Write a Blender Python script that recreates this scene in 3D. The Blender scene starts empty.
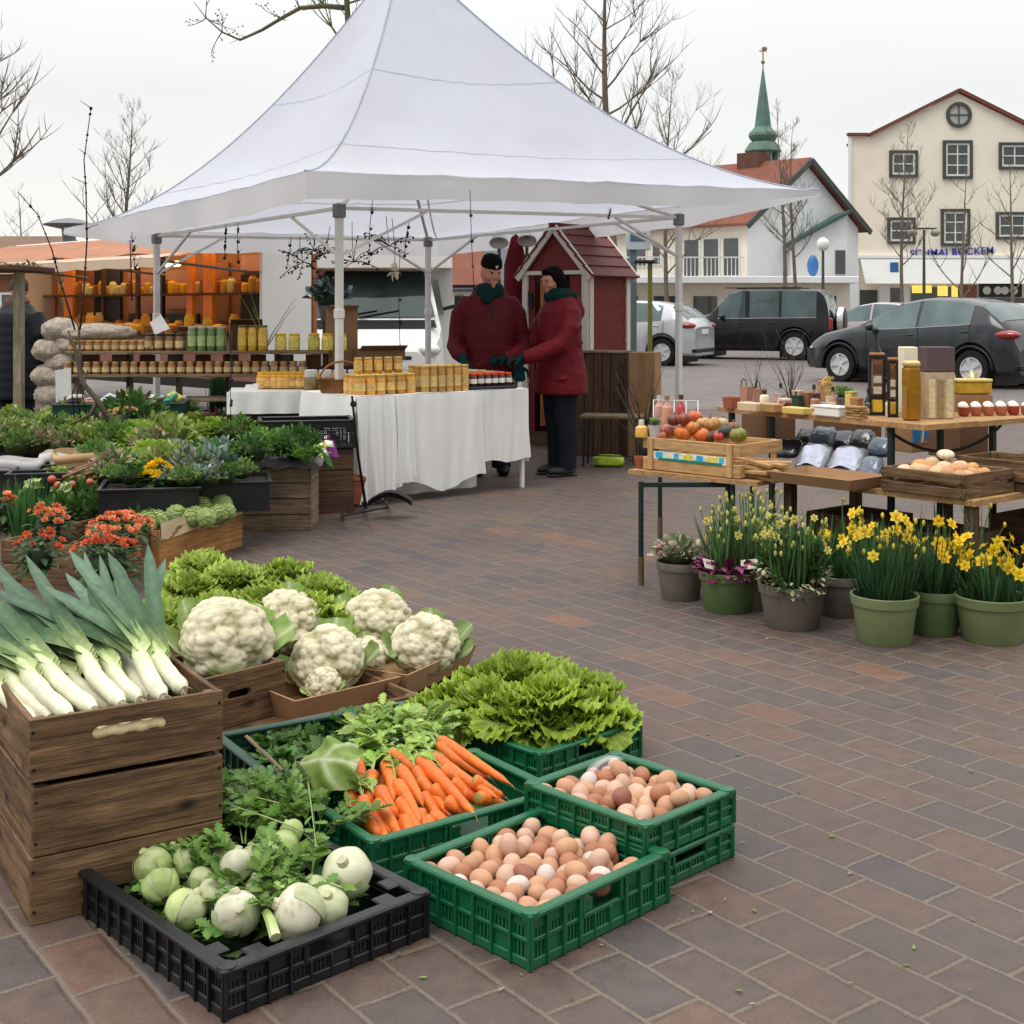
import bpy,math,random
import numpy as np
from mathutils import Vector,Matrix,noise
RND=random.Random(11)
rad=math.radians
F,H,CX,HZ=1320.0,1.35,512.0,309.0
COL=bpy.context.scene.collection
def at(px,py,z=0.0):
 y=(H-z)*F/(py-HZ)
 return Vector(((px-CX)*y/F,y,z))
def P(px,py,y):
 return Vector(((px-CX)*y/F,y,H+(HZ-py)*y/F))
def lin(r,g,b):
 f=lambda c:(c/255/12.92)if c<=10 else((c/255+.055)/1.055)**2.4
 return(f(r),f(g),f(b))
def sc(c,k):
 return tuple(x*k for x in c[:3])
def lerp(a,b,t):
 return tuple(x+(y-x)*t for x,y in zip(a,b))
def jit(c,a,r=RND):
 k=1+r.uniform(-a,a)
 return tuple(max(0,x*k*(1+r.uniform(-a,a)*.35))for x in c[:3])
def rot(rx=0,ry=0,rz=0):
 return Matrix.Rotation(rz,4,'Z')@Matrix.Rotation(ry,4,'Y')@Matrix.Rotation(rx,4,'X')
def T(x,y=None,z=None):
 return Matrix.Translation(x if y is None else(x,y,z))
def S(x,y,z):
 return Matrix.Diagonal((x,y,z,1))
def frame(d,up=(0,0,1)):
 x=Vector(d).normalized()
 u=Vector(up)
 if abs(x.dot(u))>.98:
  u=Vector((0,1,0))
 y=u.cross(x).normalized()
 z=x.cross(y)
 return Matrix((x,y,z)).transposed().to_4x4()
class MB:
 def __init__(s,M=None):
  s.v,s.f,s.c,s.g,s.mi,s.M,s.m=[],[],[],[],[],M,0
 def add(s,vs,fs,col=(1,1,1),g=None):
  n=len(s.v)
  vs=[Vector(p)for p in vs]
  s.g.extend([tuple(p)for p in(g or vs)])
  if s.M is not None:
   vs=[s.M@p for p in vs]
  s.v.extend(vs)
  if isinstance(col,list):
   s.c.extend(col)
  else:
   s.c.extend([col]*len(vs))
  for f in fs:
   s.f.append(tuple(i+n for i in f))
  s.mi.extend([s.m]*len(fs))
 def box(s,c,d,rz=0,bev=0,col=(1,1,1),M=None):
  hx,hy,hz=d[0]/2,d[1]/2,d[2]/2
  b=min(bev,hx*.9,hy*.9,hz*.9)
  vs,fs=[],[]
  if b<=0:
   for sx in(-1,1):
    for sy in(-1,1):
     for sz in(-1,1):
      vs.append(Vector((sx*hx,sy*hy,sz*hz)))
   fs=[(0,1,3,2),(4,6,7,5),(0,4,5,1),(2,3,7,6),(0,2,6,4),(1,5,7,3)]
  else:
   ix={}
   for sx in(-1,1):
    for sy in(-1,1):
     for sz in(-1,1):
      for a in range(3):
       p=[sx*(hx-b),sy*(hy-b),sz*(hz-b)]
       p[a]=(sx*hx,sy*hy,sz*hz)[a]
       ix[(sx,sy,sz,a)]=len(vs)
       vs.append(Vector(p))
   for a in range(3):
    o=[k for k in range(3)if k!=a]
    for sg in(-1,1):
     q=[]
     for(e,f)in((-1,-1),(1,-1),(1,1),(-1,1)):
      k=[0,0,0]
      k[a],k[o[0]],k[o[1]]=sg,e,f
      q.append(ix[(k[0],k[1],k[2],a)])
     flip=(sg<0)!=(a==1)
     fs.append(tuple(reversed(q))if flip else tuple(q))
   for a in range(3):
    o=[k for k in range(3)if k!=a]
    for e in(-1,1):
     for f in(-1,1):
      k1=[0,0,0]
      k1[o[0]],k1[o[1]]=e,f
      k0=list(k1)
      k0[a],k1[a]=-1,1
      fs.append((ix[(*k0,o[0])],ix[(*k1,o[0])],ix[(*k1,o[1])],ix[(*k0,o[1])]))
   for sx in(-1,1):
    for sy in(-1,1):
     for sz in(-1,1):
      fs.append(tuple(ix[(sx,sy,sz,a)]for a in range(3)))
  ax=sorted(range(3),key=lambda k:-d[k])
  off=Vector((RND.uniform(0,50),RND.uniform(0,50),RND.uniform(0,50)))
  g=[Vector((p[ax[0]],p[ax[1]],p[ax[2]]))+off for p in vs]
  m=M if M is not None else T(Vector(c))@rot(0,0,rz)
  s.add([m@p for p in vs],fs,col,g)
 def bar(s,a,b,w,h,col=(1,1,1),bev=0,up=(0,0,1)):
  a,b=Vector(a),Vector(b)
  s.box(None,((b-a).length,w,h),bev=bev,col=col,M=T((a+b)/2)@frame(b-a,up))
 def tube(s,pts,r,n=8,col=(1,1,1),cap=True,squash=1.0):
  pts=[Vector(p)for p in pts]
  m=len(pts)
  rs=r if isinstance(r,(list,tuple))else[r]*m
  cs=col if isinstance(col,list)else[col]*m
  vs,cc,gg=[],[],[]
  ref=Vector((0,0,1))
  d0=(pts[-1]-pts[0])
  if d0 .length<1e-6 or abs(d0 .normalized().z)>.9:
   ref=Vector((0,1,0))
  L=0
  o=RND.uniform(0,30)
  for i,p in enumerate(pts):
   d=(pts[min(i+1,m-1)]-pts[max(i-1,0)])
   if d.length<1e-9:
    d=Vector((0,0,1))
   d.normalize()
   x=ref.cross(d)
   if x.length<1e-4:
    x=Vector((1,0,0)).cross(d)
   x.normalize()
   y=d.cross(x)
   if i:
    L+=(p-pts[i-1]).length
   for k in range(n):
    a=2*math.pi*k/n
    vs.append(p+x*(rs[i]*math.cos(a))+y*(rs[i]*math.sin(a)*squash))
    cc.append(cs[i])
    gg.append((L+o,rs[i]*math.cos(a),rs[i]*math.sin(a)))
  fs=[]
  for i in range(m-1):
   for k in range(n):
    k2=(k+1)%n
    fs.append((i*n+k,i*n+k2,(i+1)*n+k2,(i+1)*n+k))
  if cap:
   fs.append(tuple(reversed(range(n))))
   fs.append(tuple((m-1)*n+k for k in range(n)))
  s.add(vs,fs,cc,gg)
 def lathe(s,prof,n=24,c=(0,0,0),col=(1,1,1),sx=1,sy=1,M=None):
  vs,cc=[],[]
  m=len(prof)
  cs=col if isinstance(col,list)else[col]*m
  for i,(r,z)in enumerate(prof):
   for k in range(n):
    a=2*math.pi*k/n
    p=Vector((r*math.cos(a)*sx,r*math.sin(a)*sy,z))
    p=(M@p)if M is not None else p
    vs.append(p+Vector(c))
    cc.append(cs[i])
  fs=[]
  for i in range(m-1):
   for k in range(n):
    k2=(k+1)%n
    fs.append((i*n+k,i*n+k2,(i+1)*n+k2,(i+1)*n+k))
  if prof[0][0]>1e-5:
   fs.append(tuple(reversed(range(n))))
  if prof[-1][0]>1e-5 and not(m==2 and prof[0][0]<1e-5):
   fs.append(tuple((m-1)*n+k for k in range(n)))
  s.add(vs,fs,cc)
 def ball(s,c,r,nu=16,nv=10,col=(1,1,1),fn=None,M=None):
  r=(r,r,r)if not isinstance(r,(tuple,list))else r
  vs,cc=[],[]
  for j in range(nv+1):
   th=math.pi*j/nv
   for i in range(nu):
    ph=2*math.pi*i/nu
    d=Vector((math.sin(th)*math.cos(ph),math.sin(th)*math.sin(ph),-math.cos(th)))
    k=fn(d)if fn else 1
    p=Vector((d.x*r[0]*k,d.y*r[1]*k,d.z*r[2]*k))
    p=(M@p)if M is not None else p
    vs.append(p+Vector(c))
    cc.append(col(d)if callable(col)else col)
  fs=[]
  for j in range(nv):
   for i in range(nu):
    i2=(i+1)%nu
    fs.append((j*nu+i,j*nu+i2,(j+1)*nu+i2,(j+1)*nu+i))
  s.add(vs,fs,cc)
 def grid(s,fn,nu,nv,col=(1,1,1),closed=False):
  vs,cc=[],[]
  for j in range(nv+1):
   for i in range(nu+1):
    u,v=i/nu,j/nv
    vs.append(fn(u,v))
    cc.append(col(u,v)if callable(col)else col)
  fs=[]
  for j in range(nv):
   for i in range(nu):
    a=j*(nu+1)+i
    fs.append((a,a+1,a+nu+2,a+nu+1))
  s.add(vs,fs,cc)
 def prism(s,poly,z0,z1,col=(1,1,1),M=None,g=None):
  n=len(poly)
  vs=[Vector((x,y,z0))for x,y in poly]+[Vector((x,y,z1))for x,y in poly]
  o=RND.uniform(0,40)
  gg=[Vector((p.x+o,p.y+o*.37,p.z))for p in vs]
  if M is not None:
   vs=[M@p for p in vs]
  fs=[tuple(reversed(range(n))),tuple(range(n,2*n))]
  for k in range(n):
   k2=(k+1)%n
   fs.append((k,k2,n+k2,n+k))
  s.add(vs,fs,col,gg)
 def leaf(s,M,L,W,shape,col,curl=.2,fold=.15,tip=None,wav=0,ph=0):
  n=len(shape)
  vs,cc,fs=[],[],[]
  for i,w in enumerate(shape):
   t=i/(n-1)
   x=L*t
   z=curl*L*t*t
   hw=W*w*.5
   zz=fold*hw+wav*W*math.sin(ph+t*9)
   c=lerp(col,tip,t)if tip else col
   vs+=[Vector((x,hw,z+zz)),Vector((x,0,z)),Vector((x,-hw,z+fold*hw-wav*W*math.sin(ph+t*9)))]
   cc+=[c,sc(c,1.12),c]
  for i in range(n-1):
   a=i*3
   fs+=[(a,a+1,a+4,a+3),(a+1,a+2,a+5,a+4)]
  s.add([M@p for p in vs],fs,cc)
 def build(s,name,mats,parent=None,smooth=False,loc=None,rz=0,ang=38):
  me=bpy.data.meshes.new(name)
  me.from_pydata([tuple(p)for p in s.v],[],s.f)
  mats=mats if isinstance(mats,(list,tuple))else[mats]
  for m in mats:
   me.materials.append(m)
  if len(mats)>1:
   me.polygons.foreach_set('material_index',s.mi)
  a=me.attributes.new('col','FLOAT_COLOR','POINT')
  a.data.foreach_set('color',np.array([(c[0],c[1],c[2],1)for c in s.c],dtype=np.float32).ravel())
  a=me.attributes.new('g','FLOAT_VECTOR','POINT')
  a.data.foreach_set('vector',np.array(s.g,dtype=np.float32).ravel())
  if smooth:
   me.polygons.foreach_set('use_smooth',[True]*len(me.polygons))
   if ang:
    me.set_sharp_from_angle(angle=rad(ang))
  me.update()
  o=bpy.data.objects.new(name,me)
  COL.objects.link(o)
  if parent is not None:
   o.parent=parent
  if loc is not None:
   o.location=loc
  if rz:
   o.rotation_euler=(0,0,rz)
  return o
def tag(o,label,cat,group=None,kind=None):
 if label:
  o['label']=label
 if cat:
  o['category']=cat
 if group:
  o['group']=group
 if kind:
  o['kind']=kind
 return o
def thing(name,label,cat,loc=(0,0,0),rz=0,group=None):
 o=bpy.data.objects.new(name,None)
 o.empty_display_size=.05
 COL.objects.link(o)
 o.location=loc
 o.rotation_euler=(0,0,rz)
 return tag(o,label,cat,group)
def solo(name,mb,m,label,cat,loc=(0,0,0),rz=0,group=None,smooth=True,ang=38):
 o=mb.build(name,m,None,smooth,loc,rz,ang)
 return tag(o,label,cat,group)
def dup(root,loc,rot_e=(0,0,0),label=None,group=None,scale=1.0,mats=None):
 r=root.copy()
 COL.objects.link(r)
 r.location=loc
 r.rotation_euler=rot_e if isinstance(rot_e,(tuple,list))else(0,0,rot_e)
 r.scale=(scale,)*3 if not isinstance(scale,(tuple,list))else scale
 if label:
  r['label']=label
 if group:
  r['group']=group
 for ch in list(root.children):
  c=ch.copy()
  COL.objects.link(c)
  c.parent=r
  for gc in list(ch.children):
   d=gc.copy()
   COL.objects.link(d)
   d.parent=c
 return r
def structure(name,mb,m,smooth=False):
 o=mb.build(name,m,None,smooth)
 o['kind']='structure'
 return o
class NT:
 def __init__(s,name):
  s.m=bpy.data.materials.new(name)
  s.m.use_nodes=True
  s.t=s.m.node_tree
  s.b=s.t.nodes['Principled BSDF']
 def n(s,typ,**kw):
  x=s.t.nodes.new(typ)
  for k,v in kw.items():
   setattr(x,k,v)
  return x
 def l(s,a,b):
  s.t.links.new(a,b)
 def math(s,op,a,b=None,c=None,clamp=False):
  x=s.n('ShaderNodeMath',operation=op)
  x.use_clamp=clamp
  for i,v in enumerate((a,b,c)):
   if v is None:
    continue
   if isinstance(v,(int,float)):
    x.inputs[i].default_value=v
   else:
    s.l(v,x.inputs[i])
  return x.outputs[0]
 def noise(s,vec,scale,detail=3,rough=.55,dist=0):
  x=s.n('ShaderNodeTexNoise')
  x.inputs['Scale'].default_value=scale
  x.inputs['Detail'].default_value=detail
  x.inputs['Roughness'].default_value=rough
  x.inputs['Distortion'].default_value=dist
  if vec is not None:
   s.l(vec,x.inputs['Vector'])
  return x
 def mapr(s,v,a,b,c,d):
  x=s.n('ShaderNodeMapRange')
  x.inputs[1].default_value,x.inputs[2].default_value=a,b
  x.inputs[3].default_value,x.inputs[4].default_value=c,d
  s.l(v,x.inputs[0])
  return x.outputs[0]
 def mulc(s,col,fac):
  x=s.n('ShaderNodeVectorMath',operation='SCALE')
  if isinstance(col,tuple):
   x.inputs[0].default_value=col[:3]
  else:
   s.l(col,x.inputs[0])
  s.l(fac,x.inputs['Scale'])
  return x.outputs[0]
 def mix(s,fac,a,b):
  x=s.n('ShaderNodeMix',data_type='RGBA')
  if isinstance(fac,(int,float)):
   x.inputs[0].default_value=fac
  else:
   s.l(fac,x.inputs[0])
  for i,v in((6,a),(7,b)):
   if isinstance(v,tuple):
    x.inputs[i].default_value=(*v[:3],1)
   else:
    s.l(v,x.inputs[i])
  return x.outputs[2]
 def bump(s,h,strength=.3,dist=.01):
  x=s.n('ShaderNodeBump')
  x.inputs['Strength'].default_value=strength
  x.inputs['Distance'].default_value=dist
  s.l(h,x.inputs['Height'])
  s.l(x.outputs[0],s.b.inputs['Normal'])
  return x
 def objvec(s):
  tc=s.n('ShaderNodeTexCoord')
  oi=s.n('ShaderNodeObjectInfo')
  mu=s.math('MULTIPLY',oi.outputs['Random'],37.0)
  v=s.n('ShaderNodeVectorMath',operation='ADD')
  s.l(tc.outputs['Object'],v.inputs[0])
  s.l(mu,v.inputs[1])
  s.rnd=oi.outputs['Random']
  return v.outputs[0]
MATS={}
def mat(name,col=(1,1,1),rough=.6,metal=0,spec=.4,var=.15,vs=6,bump=0,bs=60,bd=.004,attr=False,ovar=0,trans=0,emit=0,dirt=None,coat=0,glow=0):
 if name in MATS:
  return MATS[name]
 t=NT(name)
 v=t.objvec()
 n1=t.noise(v,vs,4)
 k=t.mapr(n1 .outputs[0],.25,.75,1-var,1+var)
 if ovar:
  k=t.math('MULTIPLY',k,t.mapr(t.rnd,0,1,1-ovar,1+ovar))
 if attr:
  a=t.n('ShaderNodeAttribute',attribute_name='col')
  base=t.n('ShaderNodeVectorMath',operation='MULTIPLY')
  t.l(a.outputs['Color'],base.inputs[0])
  base.inputs[1].default_value=col
  c=t.mulc(base.outputs[0],k)
 else:
  c=t.mulc(tuple(col),k)
 if dirt:
  n2=t.noise(v,dirt[1],5,.6)
  c=t.mix(t.mapr(n2 .outputs[0],.5,.75,0,dirt[2]),c,dirt[0])
 t.l(c,t.b.inputs['Base Color'])
 t.b.inputs['Roughness'].default_value=rough
 t.b.inputs['Metallic'].default_value=metal
 t.b.inputs['Specular IOR Level'].default_value=spec
 if coat:
  t.b.inputs['Coat Weight'].default_value=coat
  t.b.inputs['Coat Roughness'].default_value=.04
 if emit:
  t.l(c,t.b.inputs['Emission Color'])
  t.b.inputs['Emission Strength'].default_value=emit
 if bump:
  n3=t.noise(v,bs,4,.6)
  t.bump(n3 .outputs[0],bump,bd)
 if trans:
  tr=t.n('ShaderNodeBsdfTranslucent')
  t.l(c,tr.inputs['Color'])
  mx=t.n('ShaderNodeMixShader')
  mx.inputs[0].default_value=trans
  t.l(t.b.outputs[0],mx.inputs[1])
  t.l(tr.outputs[0],mx.inputs[2])
  t.l(mx.outputs[0],t.t.nodes['Material Output'].inputs[0])
 MATS[name]=t.m
 return t.m
def wood(name,dark,light,grain=1.0,knots=.5,rough=.75,bump=.35,dirt=.4):
 t=NT(name)
 a=t.n('ShaderNodeAttribute',attribute_name='g')
 mp=t.n('ShaderNodeMapping')
 t.l(a.outputs['Vector'],mp.inputs[0])
 mp.inputs['Scale'].default_value=(2.2*grain,34*grain,34*grain)
 n1=t.noise(mp.outputs[0],1.6,6,.65,.5)
 mp2=t.n('ShaderNodeMapping')
 t.l(a.outputs['Vector'],mp2 .inputs[0])
 mp2 .inputs['Scale'].default_value=(9,150,150)
 n2=t.noise(mp2 .outputs[0],1.5,3,.6)
 mp3=t.n('ShaderNodeMapping')
 t.l(a.outputs['Vector'],mp3 .inputs[0])
 mp3 .inputs['Scale'].default_value=(3,6,6)
 n3=t.noise(mp3 .outputs[0],2.0,5,.65)
 k=t.mapr(n1 .outputs[0],.3,.7,0,1)
 c=t.mix(k,dark,light)
 c=t.mulc(c,t.mapr(n2 .outputs[0],.3,.7,.72,1.2))
 c=t.mulc(c,t.mapr(n3 .outputs[0],.25,.75,1-dirt,1+dirt*.55))
 if knots:
  vo=t.n('ShaderNodeTexVoronoi')
  mp4=t.n('ShaderNodeMapping')
  t.l(a.outputs['Vector'],mp4 .inputs[0])
  mp4 .inputs['Scale'].default_value=(5.5,11,11)
  t.l(mp4 .outputs[0],vo.inputs['Vector'])
  vo.inputs['Scale'].default_value=1.0
  kk=t.mapr(vo.outputs['Distance'],.06,.2,1-knots,1)
  c=t.mulc(c,kk)
 t.l(c,t.b.inputs['Base Color'])
 t.b.inputs['Roughness'].default_value=rough
 t.b.inputs['Specular IOR Level'].default_value=.25
 hsum=t.math('ADD',n1 .outputs[0],n2 .outputs[0])
 t.bump(hsum,bump,.004)
 MATS[name]=t.m
 return t.m
def glassy(name,col=(1,1,1),rough=.03,alpha=.35,spec=.6):
 if name in MATS:
  return MATS[name]
 t=NT(name)
 t.b.inputs['Base Color'].default_value=(*col,1)
 t.b.inputs['Roughness'].default_value=rough
 t.b.inputs['Specular IOR Level'].default_value=spec
 t.b.inputs['Alpha'].default_value=alpha
 MATS[name]=t.m
 return t.m
SUN_EL,SUN_AZ=rad(63),rad(222)
w=bpy.data.worlds.new('World')
bpy.context.scene.world=w
w.use_nodes=True
wt=w.node_tree
for n_ in list(wt.nodes):
 wt.nodes.remove(n_)
out=wt.nodes.new('ShaderNodeOutputWorld')
bgA,bgB=wt.nodes.new('ShaderNodeBackground'),wt.nodes.new('ShaderNodeBackground')
sky=wt.nodes.new('ShaderNodeTexSky')
sky.sky_type='NISHITA'
sky.sun_disc=False
sky.sun_elevation=SUN_EL
sky.sun_rotation=SUN_AZ
wt.links.new(sky.outputs[0],bgA.inputs[0])
bgA.inputs[1].default_value=.02
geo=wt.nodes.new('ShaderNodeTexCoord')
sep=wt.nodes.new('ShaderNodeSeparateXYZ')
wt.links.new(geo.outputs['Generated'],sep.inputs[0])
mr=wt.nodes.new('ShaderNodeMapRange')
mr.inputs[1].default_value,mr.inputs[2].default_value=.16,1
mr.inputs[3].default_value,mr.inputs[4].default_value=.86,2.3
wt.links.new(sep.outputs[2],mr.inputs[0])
nz=wt.nodes.new('ShaderNodeTexNoise')
nz.inputs['Scale'].default_value=3.0
nz.inputs['Detail'].default_value=5
mpw=wt.nodes.new('ShaderNodeMapping')
mpw.inputs['Scale'].default_value=(1,1,3)
wt.links.new(geo.outputs['Generated'],mpw.inputs[0])
wt.links.new(mpw.outputs[0],nz.inputs['Vector'])
mr2=wt.nodes.new('ShaderNodeMapRange')
mr2 .inputs[1].default_value,mr2 .inputs[2].default_value=.3,.7
mr2 .inputs[3].default_value,mr2 .inputs[4].default_value=.965,1.03
wt.links.new(nz.outputs[0],mr2 .inputs[0])
mm=wt.nodes.new('ShaderNodeMath')
mm.operation='MULTIPLY'
wt.links.new(mr.outputs[0],mm.inputs[0])
wt.links.new(mr2 .outputs[0],mm.inputs[1])
cr=wt.nodes.new('ShaderNodeValToRGB')
cr.color_ramp.elements[0].position,cr.color_ramp.elements[1].position=.0,.25
cr.color_ramp.elements[0].color=(1.0,.975,.92,1)
cr.color_ramp.elements[1].color=(.995,.988,.968,1)
wt.links.new(sep.outputs[2],cr.inputs[0])
wt.links.new(cr.outputs[0],bgB.inputs[0])
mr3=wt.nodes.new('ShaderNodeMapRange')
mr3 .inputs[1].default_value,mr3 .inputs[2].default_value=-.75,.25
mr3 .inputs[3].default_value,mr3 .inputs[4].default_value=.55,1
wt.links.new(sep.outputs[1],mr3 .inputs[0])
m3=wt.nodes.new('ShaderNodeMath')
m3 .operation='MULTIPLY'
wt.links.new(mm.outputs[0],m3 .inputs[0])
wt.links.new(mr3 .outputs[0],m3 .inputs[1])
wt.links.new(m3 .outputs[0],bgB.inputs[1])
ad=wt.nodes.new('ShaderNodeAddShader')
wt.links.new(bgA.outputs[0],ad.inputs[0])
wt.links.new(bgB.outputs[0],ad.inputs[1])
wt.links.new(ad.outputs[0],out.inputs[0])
sl=bpy.data.lights.new('sun','SUN')
sl.energy=1.5
sl.angle=rad(26)
sl.color=(1,.965,.91)
so=bpy.data.objects.new('sun',sl)
COL.objects.link(so)
sd=Vector((math.cos(SUN_EL)*math.sin(SUN_AZ),math.cos(SUN_EL)*math.cos(SUN_AZ),math.sin(SUN_EL)))
so.rotation_euler=sd.to_track_quat('Z','Y').to_euler()
so.location=(0,0,30)
cam=bpy.data.cameras.new('camera')
cam.sensor_width=36
cam.lens=F/1024*36
cam.shift_y=-(512-HZ)/1024
cam.clip_end=2000
co=bpy.data.objects.new('camera',cam)
COL.objects.link(co)
co.location=(0,0,H)
co.rotation_euler=(rad(90),0,0)
scn=bpy.context.scene
scn.camera=co
scn.view_settings.view_transform='Standard'
scn.view_settings.look='None'
scn.view_settings.exposure=0
scn.render.engine='CYCLES'
scn.cycles.max_bounces=6
scn.cycles.transparent_max_bounces=12
try:
 scn.cycles.use_denoising=True
except Exception:
 pass
def paving(name,ang,bw,bh,cols,mort,gap,dark=1.0):
 t=NT(name)
 tc=t.n('ShaderNodeTexCoord')
 wob=t.noise(tc.outputs['Object'],7,2)
 sub=t.n('ShaderNodeVectorMath',operation='SUBTRACT')
 t.l(wob.outputs['Color'],sub.inputs[0])
 sub.inputs[1].default_value=(.5,.5,.5)
 sca=t.n('ShaderNodeVectorMath',operation='SCALE')
 t.l(sub.outputs[0],sca.inputs[0])
 sca.inputs['Scale'].default_value=.010
 addv=t.n('ShaderNodeVectorMath',operation='ADD')
 t.l(tc.outputs['Object'],addv.inputs[0])
 t.l(sca.outputs[0],addv.inputs[1])
 mp=t.n('ShaderNodeMapping',vector_type='TEXTURE')
 mp.inputs['Rotation'].default_value=(0,0,ang)
 mp.inputs['Scale'].default_value=(bw,bh,1)
 t.l(addv.outputs[0],mp.inputs[0])
 sp=t.n('ShaderNodeSeparateXYZ')
 t.l(mp.outputs[0],sp.inputs[0])
 row=t.math('FLOOR',sp.outputs[1])
 par=t.math('MODULO',row,2)
 wr=t.n('ShaderNodeTexWhiteNoise',noise_dimensions='1D')
 t.l(row,wr.inputs['W'])
 sh=t.math('ADD',t.math('MULTIPLY',par,.5),t.math('MULTIPLY',wr.outputs[0],.22))
 u=t.math('ADD',sp.outputs[0],sh)
 colu=t.math('FLOOR',u)
 fu,fv=t.math('FRACT',u),t.math('FRACT',sp.outputs[1])
 eu=t.math('MULTIPLY',t.math('MINIMUM',fu,t.math('SUBTRACT',1,fu)),bw)
 ev=t.math('MULTIPLY',t.math('MINIMUM',fv,t.math('SUBTRACT',1,fv)),bh)
 e=t.math('MINIMUM',eu,ev)
 en=t.noise(tc.outputs['Object'],60,3)
 e=t.math('ADD',e,t.mapr(en.outputs[0],.2,.8,-.0028,.0028))
 mask=t.mapr(e,gap,gap+.004,0,1)
 cv=t.n('ShaderNodeCombineXYZ')
 t.l(colu,cv.inputs[0])
 t.l(row,cv.inputs[1])
 wn=t.n('ShaderNodeTexWhiteNoise',noise_dimensions='2D')
 t.l(cv.outputs[0],wn.inputs['Vector'])
 ramp=t.n('ShaderNodeValToRGB')
 ramp.color_ramp.interpolation='LINEAR'
 els=ramp.color_ramp.elements
 els[0].position,els[0].color=cols[0][0],(*cols[0][1],1)
 els[1].position,els[1].color=cols[1][0],(*cols[1][1],1)
 for p_,c_ in cols[2:]:
  x=els.new(p_)
  x.color=(*c_,1)
 t.l(wn.outputs[0],ramp.inputs[0])
 n1=t.noise(tc.outputs['Object'],170,3,.7)
 n2=t.noise(tc.outputs['Object'],16,5,.6)
 n3=t.noise(tc.outputs['Object'],1.1,4,.55)
 c=t.mulc(ramp.outputs[0],t.mapr(n1 .outputs[0],.25,.75,.72,1.28))
 c=t.mulc(c,t.mapr(n2 .outputs[0],.25,.75,.74,1.26))
 wsp=t.noise(tc.outputs['Object'],420,2,.5)
 c=t.mix(t.mapr(wsp.outputs[0],.70,.76,0,.5),c,(.32,.29,.26))
 mc=t.mulc(mort,t.mapr(n1 .outputs[0],.25,.75,.6,1.35))
 c=t.mix(mask,mc,c)
 c=t.mulc(c,t.mapr(n3 .outputs[0],.25,.75,.80*dark,1.18*dark))
 t.l(c,t.b.inputs['Base Color'])
 t.l(t.mapr(n2 .outputs[0],.25,.75,.52,.78),t.b.inputs['Roughness'])
 t.b.inputs['Specular IOR Level'].default_value=.45
 hgt=t.math('ADD',t.math('MULTIPLY',t.mapr(e,gap-.001,gap+.010,0,1),1.0),t.math('MULTIPLY',n1 .outputs[0],.22))
 hgt=t.math('ADD',hgt,t.math('MULTIPLY',n2 .outputs[0],.5))
 t.bump(hgt,.8,.006)
 return t.m
BR=rad(-53.5)
brick=paving('brick_paving',BR,.232,.141,[(0,lin(76,68,67)),(.12,lin(82,71,67)),(.5,lin(87,72,66)),(.88,lin(92,74,66)),(.965,lin(97,76,64)),(.99,lin(106,78,63)),(1,lin(112,80,62))],lin(110,98,86),.0028)
g_=MB()
g_.grid(lambda u,v:Vector((-350+700*u,-20+720*v,0)),1,1)
structure('ground',g_,brick)
g_=MB()
g_.add([(-9,17.6,.006),(60,17.6,.006),(60,90,.006),(-60,90,.006),(-60,24,.006)],[(0,1,2,3,4)])
structure('parking_road',g_,paving('parking_setts',rad(-20),.2,.1,[(0,lin(98,91,88)),(1,lin(112,104,100))],lin(90,85,82),.004))
WOOD_OLD=wood('weathered_crate_wood',lin(66,48,34),lin(146,114,82),knots=.75,bump=.5,dirt=.5)
WOOD_GREY=wood('grey_crate_wood',lin(95,78,62),lin(158,136,112),knots=.5,bump=.4,dirt=.4)
WOOD_PALE=wood('pale_fruit_crate_wood',lin(168,128,84),lin(214,176,124),knots=.25,bump=.25,dirt=.2)
WOOD_TAN=wood('orange_crate_wood',lin(140,92,50),lin(190,138,84),knots=.4,bump=.3,dirt=.3)
WOOD_SHELF=wood('shelf_board_wood',lin(150,112,72),lin(198,158,110),knots=.3,bump=.3,dirt=.3)
WOOD_DARK=wood('dark_shelf_wood',lin(62,44,34),lin(110,82,62),knots=.4,bump=.3,dirt=.3)
NAIL=mat('rusty_nail',lin(40,34,32),.6,.6)
GREEN_P=mat('green_crate_plastic',lin(12,92,56),.38,spec=.5,var=.12,vs=14,bump=.06,bs=90,dirt=(lin(60,80,55),9,.22))
GREEN_D=mat('dark_teal_crate_plastic',lin(10,62,48),.4,spec=.5,var=.12,vs=14,dirt=(lin(50,60,50),9,.2))
BLACK_P=mat('black_crate_plastic',lin(17,19,24),.42,spec=.5,var=.2,vs=12,bump=.06,bs=90,dirt=(lin(78,72,66),8,.22))
CARD=mat('brown_cardboard',lin(158,124,92),.85,spec=.15,var=.14,vs=5,bump=.12,bs=30)
CARD_D=mat('dark_cardboard',lin(112,84,62),.85,spec=.15,var=.15,vs=5,bump=.12,bs=30)
LEAF=mat('leaf_green',(1,1,1),.5,spec=.35,var=.28,vs=28,attr=True,trans=.28,ovar=.08)
LEAFM=mat('leaf_matte',(1,1,1),.6,spec=.25,var=.22,vs=40,attr=True,trans=.15)
VEG=mat('vegetable_skin',(1,1,1),.42,spec=.4,var=.16,vs=18,attr=True,bump=.15,bs=50,dirt=(lin(150,140,96),15,.3))
CURD=mat('cauliflower_curd',(1,1,1),.75,spec=.2,var=.08,vs=18,attr=True,bump=.7,bs=210,bd=.003)
PAINT=mat('painted',(1,1,1),.5,spec=.4,var=.06,vs=4,attr=True)
CLOTHV=mat('printed_paper',(1,1,1),.8,spec=.2,var=.1,vs=14,attr=True)
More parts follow.
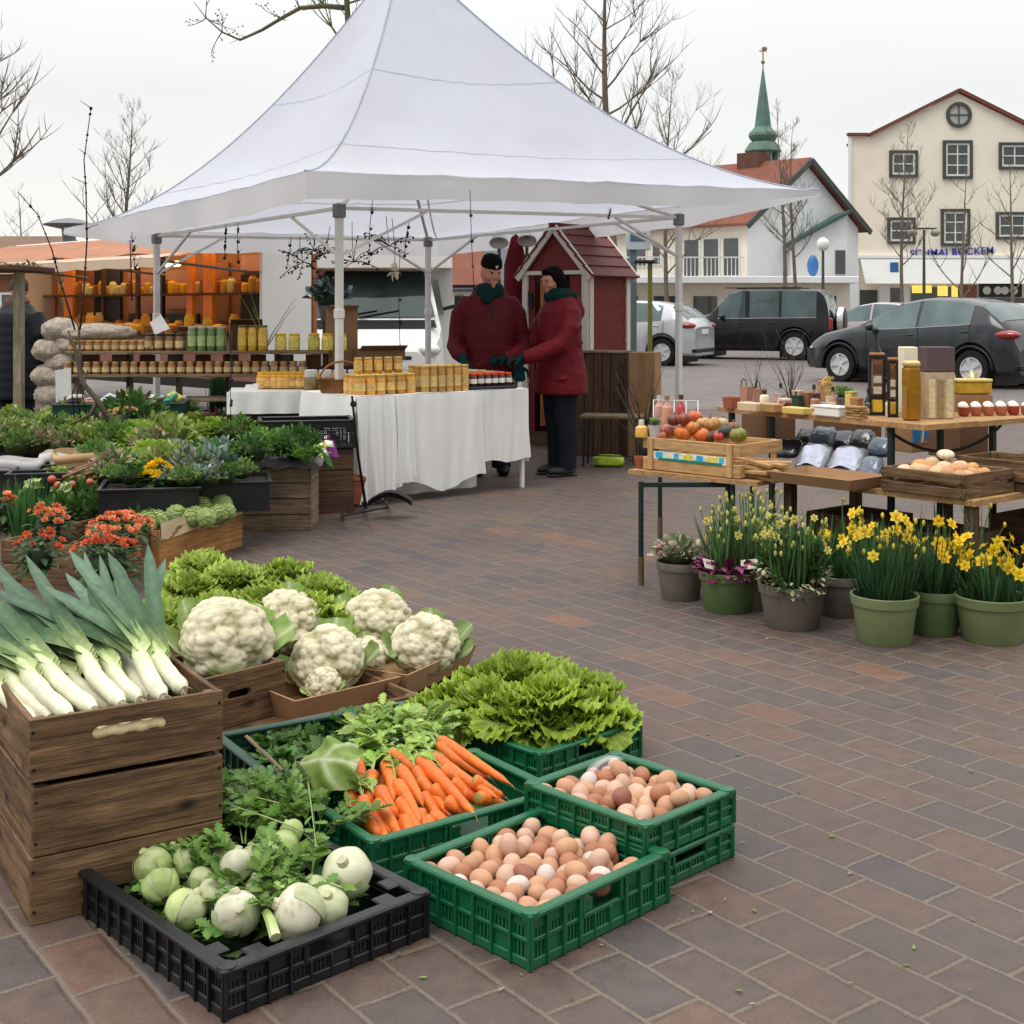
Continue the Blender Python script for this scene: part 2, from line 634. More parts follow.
def quad(p0,p1,p2,p3,z):
 a,b,c,d=[at(*p,z)for p in(p0,p1,p2,p3)]
 cen=(a+b+c+d)/4
 u=((b-a)+(c-d))/2
 v=((d-a)+(c-b))/2
 return Vector((cen.x,cen.y,0)),math.atan2(u.y,u.x),u.xy.length,v.xy.length
def quad3(p0,p1,p2,z):
 a,b,c=[at(*p,z)for p in(p0,p1,p2)]
 u,v=b-a,c-b
 cen=(a+c)/2
 L,W=u.xy.length,v.xy.length
 au,av=math.atan2(u.y,u.x),math.atan2(v.y,v.x)-math.pi/2
 return Vector((cen.x,cen.y,0)),au*.7+av*.3,L*1.04,W
UPX=Matrix.Rotation(rad(90),4,'X')
def wood_crate(name,label,cat,loc,rz,L,W,Ht,m=WOOD_OLD,rows=1,th=.014,hole=None,gap=.006,group=None,post=True,lift=.0,liner=None):
 t=thing(name,label,cat,loc,rz,group)
 h=(Ht-lift-gap*(rows-1))/rows
 for s in(-1,1):
  mb=MB()
  for r in range(rows):
   z=lift+r*(h+gap)+h/2
   y=s*(W/2-th/2)
   if hole and s==-1 and r==rows-1:
    hw,hh,zc=hole
    x0,x1,b0,b1=-L/2,L/2,z-h/2,z+h/2
    M=T(0,-W/2+th,0)@UPX
    mb.prism([(x0,zc+hh),(x1,zc+hh),(x1,b1),(x0,b1)],0,th,M=M)
    mb.prism([(x0,b0),(x1,b0),(x1,zc-hh),(x0,zc-hh)],0,th,M=M)
    arc=[(-hw+hh-hh*math.sin(q),zc+hh*math.cos(q))for q in[math.pi*k/10 for k in range(11)]]
    mb.prism([(x0,zc-hh),*reversed(arc),(x0,zc+hh)],0,th,M=M)
    arc=[(hw-hh+hh*math.sin(q),zc-hh*math.cos(q))for q in[math.pi*k/10 for k in range(11)]]
    mb.prism([(x1,zc+hh),*reversed(arc),(x1,zc-hh)],0,th,M=M)
   else:
    mb.box((0,y,z),(L,th,h),bev=.0022,M=T(0,y,z)@rot(rad(RND.uniform(-.5,.5)),rad(RND.uniform(-.25,.25)),0))
   mb.m=1
   for xx in(-L/2+th*.6,L/2-th*.6):
    for zz in(z-h*.3,z+h*.3):
     mb.lathe([(.0042,0),(.003,.0012)],8,M=T(xx+RND.uniform(-.002,.002),s*W/2,zz)@rot(rad(-90*s),0,0))
   mb.m=0
  mb.build('side_panel',[m,NAIL],t)
  mb=MB()
  for r in range(rows):
   z=lift+r*(h+gap)+h/2
   x=s*(L/2-th/2)
   mb.box(None,(W-2*th-.002,th,h),bev=.0022,M=T(x,0,z-.001)@rot(0,0,rad(90)))
  mb.build('end_panel',m,t)
  if post:
   for e in(-1,1):
    mb=MB()
    mb.box((s*(L/2-th-.012),e*(W/2-th-.012),Ht/2),(.022,.022,Ht-.004),bev=.002)
    mb.build('corner_post',m,t)
 mb=MB()
 n=3
 for k in range(n):
  mb.box((0,-W/2+th+(W-2*th)*(k+.5)/n,.006+lift),(L-2*th-.004,(W-2*th)/n-.006,.01),bev=.001)
 mb.build('floor_panel',m,t)
 return t
def plastic_crate(name,label,loc,rz,L,W,Ht,m,group=None,z0=0,flange=.012,handle=True,pads=False,tilt=(0,0)):
 t=thing(name,label,'crate',Vector(loc)+Vector((0,0,z0)),rz,group)
 if tilt!=(0,0):
  t.rotation_euler=(tilt[0],tilt[1],rz)
 mb=MB()
 rw,rh=.016+flange,.014
 for s in(-1,1):
  mb.box((0,s*(W/2-rw/2+flange/2),Ht-rh/2),(L+flange,rw,rh),bev=.004)
  mb.box((s*(L/2-rw/2+flange/2),0,Ht-rh/2-.0012),(rw,W-rw,rh),bev=.004)
  for e in(-1,1):
   mb.lathe([(.017,-.02),(.020,-.002),(.019,.0006),(.012,.0016)],16,c=(s*(L/2-.012),e*(W/2-.012),Ht))
   if pads:
    for q in((.06,.0),(.0,.06)):
     mb.box((s*(L/2-.028-q[0]),e*(W/2-.028-q[1]),Ht-.004),(.045 if q[0]else.05,.05 if q[0]else.045,.006),bev=.003)
 mb.build('rim',m,t,True)
 for s in(-1,1):
  for long_side in(True,False):
   A,B=(L,W)if long_side else(W,L)
   M=rot(0,0,0 if long_side else rad(90))@T(0,s*B/2,0)
   o=-s
   mb=MB(M)
   n=max(6,round(A/.052))
   st=A/n
   hgap=(not long_side)and handle
   for k in range(n+1):
    x=-A/2+k*st
    if hgap and abs(x)<.055:
     mb.box((x,o*.003,Ht*.26),(.007,.012,Ht*.46),bev=.001)
    else:
     mb.box((x,o*.001,Ht*.49),(.007,.014,Ht*.94),bev=.001)
   mb.box((0,o*.004,.012),(A-.004,.010,.020),bev=.002)
   mb.box((0,o*.004,Ht*.50),(A-.004,.010,.010),bev=.002)
   solid=(Ht*.84-Ht*.72)+.012
   if hgap:
    for e in(-1,1):
     mb.box((e*(A/4+.03),o*.005,Ht*.8),(A/2-.065,.004,Ht*.22))
     mb.box((e*.062,o*.004,Ht*.7),(.010,.014,Ht*.42),bev=.002)
   else:
    mb.box((0,o*.005,Ht*.83),(A-.006,.004,solid))
   for k in range(n):
    x0=-A/2+k*st
    for(za,zb)in((.022,Ht*.46),(Ht*.55,Ht*.78)):
     if(k*7+int(za*1000))%4==1:
      mb.box((x0+st/2,o*.006,(za+zb)/2),(st-.006,.003,zb-za))
      continue
     if hgap and za>.03 and abs(x0+st/2)<.06:
      continue
     q=5
     for j in range(q):
      mb.box((x0+st*(j+.5)/q,o*.005,(za+zb)/2),(st/q*.52,.005,zb-za))
   mb.build('side_wall' if long_side else 'end_wall',m,t,True)
 mb=MB()
 mb.box((0,0,.006),(L-.012,W-.012,.006))
 mb.build('floor_grid',m,t)
 return t
def lettuce_proto(seed,rad_=.13,n=30,cols=((.40,.48,.15),(.29,.385,.06))):
 r=random.Random(seed)
 mb=MB()
 for k in range(n):
  t0=k/n
  az=k*2.399+r.uniform(-.3,.3)
  tilt=rad(8+74*t0**.8+r.uniform(-8,8))
  L=rad_*(.78+.5*t0)*r.uniform(.9,1.12)
  W=L*r.uniform(.95,1.25)
  ph,ph2=r.uniform(0,6),r.uniform(0,6)
  fr=r.uniform(8,11.5)
  curl=r.uniform(.5,1.3)*(.5+t0)
  tone=r.uniform(.78,1.15)
  M=rot(0,0,az)@T(rad_*.10*t0,0,-.02*t0)
  nf=r.choice([9,10,11,12])
  def fn(u,v):
   th=(u-.5)*2*2.55
   ov=1+.07*math.sin(nf*3.1416*2*u+ph)
   px_=L*(.50+.52*math.cos(th)*v*ov)
   py_=W*.5*math.sin(th)*v*ov*(1.05-.25*abs(th)/2.55)
   if abs(th)>1.9:
    px_=max(px_,0)
   q=px_/L
   e=v**2.2
   k_=1 if abs(th)<2.1 else max(0,1-(abs(th)-2.1)/.45)
   ruf=k_*(e*.085*L*math.sin(nf*6.283*u+ph)+e*v*.055*L*math.sin(nf*6.283*2.3*u+ph2)+.018*L*math.sin(9*q+3*th+ph))
   a=tilt+curl*q*q*.8
   x=px_*math.sin(tilt+curl*q*q*.35)
   z=px_*math.cos(tilt+curl*q*q*.35)
   cup=(py_/W*2)**2*W*.22*(1-t0*.5)
   off=cup+ruf
   return M@Vector((x-math.cos(a)*off,py_+ruf*.35*math.sin(th),z+math.sin(a)*off))
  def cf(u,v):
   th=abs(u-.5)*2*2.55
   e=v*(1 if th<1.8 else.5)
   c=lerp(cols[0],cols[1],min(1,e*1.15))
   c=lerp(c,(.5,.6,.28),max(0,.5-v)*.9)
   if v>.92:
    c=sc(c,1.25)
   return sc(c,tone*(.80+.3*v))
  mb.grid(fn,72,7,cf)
 return mb
def heads(seed,positions,mb_list,name,label_fn,cat,group,z_up=0):
 r=random.Random(seed)
 first={}
 for i,(loc,s,kind)in enumerate(positions):
  k=kind%len(mb_list)
  if k not in first:
   o=mb_list[k].build(name,LEAF,None,True,ang=0)
   first[k]=o
  else:
   o=first[k].copy()
   COL.objects.link(o)
  tag(o,label_fn(i),cat,group)
  o.location=loc
  o.scale=(s,s,s*r.uniform(.9,1.05))
  o.rotation_euler=(r.uniform(-.25,.25),r.uniform(-.25,.25),r.uniform(0,6.28))
def cauliflower(label,c,R,seed,lean=(0,0),leaves=5,group='cauliflowers'):
 r=random.Random(seed)
 nr=np.random.default_rng(seed)
 t=thing('cauliflower',label,'cauliflower',c,r.uniform(0,6),group)
 t.rotation_euler=(lean[0],lean[1],r.uniform(-.4,.4))
 NU,NV=110,62
 th=np.linspace(0.0,math.pi*.80,NV)
 ph=np.linspace(0,2*math.pi,NU,endpoint=False)
 TH,PH=np.meshgrid(th,ph,indexing='ij')
 D=np.stack([np.sin(TH)*np.cos(PH),np.sin(TH)*np.sin(PH),np.cos(TH)],-1).reshape(-1,3)
 def pts(n,j):
  i=np.arange(n)+.5
  z=1-1.9*i/n
  a=i*2.39996
  q=np.stack([np.sqrt(np.maximum(0,1-z*z))*np.cos(a),np.sqrt(np.maximum(0,1-z*z))*np.sin(a),z],-1)
  q+=nr.normal(0,j,q.shape)
  return q/np.linalg.norm(q,axis=1,keepdims=True)
 rr=np.full(len(D),.80)
 for n,j,amp in((30,.12,.13),(190,.06,.07),(1300,.02,.026)):
  q=pts(n,j)
  k=nr.uniform(.7,1.15,n)
  cs=D@q.T
  i1=cs.argmax(1)
  d=np.arccos(np.clip(cs.max(1),-1,1))
  dm=math.sqrt(4*math.pi/n)*.62
  rr=rr+amp*k[i1]*np.sqrt(np.maximum(0.0,1-(d/dm)**2))
 V=D*(rr*R)[:,None]
 V[:,2]*=.86
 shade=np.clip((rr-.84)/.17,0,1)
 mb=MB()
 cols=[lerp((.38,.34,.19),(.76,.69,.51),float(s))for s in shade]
 fs=[]
 for j in range(NV-1):
  for i in range(NU):
   i2=(i+1)%NU
   fs.append((j*NU+i,(j+1)*NU+i,(j+1)*NU+i2,j*NU+i2))
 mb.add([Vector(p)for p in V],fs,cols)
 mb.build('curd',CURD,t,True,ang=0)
 mb=MB()
 for k in range(leaves):
  az=k*6.283/leaves+r.uniform(-.35,.35)
  L=R*r.uniform(1.15,1.65)
  W=R*r.uniform(.75,1.05)
  ph=r.uniform(0,6)
  M=rot(0,0,az)@T(R*.35,0,-R*.72)
  tone=r.uniform(.8,1.15)
  ex=r.uniform(.2,.95)
  def fn(u,v):
   uu=(u-.5)*2
   wv=W*.5*(.35+.65*math.sin(min(1,v*1.15)*math.pi*.7))
   a=.25+1.0*v-ex*v*v
   x=R*(.72*math.sin(a*1.25))+ex*R*v*v*.8
   z=R*(.15+1.0*v*L/R*.62)
   ruf=abs(uu)**2*.10*R*math.sin(8*v+3*uu+ph)
   return M@Vector((x-uu*uu*R*.16+ruf,uu*wv,z+ruf*.6))
  def cf(u,v):
   uu=abs(u-.5)*2
   c=lerp((.52,.60,.33),(.23,.36,.09),min(1,v*.75+uu*.4))
   c=lerp(c,(.62,.68,.45),max(0,1-uu*5)*.7)
   return sc(c,tone)
  mb.grid(fn,10,9,cf)
 mb.build('foliage',LEAF,t,True,ang=0)
 return t
JAG=[.12,.55,.35,.9,.5,1.0,.55,.75,.3,0]
OVAL=[.1,.62,.95,1,.82,.5,0]
STRAP=[.8,1,1,.98,.9,.72,.4,.05]
def herb_spray(mb,base,d,L,col,r,n=7,size=.035,stem=(.25,.42,.12),droop=.35,shape=JAG):
 base,d=Vector(base),Vector(d).normalized()
 pts=[]
 for i in range(6):
  t=i/5
  pts.append(base+d*(L*t)+Vector((0,0,-droop*L*t*t*.6)))
 mb.tube(pts,[.0024*(1-.6*i/5)for i in range(6)],4,stem,cap=False)
 for k in range(n):
  t=.35+.65*(k+.5)/n
  i=min(4,int(t*5))
  p=pts[i].lerp(pts[i+1],t*5-i)
  side=1 if k%2 else-1
  dd=(pts[i+1]-pts[i]).normalized()
  ax=dd.cross(Vector((0,0,1)))
  if ax.length<.1:
   ax=Vector((1,0,0))
  ld=dd*r.uniform(.3,.9)+ax.normalized()*side*r.uniform(.5,1)+Vector((0,0,r.uniform(-.3,.5)))
  if k==n-1:
   ld=dd
  s_=size*r.uniform(.7,1.25)
  c=jit(col,.28,r)
  mb.leaf(T(p)@frame(ld,(r.uniform(-.5,.5),r.uniform(-.5,.5),1)),s_,s_*r.uniform(.6,.85),shape,c,curl=r.uniform(-.35,.2),fold=r.uniform(.0,.5),tip=sc(c,1.15))
def bunch(name,label,cat,c,r0,n,seed,col,size=.035,h=.12,spread=.12,group=None,leaflets=7,up=.8):
 r=random.Random(seed)
 mb=MB()
 for k in range(n):
  a=r.uniform(0,6.283)
  q=r0*math.sqrt(r.random())
  base=Vector((q*math.cos(a)*.5,q*math.sin(a)*.5,0))
  d=Vector((math.cos(a)*q/r0*spread/.12,math.sin(a)*q/r0*spread/.12,up*r.uniform(.4,1.3)))
  herb_spray(mb,base,d,h*r.uniform(.7,1.35),col,r,leaflets,size)
 return solo(name,mb,LEAF,label,cat,c,0,group,True,0)
fl=at(30,927,0)
uu=(at(220,690.5,.448)-at(20,722,.448)).xy.normalized()
LZ=math.atan2(uu.y,uu.x)
LL,LW=.436,.55
lc_=Vector((fl.x,fl.y,0))+rot(0,0,LZ)@Vector((LL/2,LW/2,0))
wood_crate('wooden_crate','weathered brown wooden crate standing on the paving under two others','crate',lc_,LZ,LL,LW,.146,rows=1,group='stacked brown crates under the leeks')
wood_crate('wooden_crate','weathered brown wooden crate between the leek crate and the bottom crate','crate',lc_+Vector((0,0,.149)),LZ+rad(.6),LL-.004,LW,.15,rows=1,group='stacked brown crates under the leeks')
top=wood_crate('wooden_crate','weathered brown wooden crate with an oval handle hole, full of leeks','crate',lc_+Vector((0,0,.313)),LZ,LL,LW,.137,rows=1,hole=(.084,.0145,.086),group='stacked brown crates under the leeks')
mb=MB()
mb.box((0,0,.006),(.30,.004,.10),bev=.001)
pts=[(-.10+.20*k/12,-LW/2+.022,.083+.004*math.sin(k*2.1))for k in range(13)]
mb=MB()
mb.tube(pts,[.0165+.0025*math.sin(k*1.9)for k in range(13)],10,lin(232,216,168))
mb.build('rope_grip',mat('pale_rope',(1,1,1),.8,var=.2,vs=60,attr=True,bump=.4,bs=120),top,True)
def leek(label,root,neck,blades,seed,rad_=.021,i_=0):
 r=random.Random(seed)
 root,neck=Vector(root),Vector(neck)
 d=(neck-root)
 L=d.length
 t=thing('leek',label,'leek',root,0,'leeks in the wooden crate')
 cam_v=(Vector((0,0,H))-root).normalized()
 M=frame(d,cam_v*1.0+Vector((0,0,.6)))
 mb=MB(M)
 N=14
 pts,rs,cs=[],[],[]
 for i in range(N):
  q=i/(N-1)
  pts.append(Vector((L*q,.012*math.sin(q*3)*r.uniform(.8,1.2),0)))
  rs.append(rad_*(.55 if i==0 else(1.02 if i==1 else(1.0+.08*q)*(1-.45*max(0,(q-.68)/.32)))))
  cs.append(lerp((.72,.70,.52),(.33,.46,.13),max(0,(q-.35)/.65)**1.3))
 mb.tube(pts,rs,14,cs)
 for k in range(10):
  a=r.uniform(0,6.28)
  q=rad_*.5*math.sqrt(r.random())
  b=Vector((0,q*math.cos(a),q*math.sin(a)))
  mb.tube([b,b*1.6+Vector((-.012,0,0)),b*2.2+Vector((-.018,0,-.006))],[.0014,.001,.0004],4,(.5,.44,.3))
 mb.build('shaft',VEG,t,True)
 mb=MB(M)
 for k,(ang,BL)in enumerate(blades):
  BL*=1.62
  z0=(k-len(blades)/2)*.005
  a=rad(ang*.62+(13 if i_ in(0,1,2,6,7,9,10)else 4))
  st=T(L*(.60+.025*k),0,z0)@rot(0,0,a*.45)
  W=r.uniform(.038,.054)
  bend=r.uniform(.04,.16)
  tw=r.uniform(-.5,.5)
  n=13
  vs,cc,fs=[],[],[]
  x,y,z,h=0.,0.,0.,0.
  tone=r.uniform(.8,1.2)
  for i in range(n):
   q=i/(n-1)
   w_=W*(.72+.28*min(1,q*3))*(1-.5*max(0,(q-.35)/.65)**1.1)*min(1,(1-q)*7+.08)
   h=a*.55*min(1,q*2.2)
   x=BL*q
   dxx,dyy=math.cos(h),math.sin(h)
   if i==0:
    cx_,cy_=0.,0.
   else:
    cx_,cy_=cx_+dxx*BL/(n-1),cy_+dyy*BL/(n-1)
   cz_=bend*BL*q*q-.10*max(0,q-.7)*BL
   fold=.95*(1-q)**2+.16
   tl=tw*q
   c=lerp((.52,.60,.28),(.075,.16,.06),min(1,q*3.0)**.8)
   c=lerp(c,(.105,.175,.115),max(0,min(1,q*1.5-.25)))
   c=sc(c,tone)
   for e in(-1,-.5,0,.5,1):
    vs.append(Vector((cx_-dyy*e*w_/2,cy_+dxx*e*w_/2,cz_+abs(e)*w_*.5*fold+e*w_*.5*tl)))
    cc.append(sc(c,{-1:.9,-.5:1.08,0:1.2,.5:.96,1:.9}[e]*r.uniform(.94,1.06)))
  for i in range(n-1):
   for j in range(4):
    p=i*5+j
    fs.append((p,p+1,p+6,p+5))
  mb.add([st@p for p in vs],fs,cc)
 mb.build('foliage',LEAFM,t,True,ang=0)
LK=[((70,716,.425),(18,655,.49),[(-8,.42),(16,.40),(-24,.36),(4,.46)],'white leek with its root end by the crate corner, blades out over the box edge'),((94,710,.43),(34,648,.50),[(20,.46),(0,.50),(-20,.42),(32,.36)],'thick leek second from the open corner of the leek crate'),((122,704,.435),(76,640,.51),[(22,.44),(6,.42),(-22,.36),(-6,.46),(34,.34)],'thickest leek, lying over the middle of the crate handle'),((140,700,.42),(104,652,.48),[(26,.36),(-26,.34),(0,.36)],'slim leek half under its thicker neighbours in mid crate'),((163,697,.435),(138,640,.51),[(50,.36),(28,.34),(-12,.33),(-40,.30),(8,.36)],'leek with widely fanned grey green blades near the crate end'),((184,690,.435),(154,644,.505),[(30,.30),(-34,.28),(-10,.28),(8,.25)],'last leek against the end board beside the cauliflowers'),((50,718,.41),(2,662,.47),[(10,.40),(-10,.42),(-26,.3)],'leek at the open corner with its shaft low in the crate'),((110,707,.405),(58,660,.46),[(14,.40),(-12,.38),(28,.34)],'lower leek showing between two thick white shafts'),((150,697,.41),(118,640,.47),[(16,.38),(-16,.36),(34,.34),(0,.40)],'lower leek with dark green blades behind the fanned one'),((36,722,.40),(-16,668,.46),[(10,.36),(-14,.40),(26,.36)],'leek mostly hidden at the outer board of the crate'),((84,712,.395),(40,646,.45),[(24,.42),(-4,.44),(-22,.40)],'leek in the lower layer with long upright blades'),]
for i,(a_,b_,bl,lab)in enumerate(LK):
 leek(lab,at(*a_),at(*b_),bl,40+i,.0205 if i<6 else.0175,i)
mb=MB()
mb.grid(lambda u,v:rot(0,0,LZ)@Vector(((u-.5)*(LL-.04),(v-.5)*(LW-.04),.04*math.sin(6*u+9*v)*.3)),8,8,lin(92,96,66))
solo('leek_trimmings',mb,LEAFM,'layer of cut leek greens under the leeks in the crate','leek greens',lc_+Vector((0,0,.365)))
mb=MB()
mb.grid(lambda u,v:Vector((.05*(u-.5)+.008*math.sin(9*v),.10*(u-.5),-.14*v+.01*math.sin(7*u+4*v))),8,10,lambda u,v:lin(88,52,52)if v<.4 else lin(30,66,58))
solo('cloth',mb,CLOTHV,'dark red and teal cloth hanging at the outer side of the leek crate','cloth',at(-2,655,.46)+Vector((0,-.02,0)))
tc_,trz,tL,tW=quad((222,736),(408,697),(420,655),(260,670),.09)
d_=(at(408,697,.09)-at(222,736,.09)).xy.normalized()
trz=math.atan2(d_.y,d_.x)
A0=at(222,736,.09)
tL=(at(410,696,.09)-A0).xy.length+.06
tr=wood_crate('plank_tray','low brown wooden tray holding the cauliflower boxes','tray',Vector((A0 .x,A0 .y,0))+rot(0,0,trz)@Vector((tL/2-.02,.26,0)),trz,tL,.50,.088,rows=1)
b0,b1=at(221,729,.02),at(287,711,.02)
cb=(b1-b0).xy.normalized()
crz=math.atan2(cb.y,cb.x)
cL=.36
cpos=Vector((b1 .x,b1 .y,0))+rot(0,0,crz)@Vector((-cL/2,.17,0))
wood_crate('cauliflower_crate','brown wooden box with a slot handle, holding the biggest cauliflower','crate',cpos+Vector((0,0,.014)),crz,cL,.32,.172,rows=1,hole=(.045,.014,.10))
def card_tray(label,c,rz,L,W,h,flare=.025,name='cardboard_tray',m=CARD,group='cardboard trays of cauliflower'):
 mb=MB()
 th=.005
 o=[(-L/2,-W/2),(L/2,-W/2),(L/2,W/2),(-L/2,W/2)]
 t_=[(x+(flare if x>0 else-flare),y+(flare if y>0 else-flare))for x,y in o]
 for k in range(4):
  k2=(k+1)%4
  a,b,c_,d=Vector((*o[k],0)),Vector((*o[k2],0)),Vector((*t_[k2],h)),Vector((*t_[k],h))
  nrm=(b-a).cross(d-a).normalized()*-th
  mb.add([a,b,c_,d,a+nrm,b+nrm,c_+nrm,d+nrm],[(0,1,2,3),(7,6,5,4),(3,2,6,7),(0,3,7,4),(1,5,6,2)])
 mb.add([Vector((*p,.004))for p in o],[(0,1,2,3)])
 return solo(name,mb,m,label,'tray',c,rz,group,False)
q0,q1=at(296,704,.085),at(402,679,.085)
qd=(q1-q0).xy
qrz=math.atan2(qd.y,qd.x)
card_tray('brown cardboard tray with a cauliflower and a small floret head in it',Vector((q0 .x,q0 .y,.012))+rot(0,0,qrz)@Vector((qd.length/2-.01,.15,0)),qrz,qd.length-.05,.27,.085)
q2,q3=at(408,678,.085),at(474,648,.085)
qd2=(q3-q2).xy
qrz2=math.atan2(qd2 .y,qd2 .x)
card_tray('brown cardboard tray with two cauliflowers, next to the green lettuce crate',Vector((q2 .x,q2 .y,.012))+rot(0,0,qrz2)@Vector((qd2 .length/2,.17,0)),qrz2,qd2 .length-.03,.30,.085)
def cz(px,py,z):
 return at(px,py,z)
cauliflower('biggest cauliflower, overhanging the wooden box with the slot handle',cz(227,640,.235),0.163,1,(rad(28),rad(6)),5)
cauliflower('cauliflower with a pale leaf, behind between the two front heads',cz(287,622,.21),0.134,2,(rad(26),rad(-4)),5)
cauliflower('cauliflower in the middle cardboard tray with a floret below it',cz(327,661,.125),0.137,3,(rad(30),rad(-6)),4)
cauliflower('small cauliflower floret head at the tray edge below a big one',cz(323,684,.085),.062,4,(rad(34),0),3)
cauliflower('small cauliflower tucked in the corner of the middle cardboard tray',cz(368,655,.115),.075,5,(rad(24),rad(20)),4)
cauliflower('wide cauliflower at the back of the farther cardboard tray',cz(378,622,.15),0.139,6,(rad(22),rad(4)),5)
cauliflower('cauliflower with bright leaves at both sides, next to the lettuce',cz(426,645,.125),0.131,7,(rad(26),rad(8)),6)
lc2=at(252,640,.1)
wood_crate('lettuce_crate','brown wooden crate under the pale lettuces behind the cauliflowers','crate',Vector((lc2 .x+.02,lc2 .y+.16,0)),crz-rad(22),.72,.40,.2,rows=2)
LP=[lettuce_proto(3),lettuce_proto(8,n=32),lettuce_proto(15,n=28)]
pos=[((168,612),.27),((193,584),.27),((216,604),.29),((232,572),.29),((262,592),.30),((285,568),.29),((306,600),.27),((322,584),.26),((250,610),.26),((205,560),.24)]
LBL=['lettuce at the end of the row beside the leek blades','lettuce below the wooden box of artichokes','lettuce rising just over the biggest cauliflower','topmost pale lettuce at the back of its crate','lettuce in the middle of the pale lettuces','lettuce at the back, in front of open paving','lettuce just above the cardboard trays','last pale lettuce on the paving side','lettuce half hidden behind the biggest cauliflower','lettuce touching the orange flower crate']
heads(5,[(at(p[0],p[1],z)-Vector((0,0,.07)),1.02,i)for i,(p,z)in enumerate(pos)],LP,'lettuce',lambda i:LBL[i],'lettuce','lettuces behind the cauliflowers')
gc_,grz,gL,gW=quad((392,704),(545,755),(640,720),(497,675),.108)
plastic_crate('plastic_crate','green plastic crate heaped with curly lettuce',gc_,grz,gL-.02,gW-.02,.108,GREEN_P,'green plastic crates')
LP2=[lettuce_proto(23,cols=((.36,.44,.08),(.25,.345,.035))),lettuce_proto(28,n=32,cols=((.38,.46,.09),(.265,.36,.04))),lettuce_proto(35,n=30,cols=((.34,.42,.08),(.225,.32,.03)))]
pos=[((455,697),.14),((492,676),.18),((515,706),.17),((545,692),.20),((556,716),.14),((588,704),.15),((545,670),.17),((578,686),.17),((484,694),.18),((520,672),.19)]
LBL=['curly lettuce at the cauliflower end of the green crate','curly lettuce at the back of the heap, next to the leafy cauliflower','curly lettuce at the front rim just above the carrots','topmost curly lettuce in the middle of the heap','curly lettuce at the front rim above the far egg crate','curly lettuce at the paving end of the green crate','curly lettuce at the back rim of the green crate','curly lettuce behind the one at the paving end','curly lettuce between the cauliflower end and the heap top','curly lettuce on the far crest of the heap']
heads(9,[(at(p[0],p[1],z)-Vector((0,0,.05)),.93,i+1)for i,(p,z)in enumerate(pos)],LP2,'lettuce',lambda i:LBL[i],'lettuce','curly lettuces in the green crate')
ec,erz,eL,eW=quad((404.6,860.9),(534.7,917),(668.3,850.3),(540,801),.118)
plastic_crate('plastic_crate','green plastic crate of mixed brown and white eggs beside the black crate',ec,erz,eL-.015,eW-.015,.118,GREEN_P,'green plastic crates')
fc,frz,fL,fW=quad((533,785),(657.8,832.7),(726.3,785.3),(605,748),.167)
plastic_crate('plastic_crate','empty green plastic crate on the paving under the far egg crate',fc,frz,fL-.02,fW-.02,.082,GREEN_P,'green plastic crates')
plastic_crate('plastic_crate','upper green plastic crate full of pale brown eggs',fc,frz,fL-.015,fW-.015,.085,GREEN_P,'green plastic crates',z0=.084)
EGGC=[('brown',lin(166,112,84)),('tan',lin(188,142,110)),('pale pink',lin(200,164,142)),('white',lin(206,192,182)),('dark brown',lin(140,88,72))]
EGGM=[mat('egg_shell_'+n.replace(' ','_'),c,.5,spec=.3,var=.09,vs=30,ovar=.09,bump=.08,bs=220,dirt=(sc(c,.6),42,.3))for n,c in EGGC]
eg=MB()
eg.lathe([(0,-.5),(.17,-.478),(.32,-.39),(.43,-.24),(.478,-.06),(.47,.1),(.41,.26),(.30,.39),(.16,.475),(0,.5)],20)
EGG=[]
for m_ in EGGM:
 o=eg.build('egg',m_,None,True,ang=0)
 EGG.append(o.data)
 bpy.data.objects.remove(o)
def eggs(cen,rz,L,W,z,weights,where,seed,grp,d=.047):
 r=random.Random(seed)
 k=0
 spots=[]
 ny=int((W-.045)/(d*.9))
 for j in range(ny):
  y=-W/2+.045+j*d*.89
  x=-L/2+.043+(d/2 if j%2 else 0)
  while x<L/2-.038:
   spots.append((x+r.uniform(-.006,.006),y+r.uniform(-.006,.006),r.uniform(-.006,.008)))
   x+=d*1.06
 n2=len(spots)
 for _ in range(13):
  x,y,_z=spots[r.randrange(n2)]
  if abs(x)<L/2-.075 and abs(y)<W/2-.075 and all((x-a)**2+(y-b)**2>.0022 for a,b,c in spots[n2:]):
   spots.append((x+d*.5,y+d*.45,.026))
 for x,y,dz in spots:
  i=r.choices(range(5),weights)[0]
  o=bpy.data.objects.new('egg',EGG[i])
  COL.objects.link(o)
  p=rot(0,0,rz)@Vector((x,y,0))+cen
  o.location=(p.x,p.y,z+dz)
  s=d*r.uniform(.93,1.07)
  o.scale=(s,s,s*1.17)
  o.rotation_euler=(r.uniform(-1.5,1.5),r.uniform(-1.5,1.5),r.uniform(0,6))
  tag(o,f'{EGGC[i][0]} egg lying loose among the others in {where}','egg',f'{EGGC[i][0]} eggs in {grp}')
eggs(ec,erz,eL,eW,.086,(30,38,22,7,5),'the crate beside the black crate',3,'the near crate')
eggs(fc,frz,fL,fW,.142,(20,48,29,3,1),'the upper far crate',4,'the far crate')
CLEAR=glassy('clear_plastic',(.95,.95,.95),.08,.22)
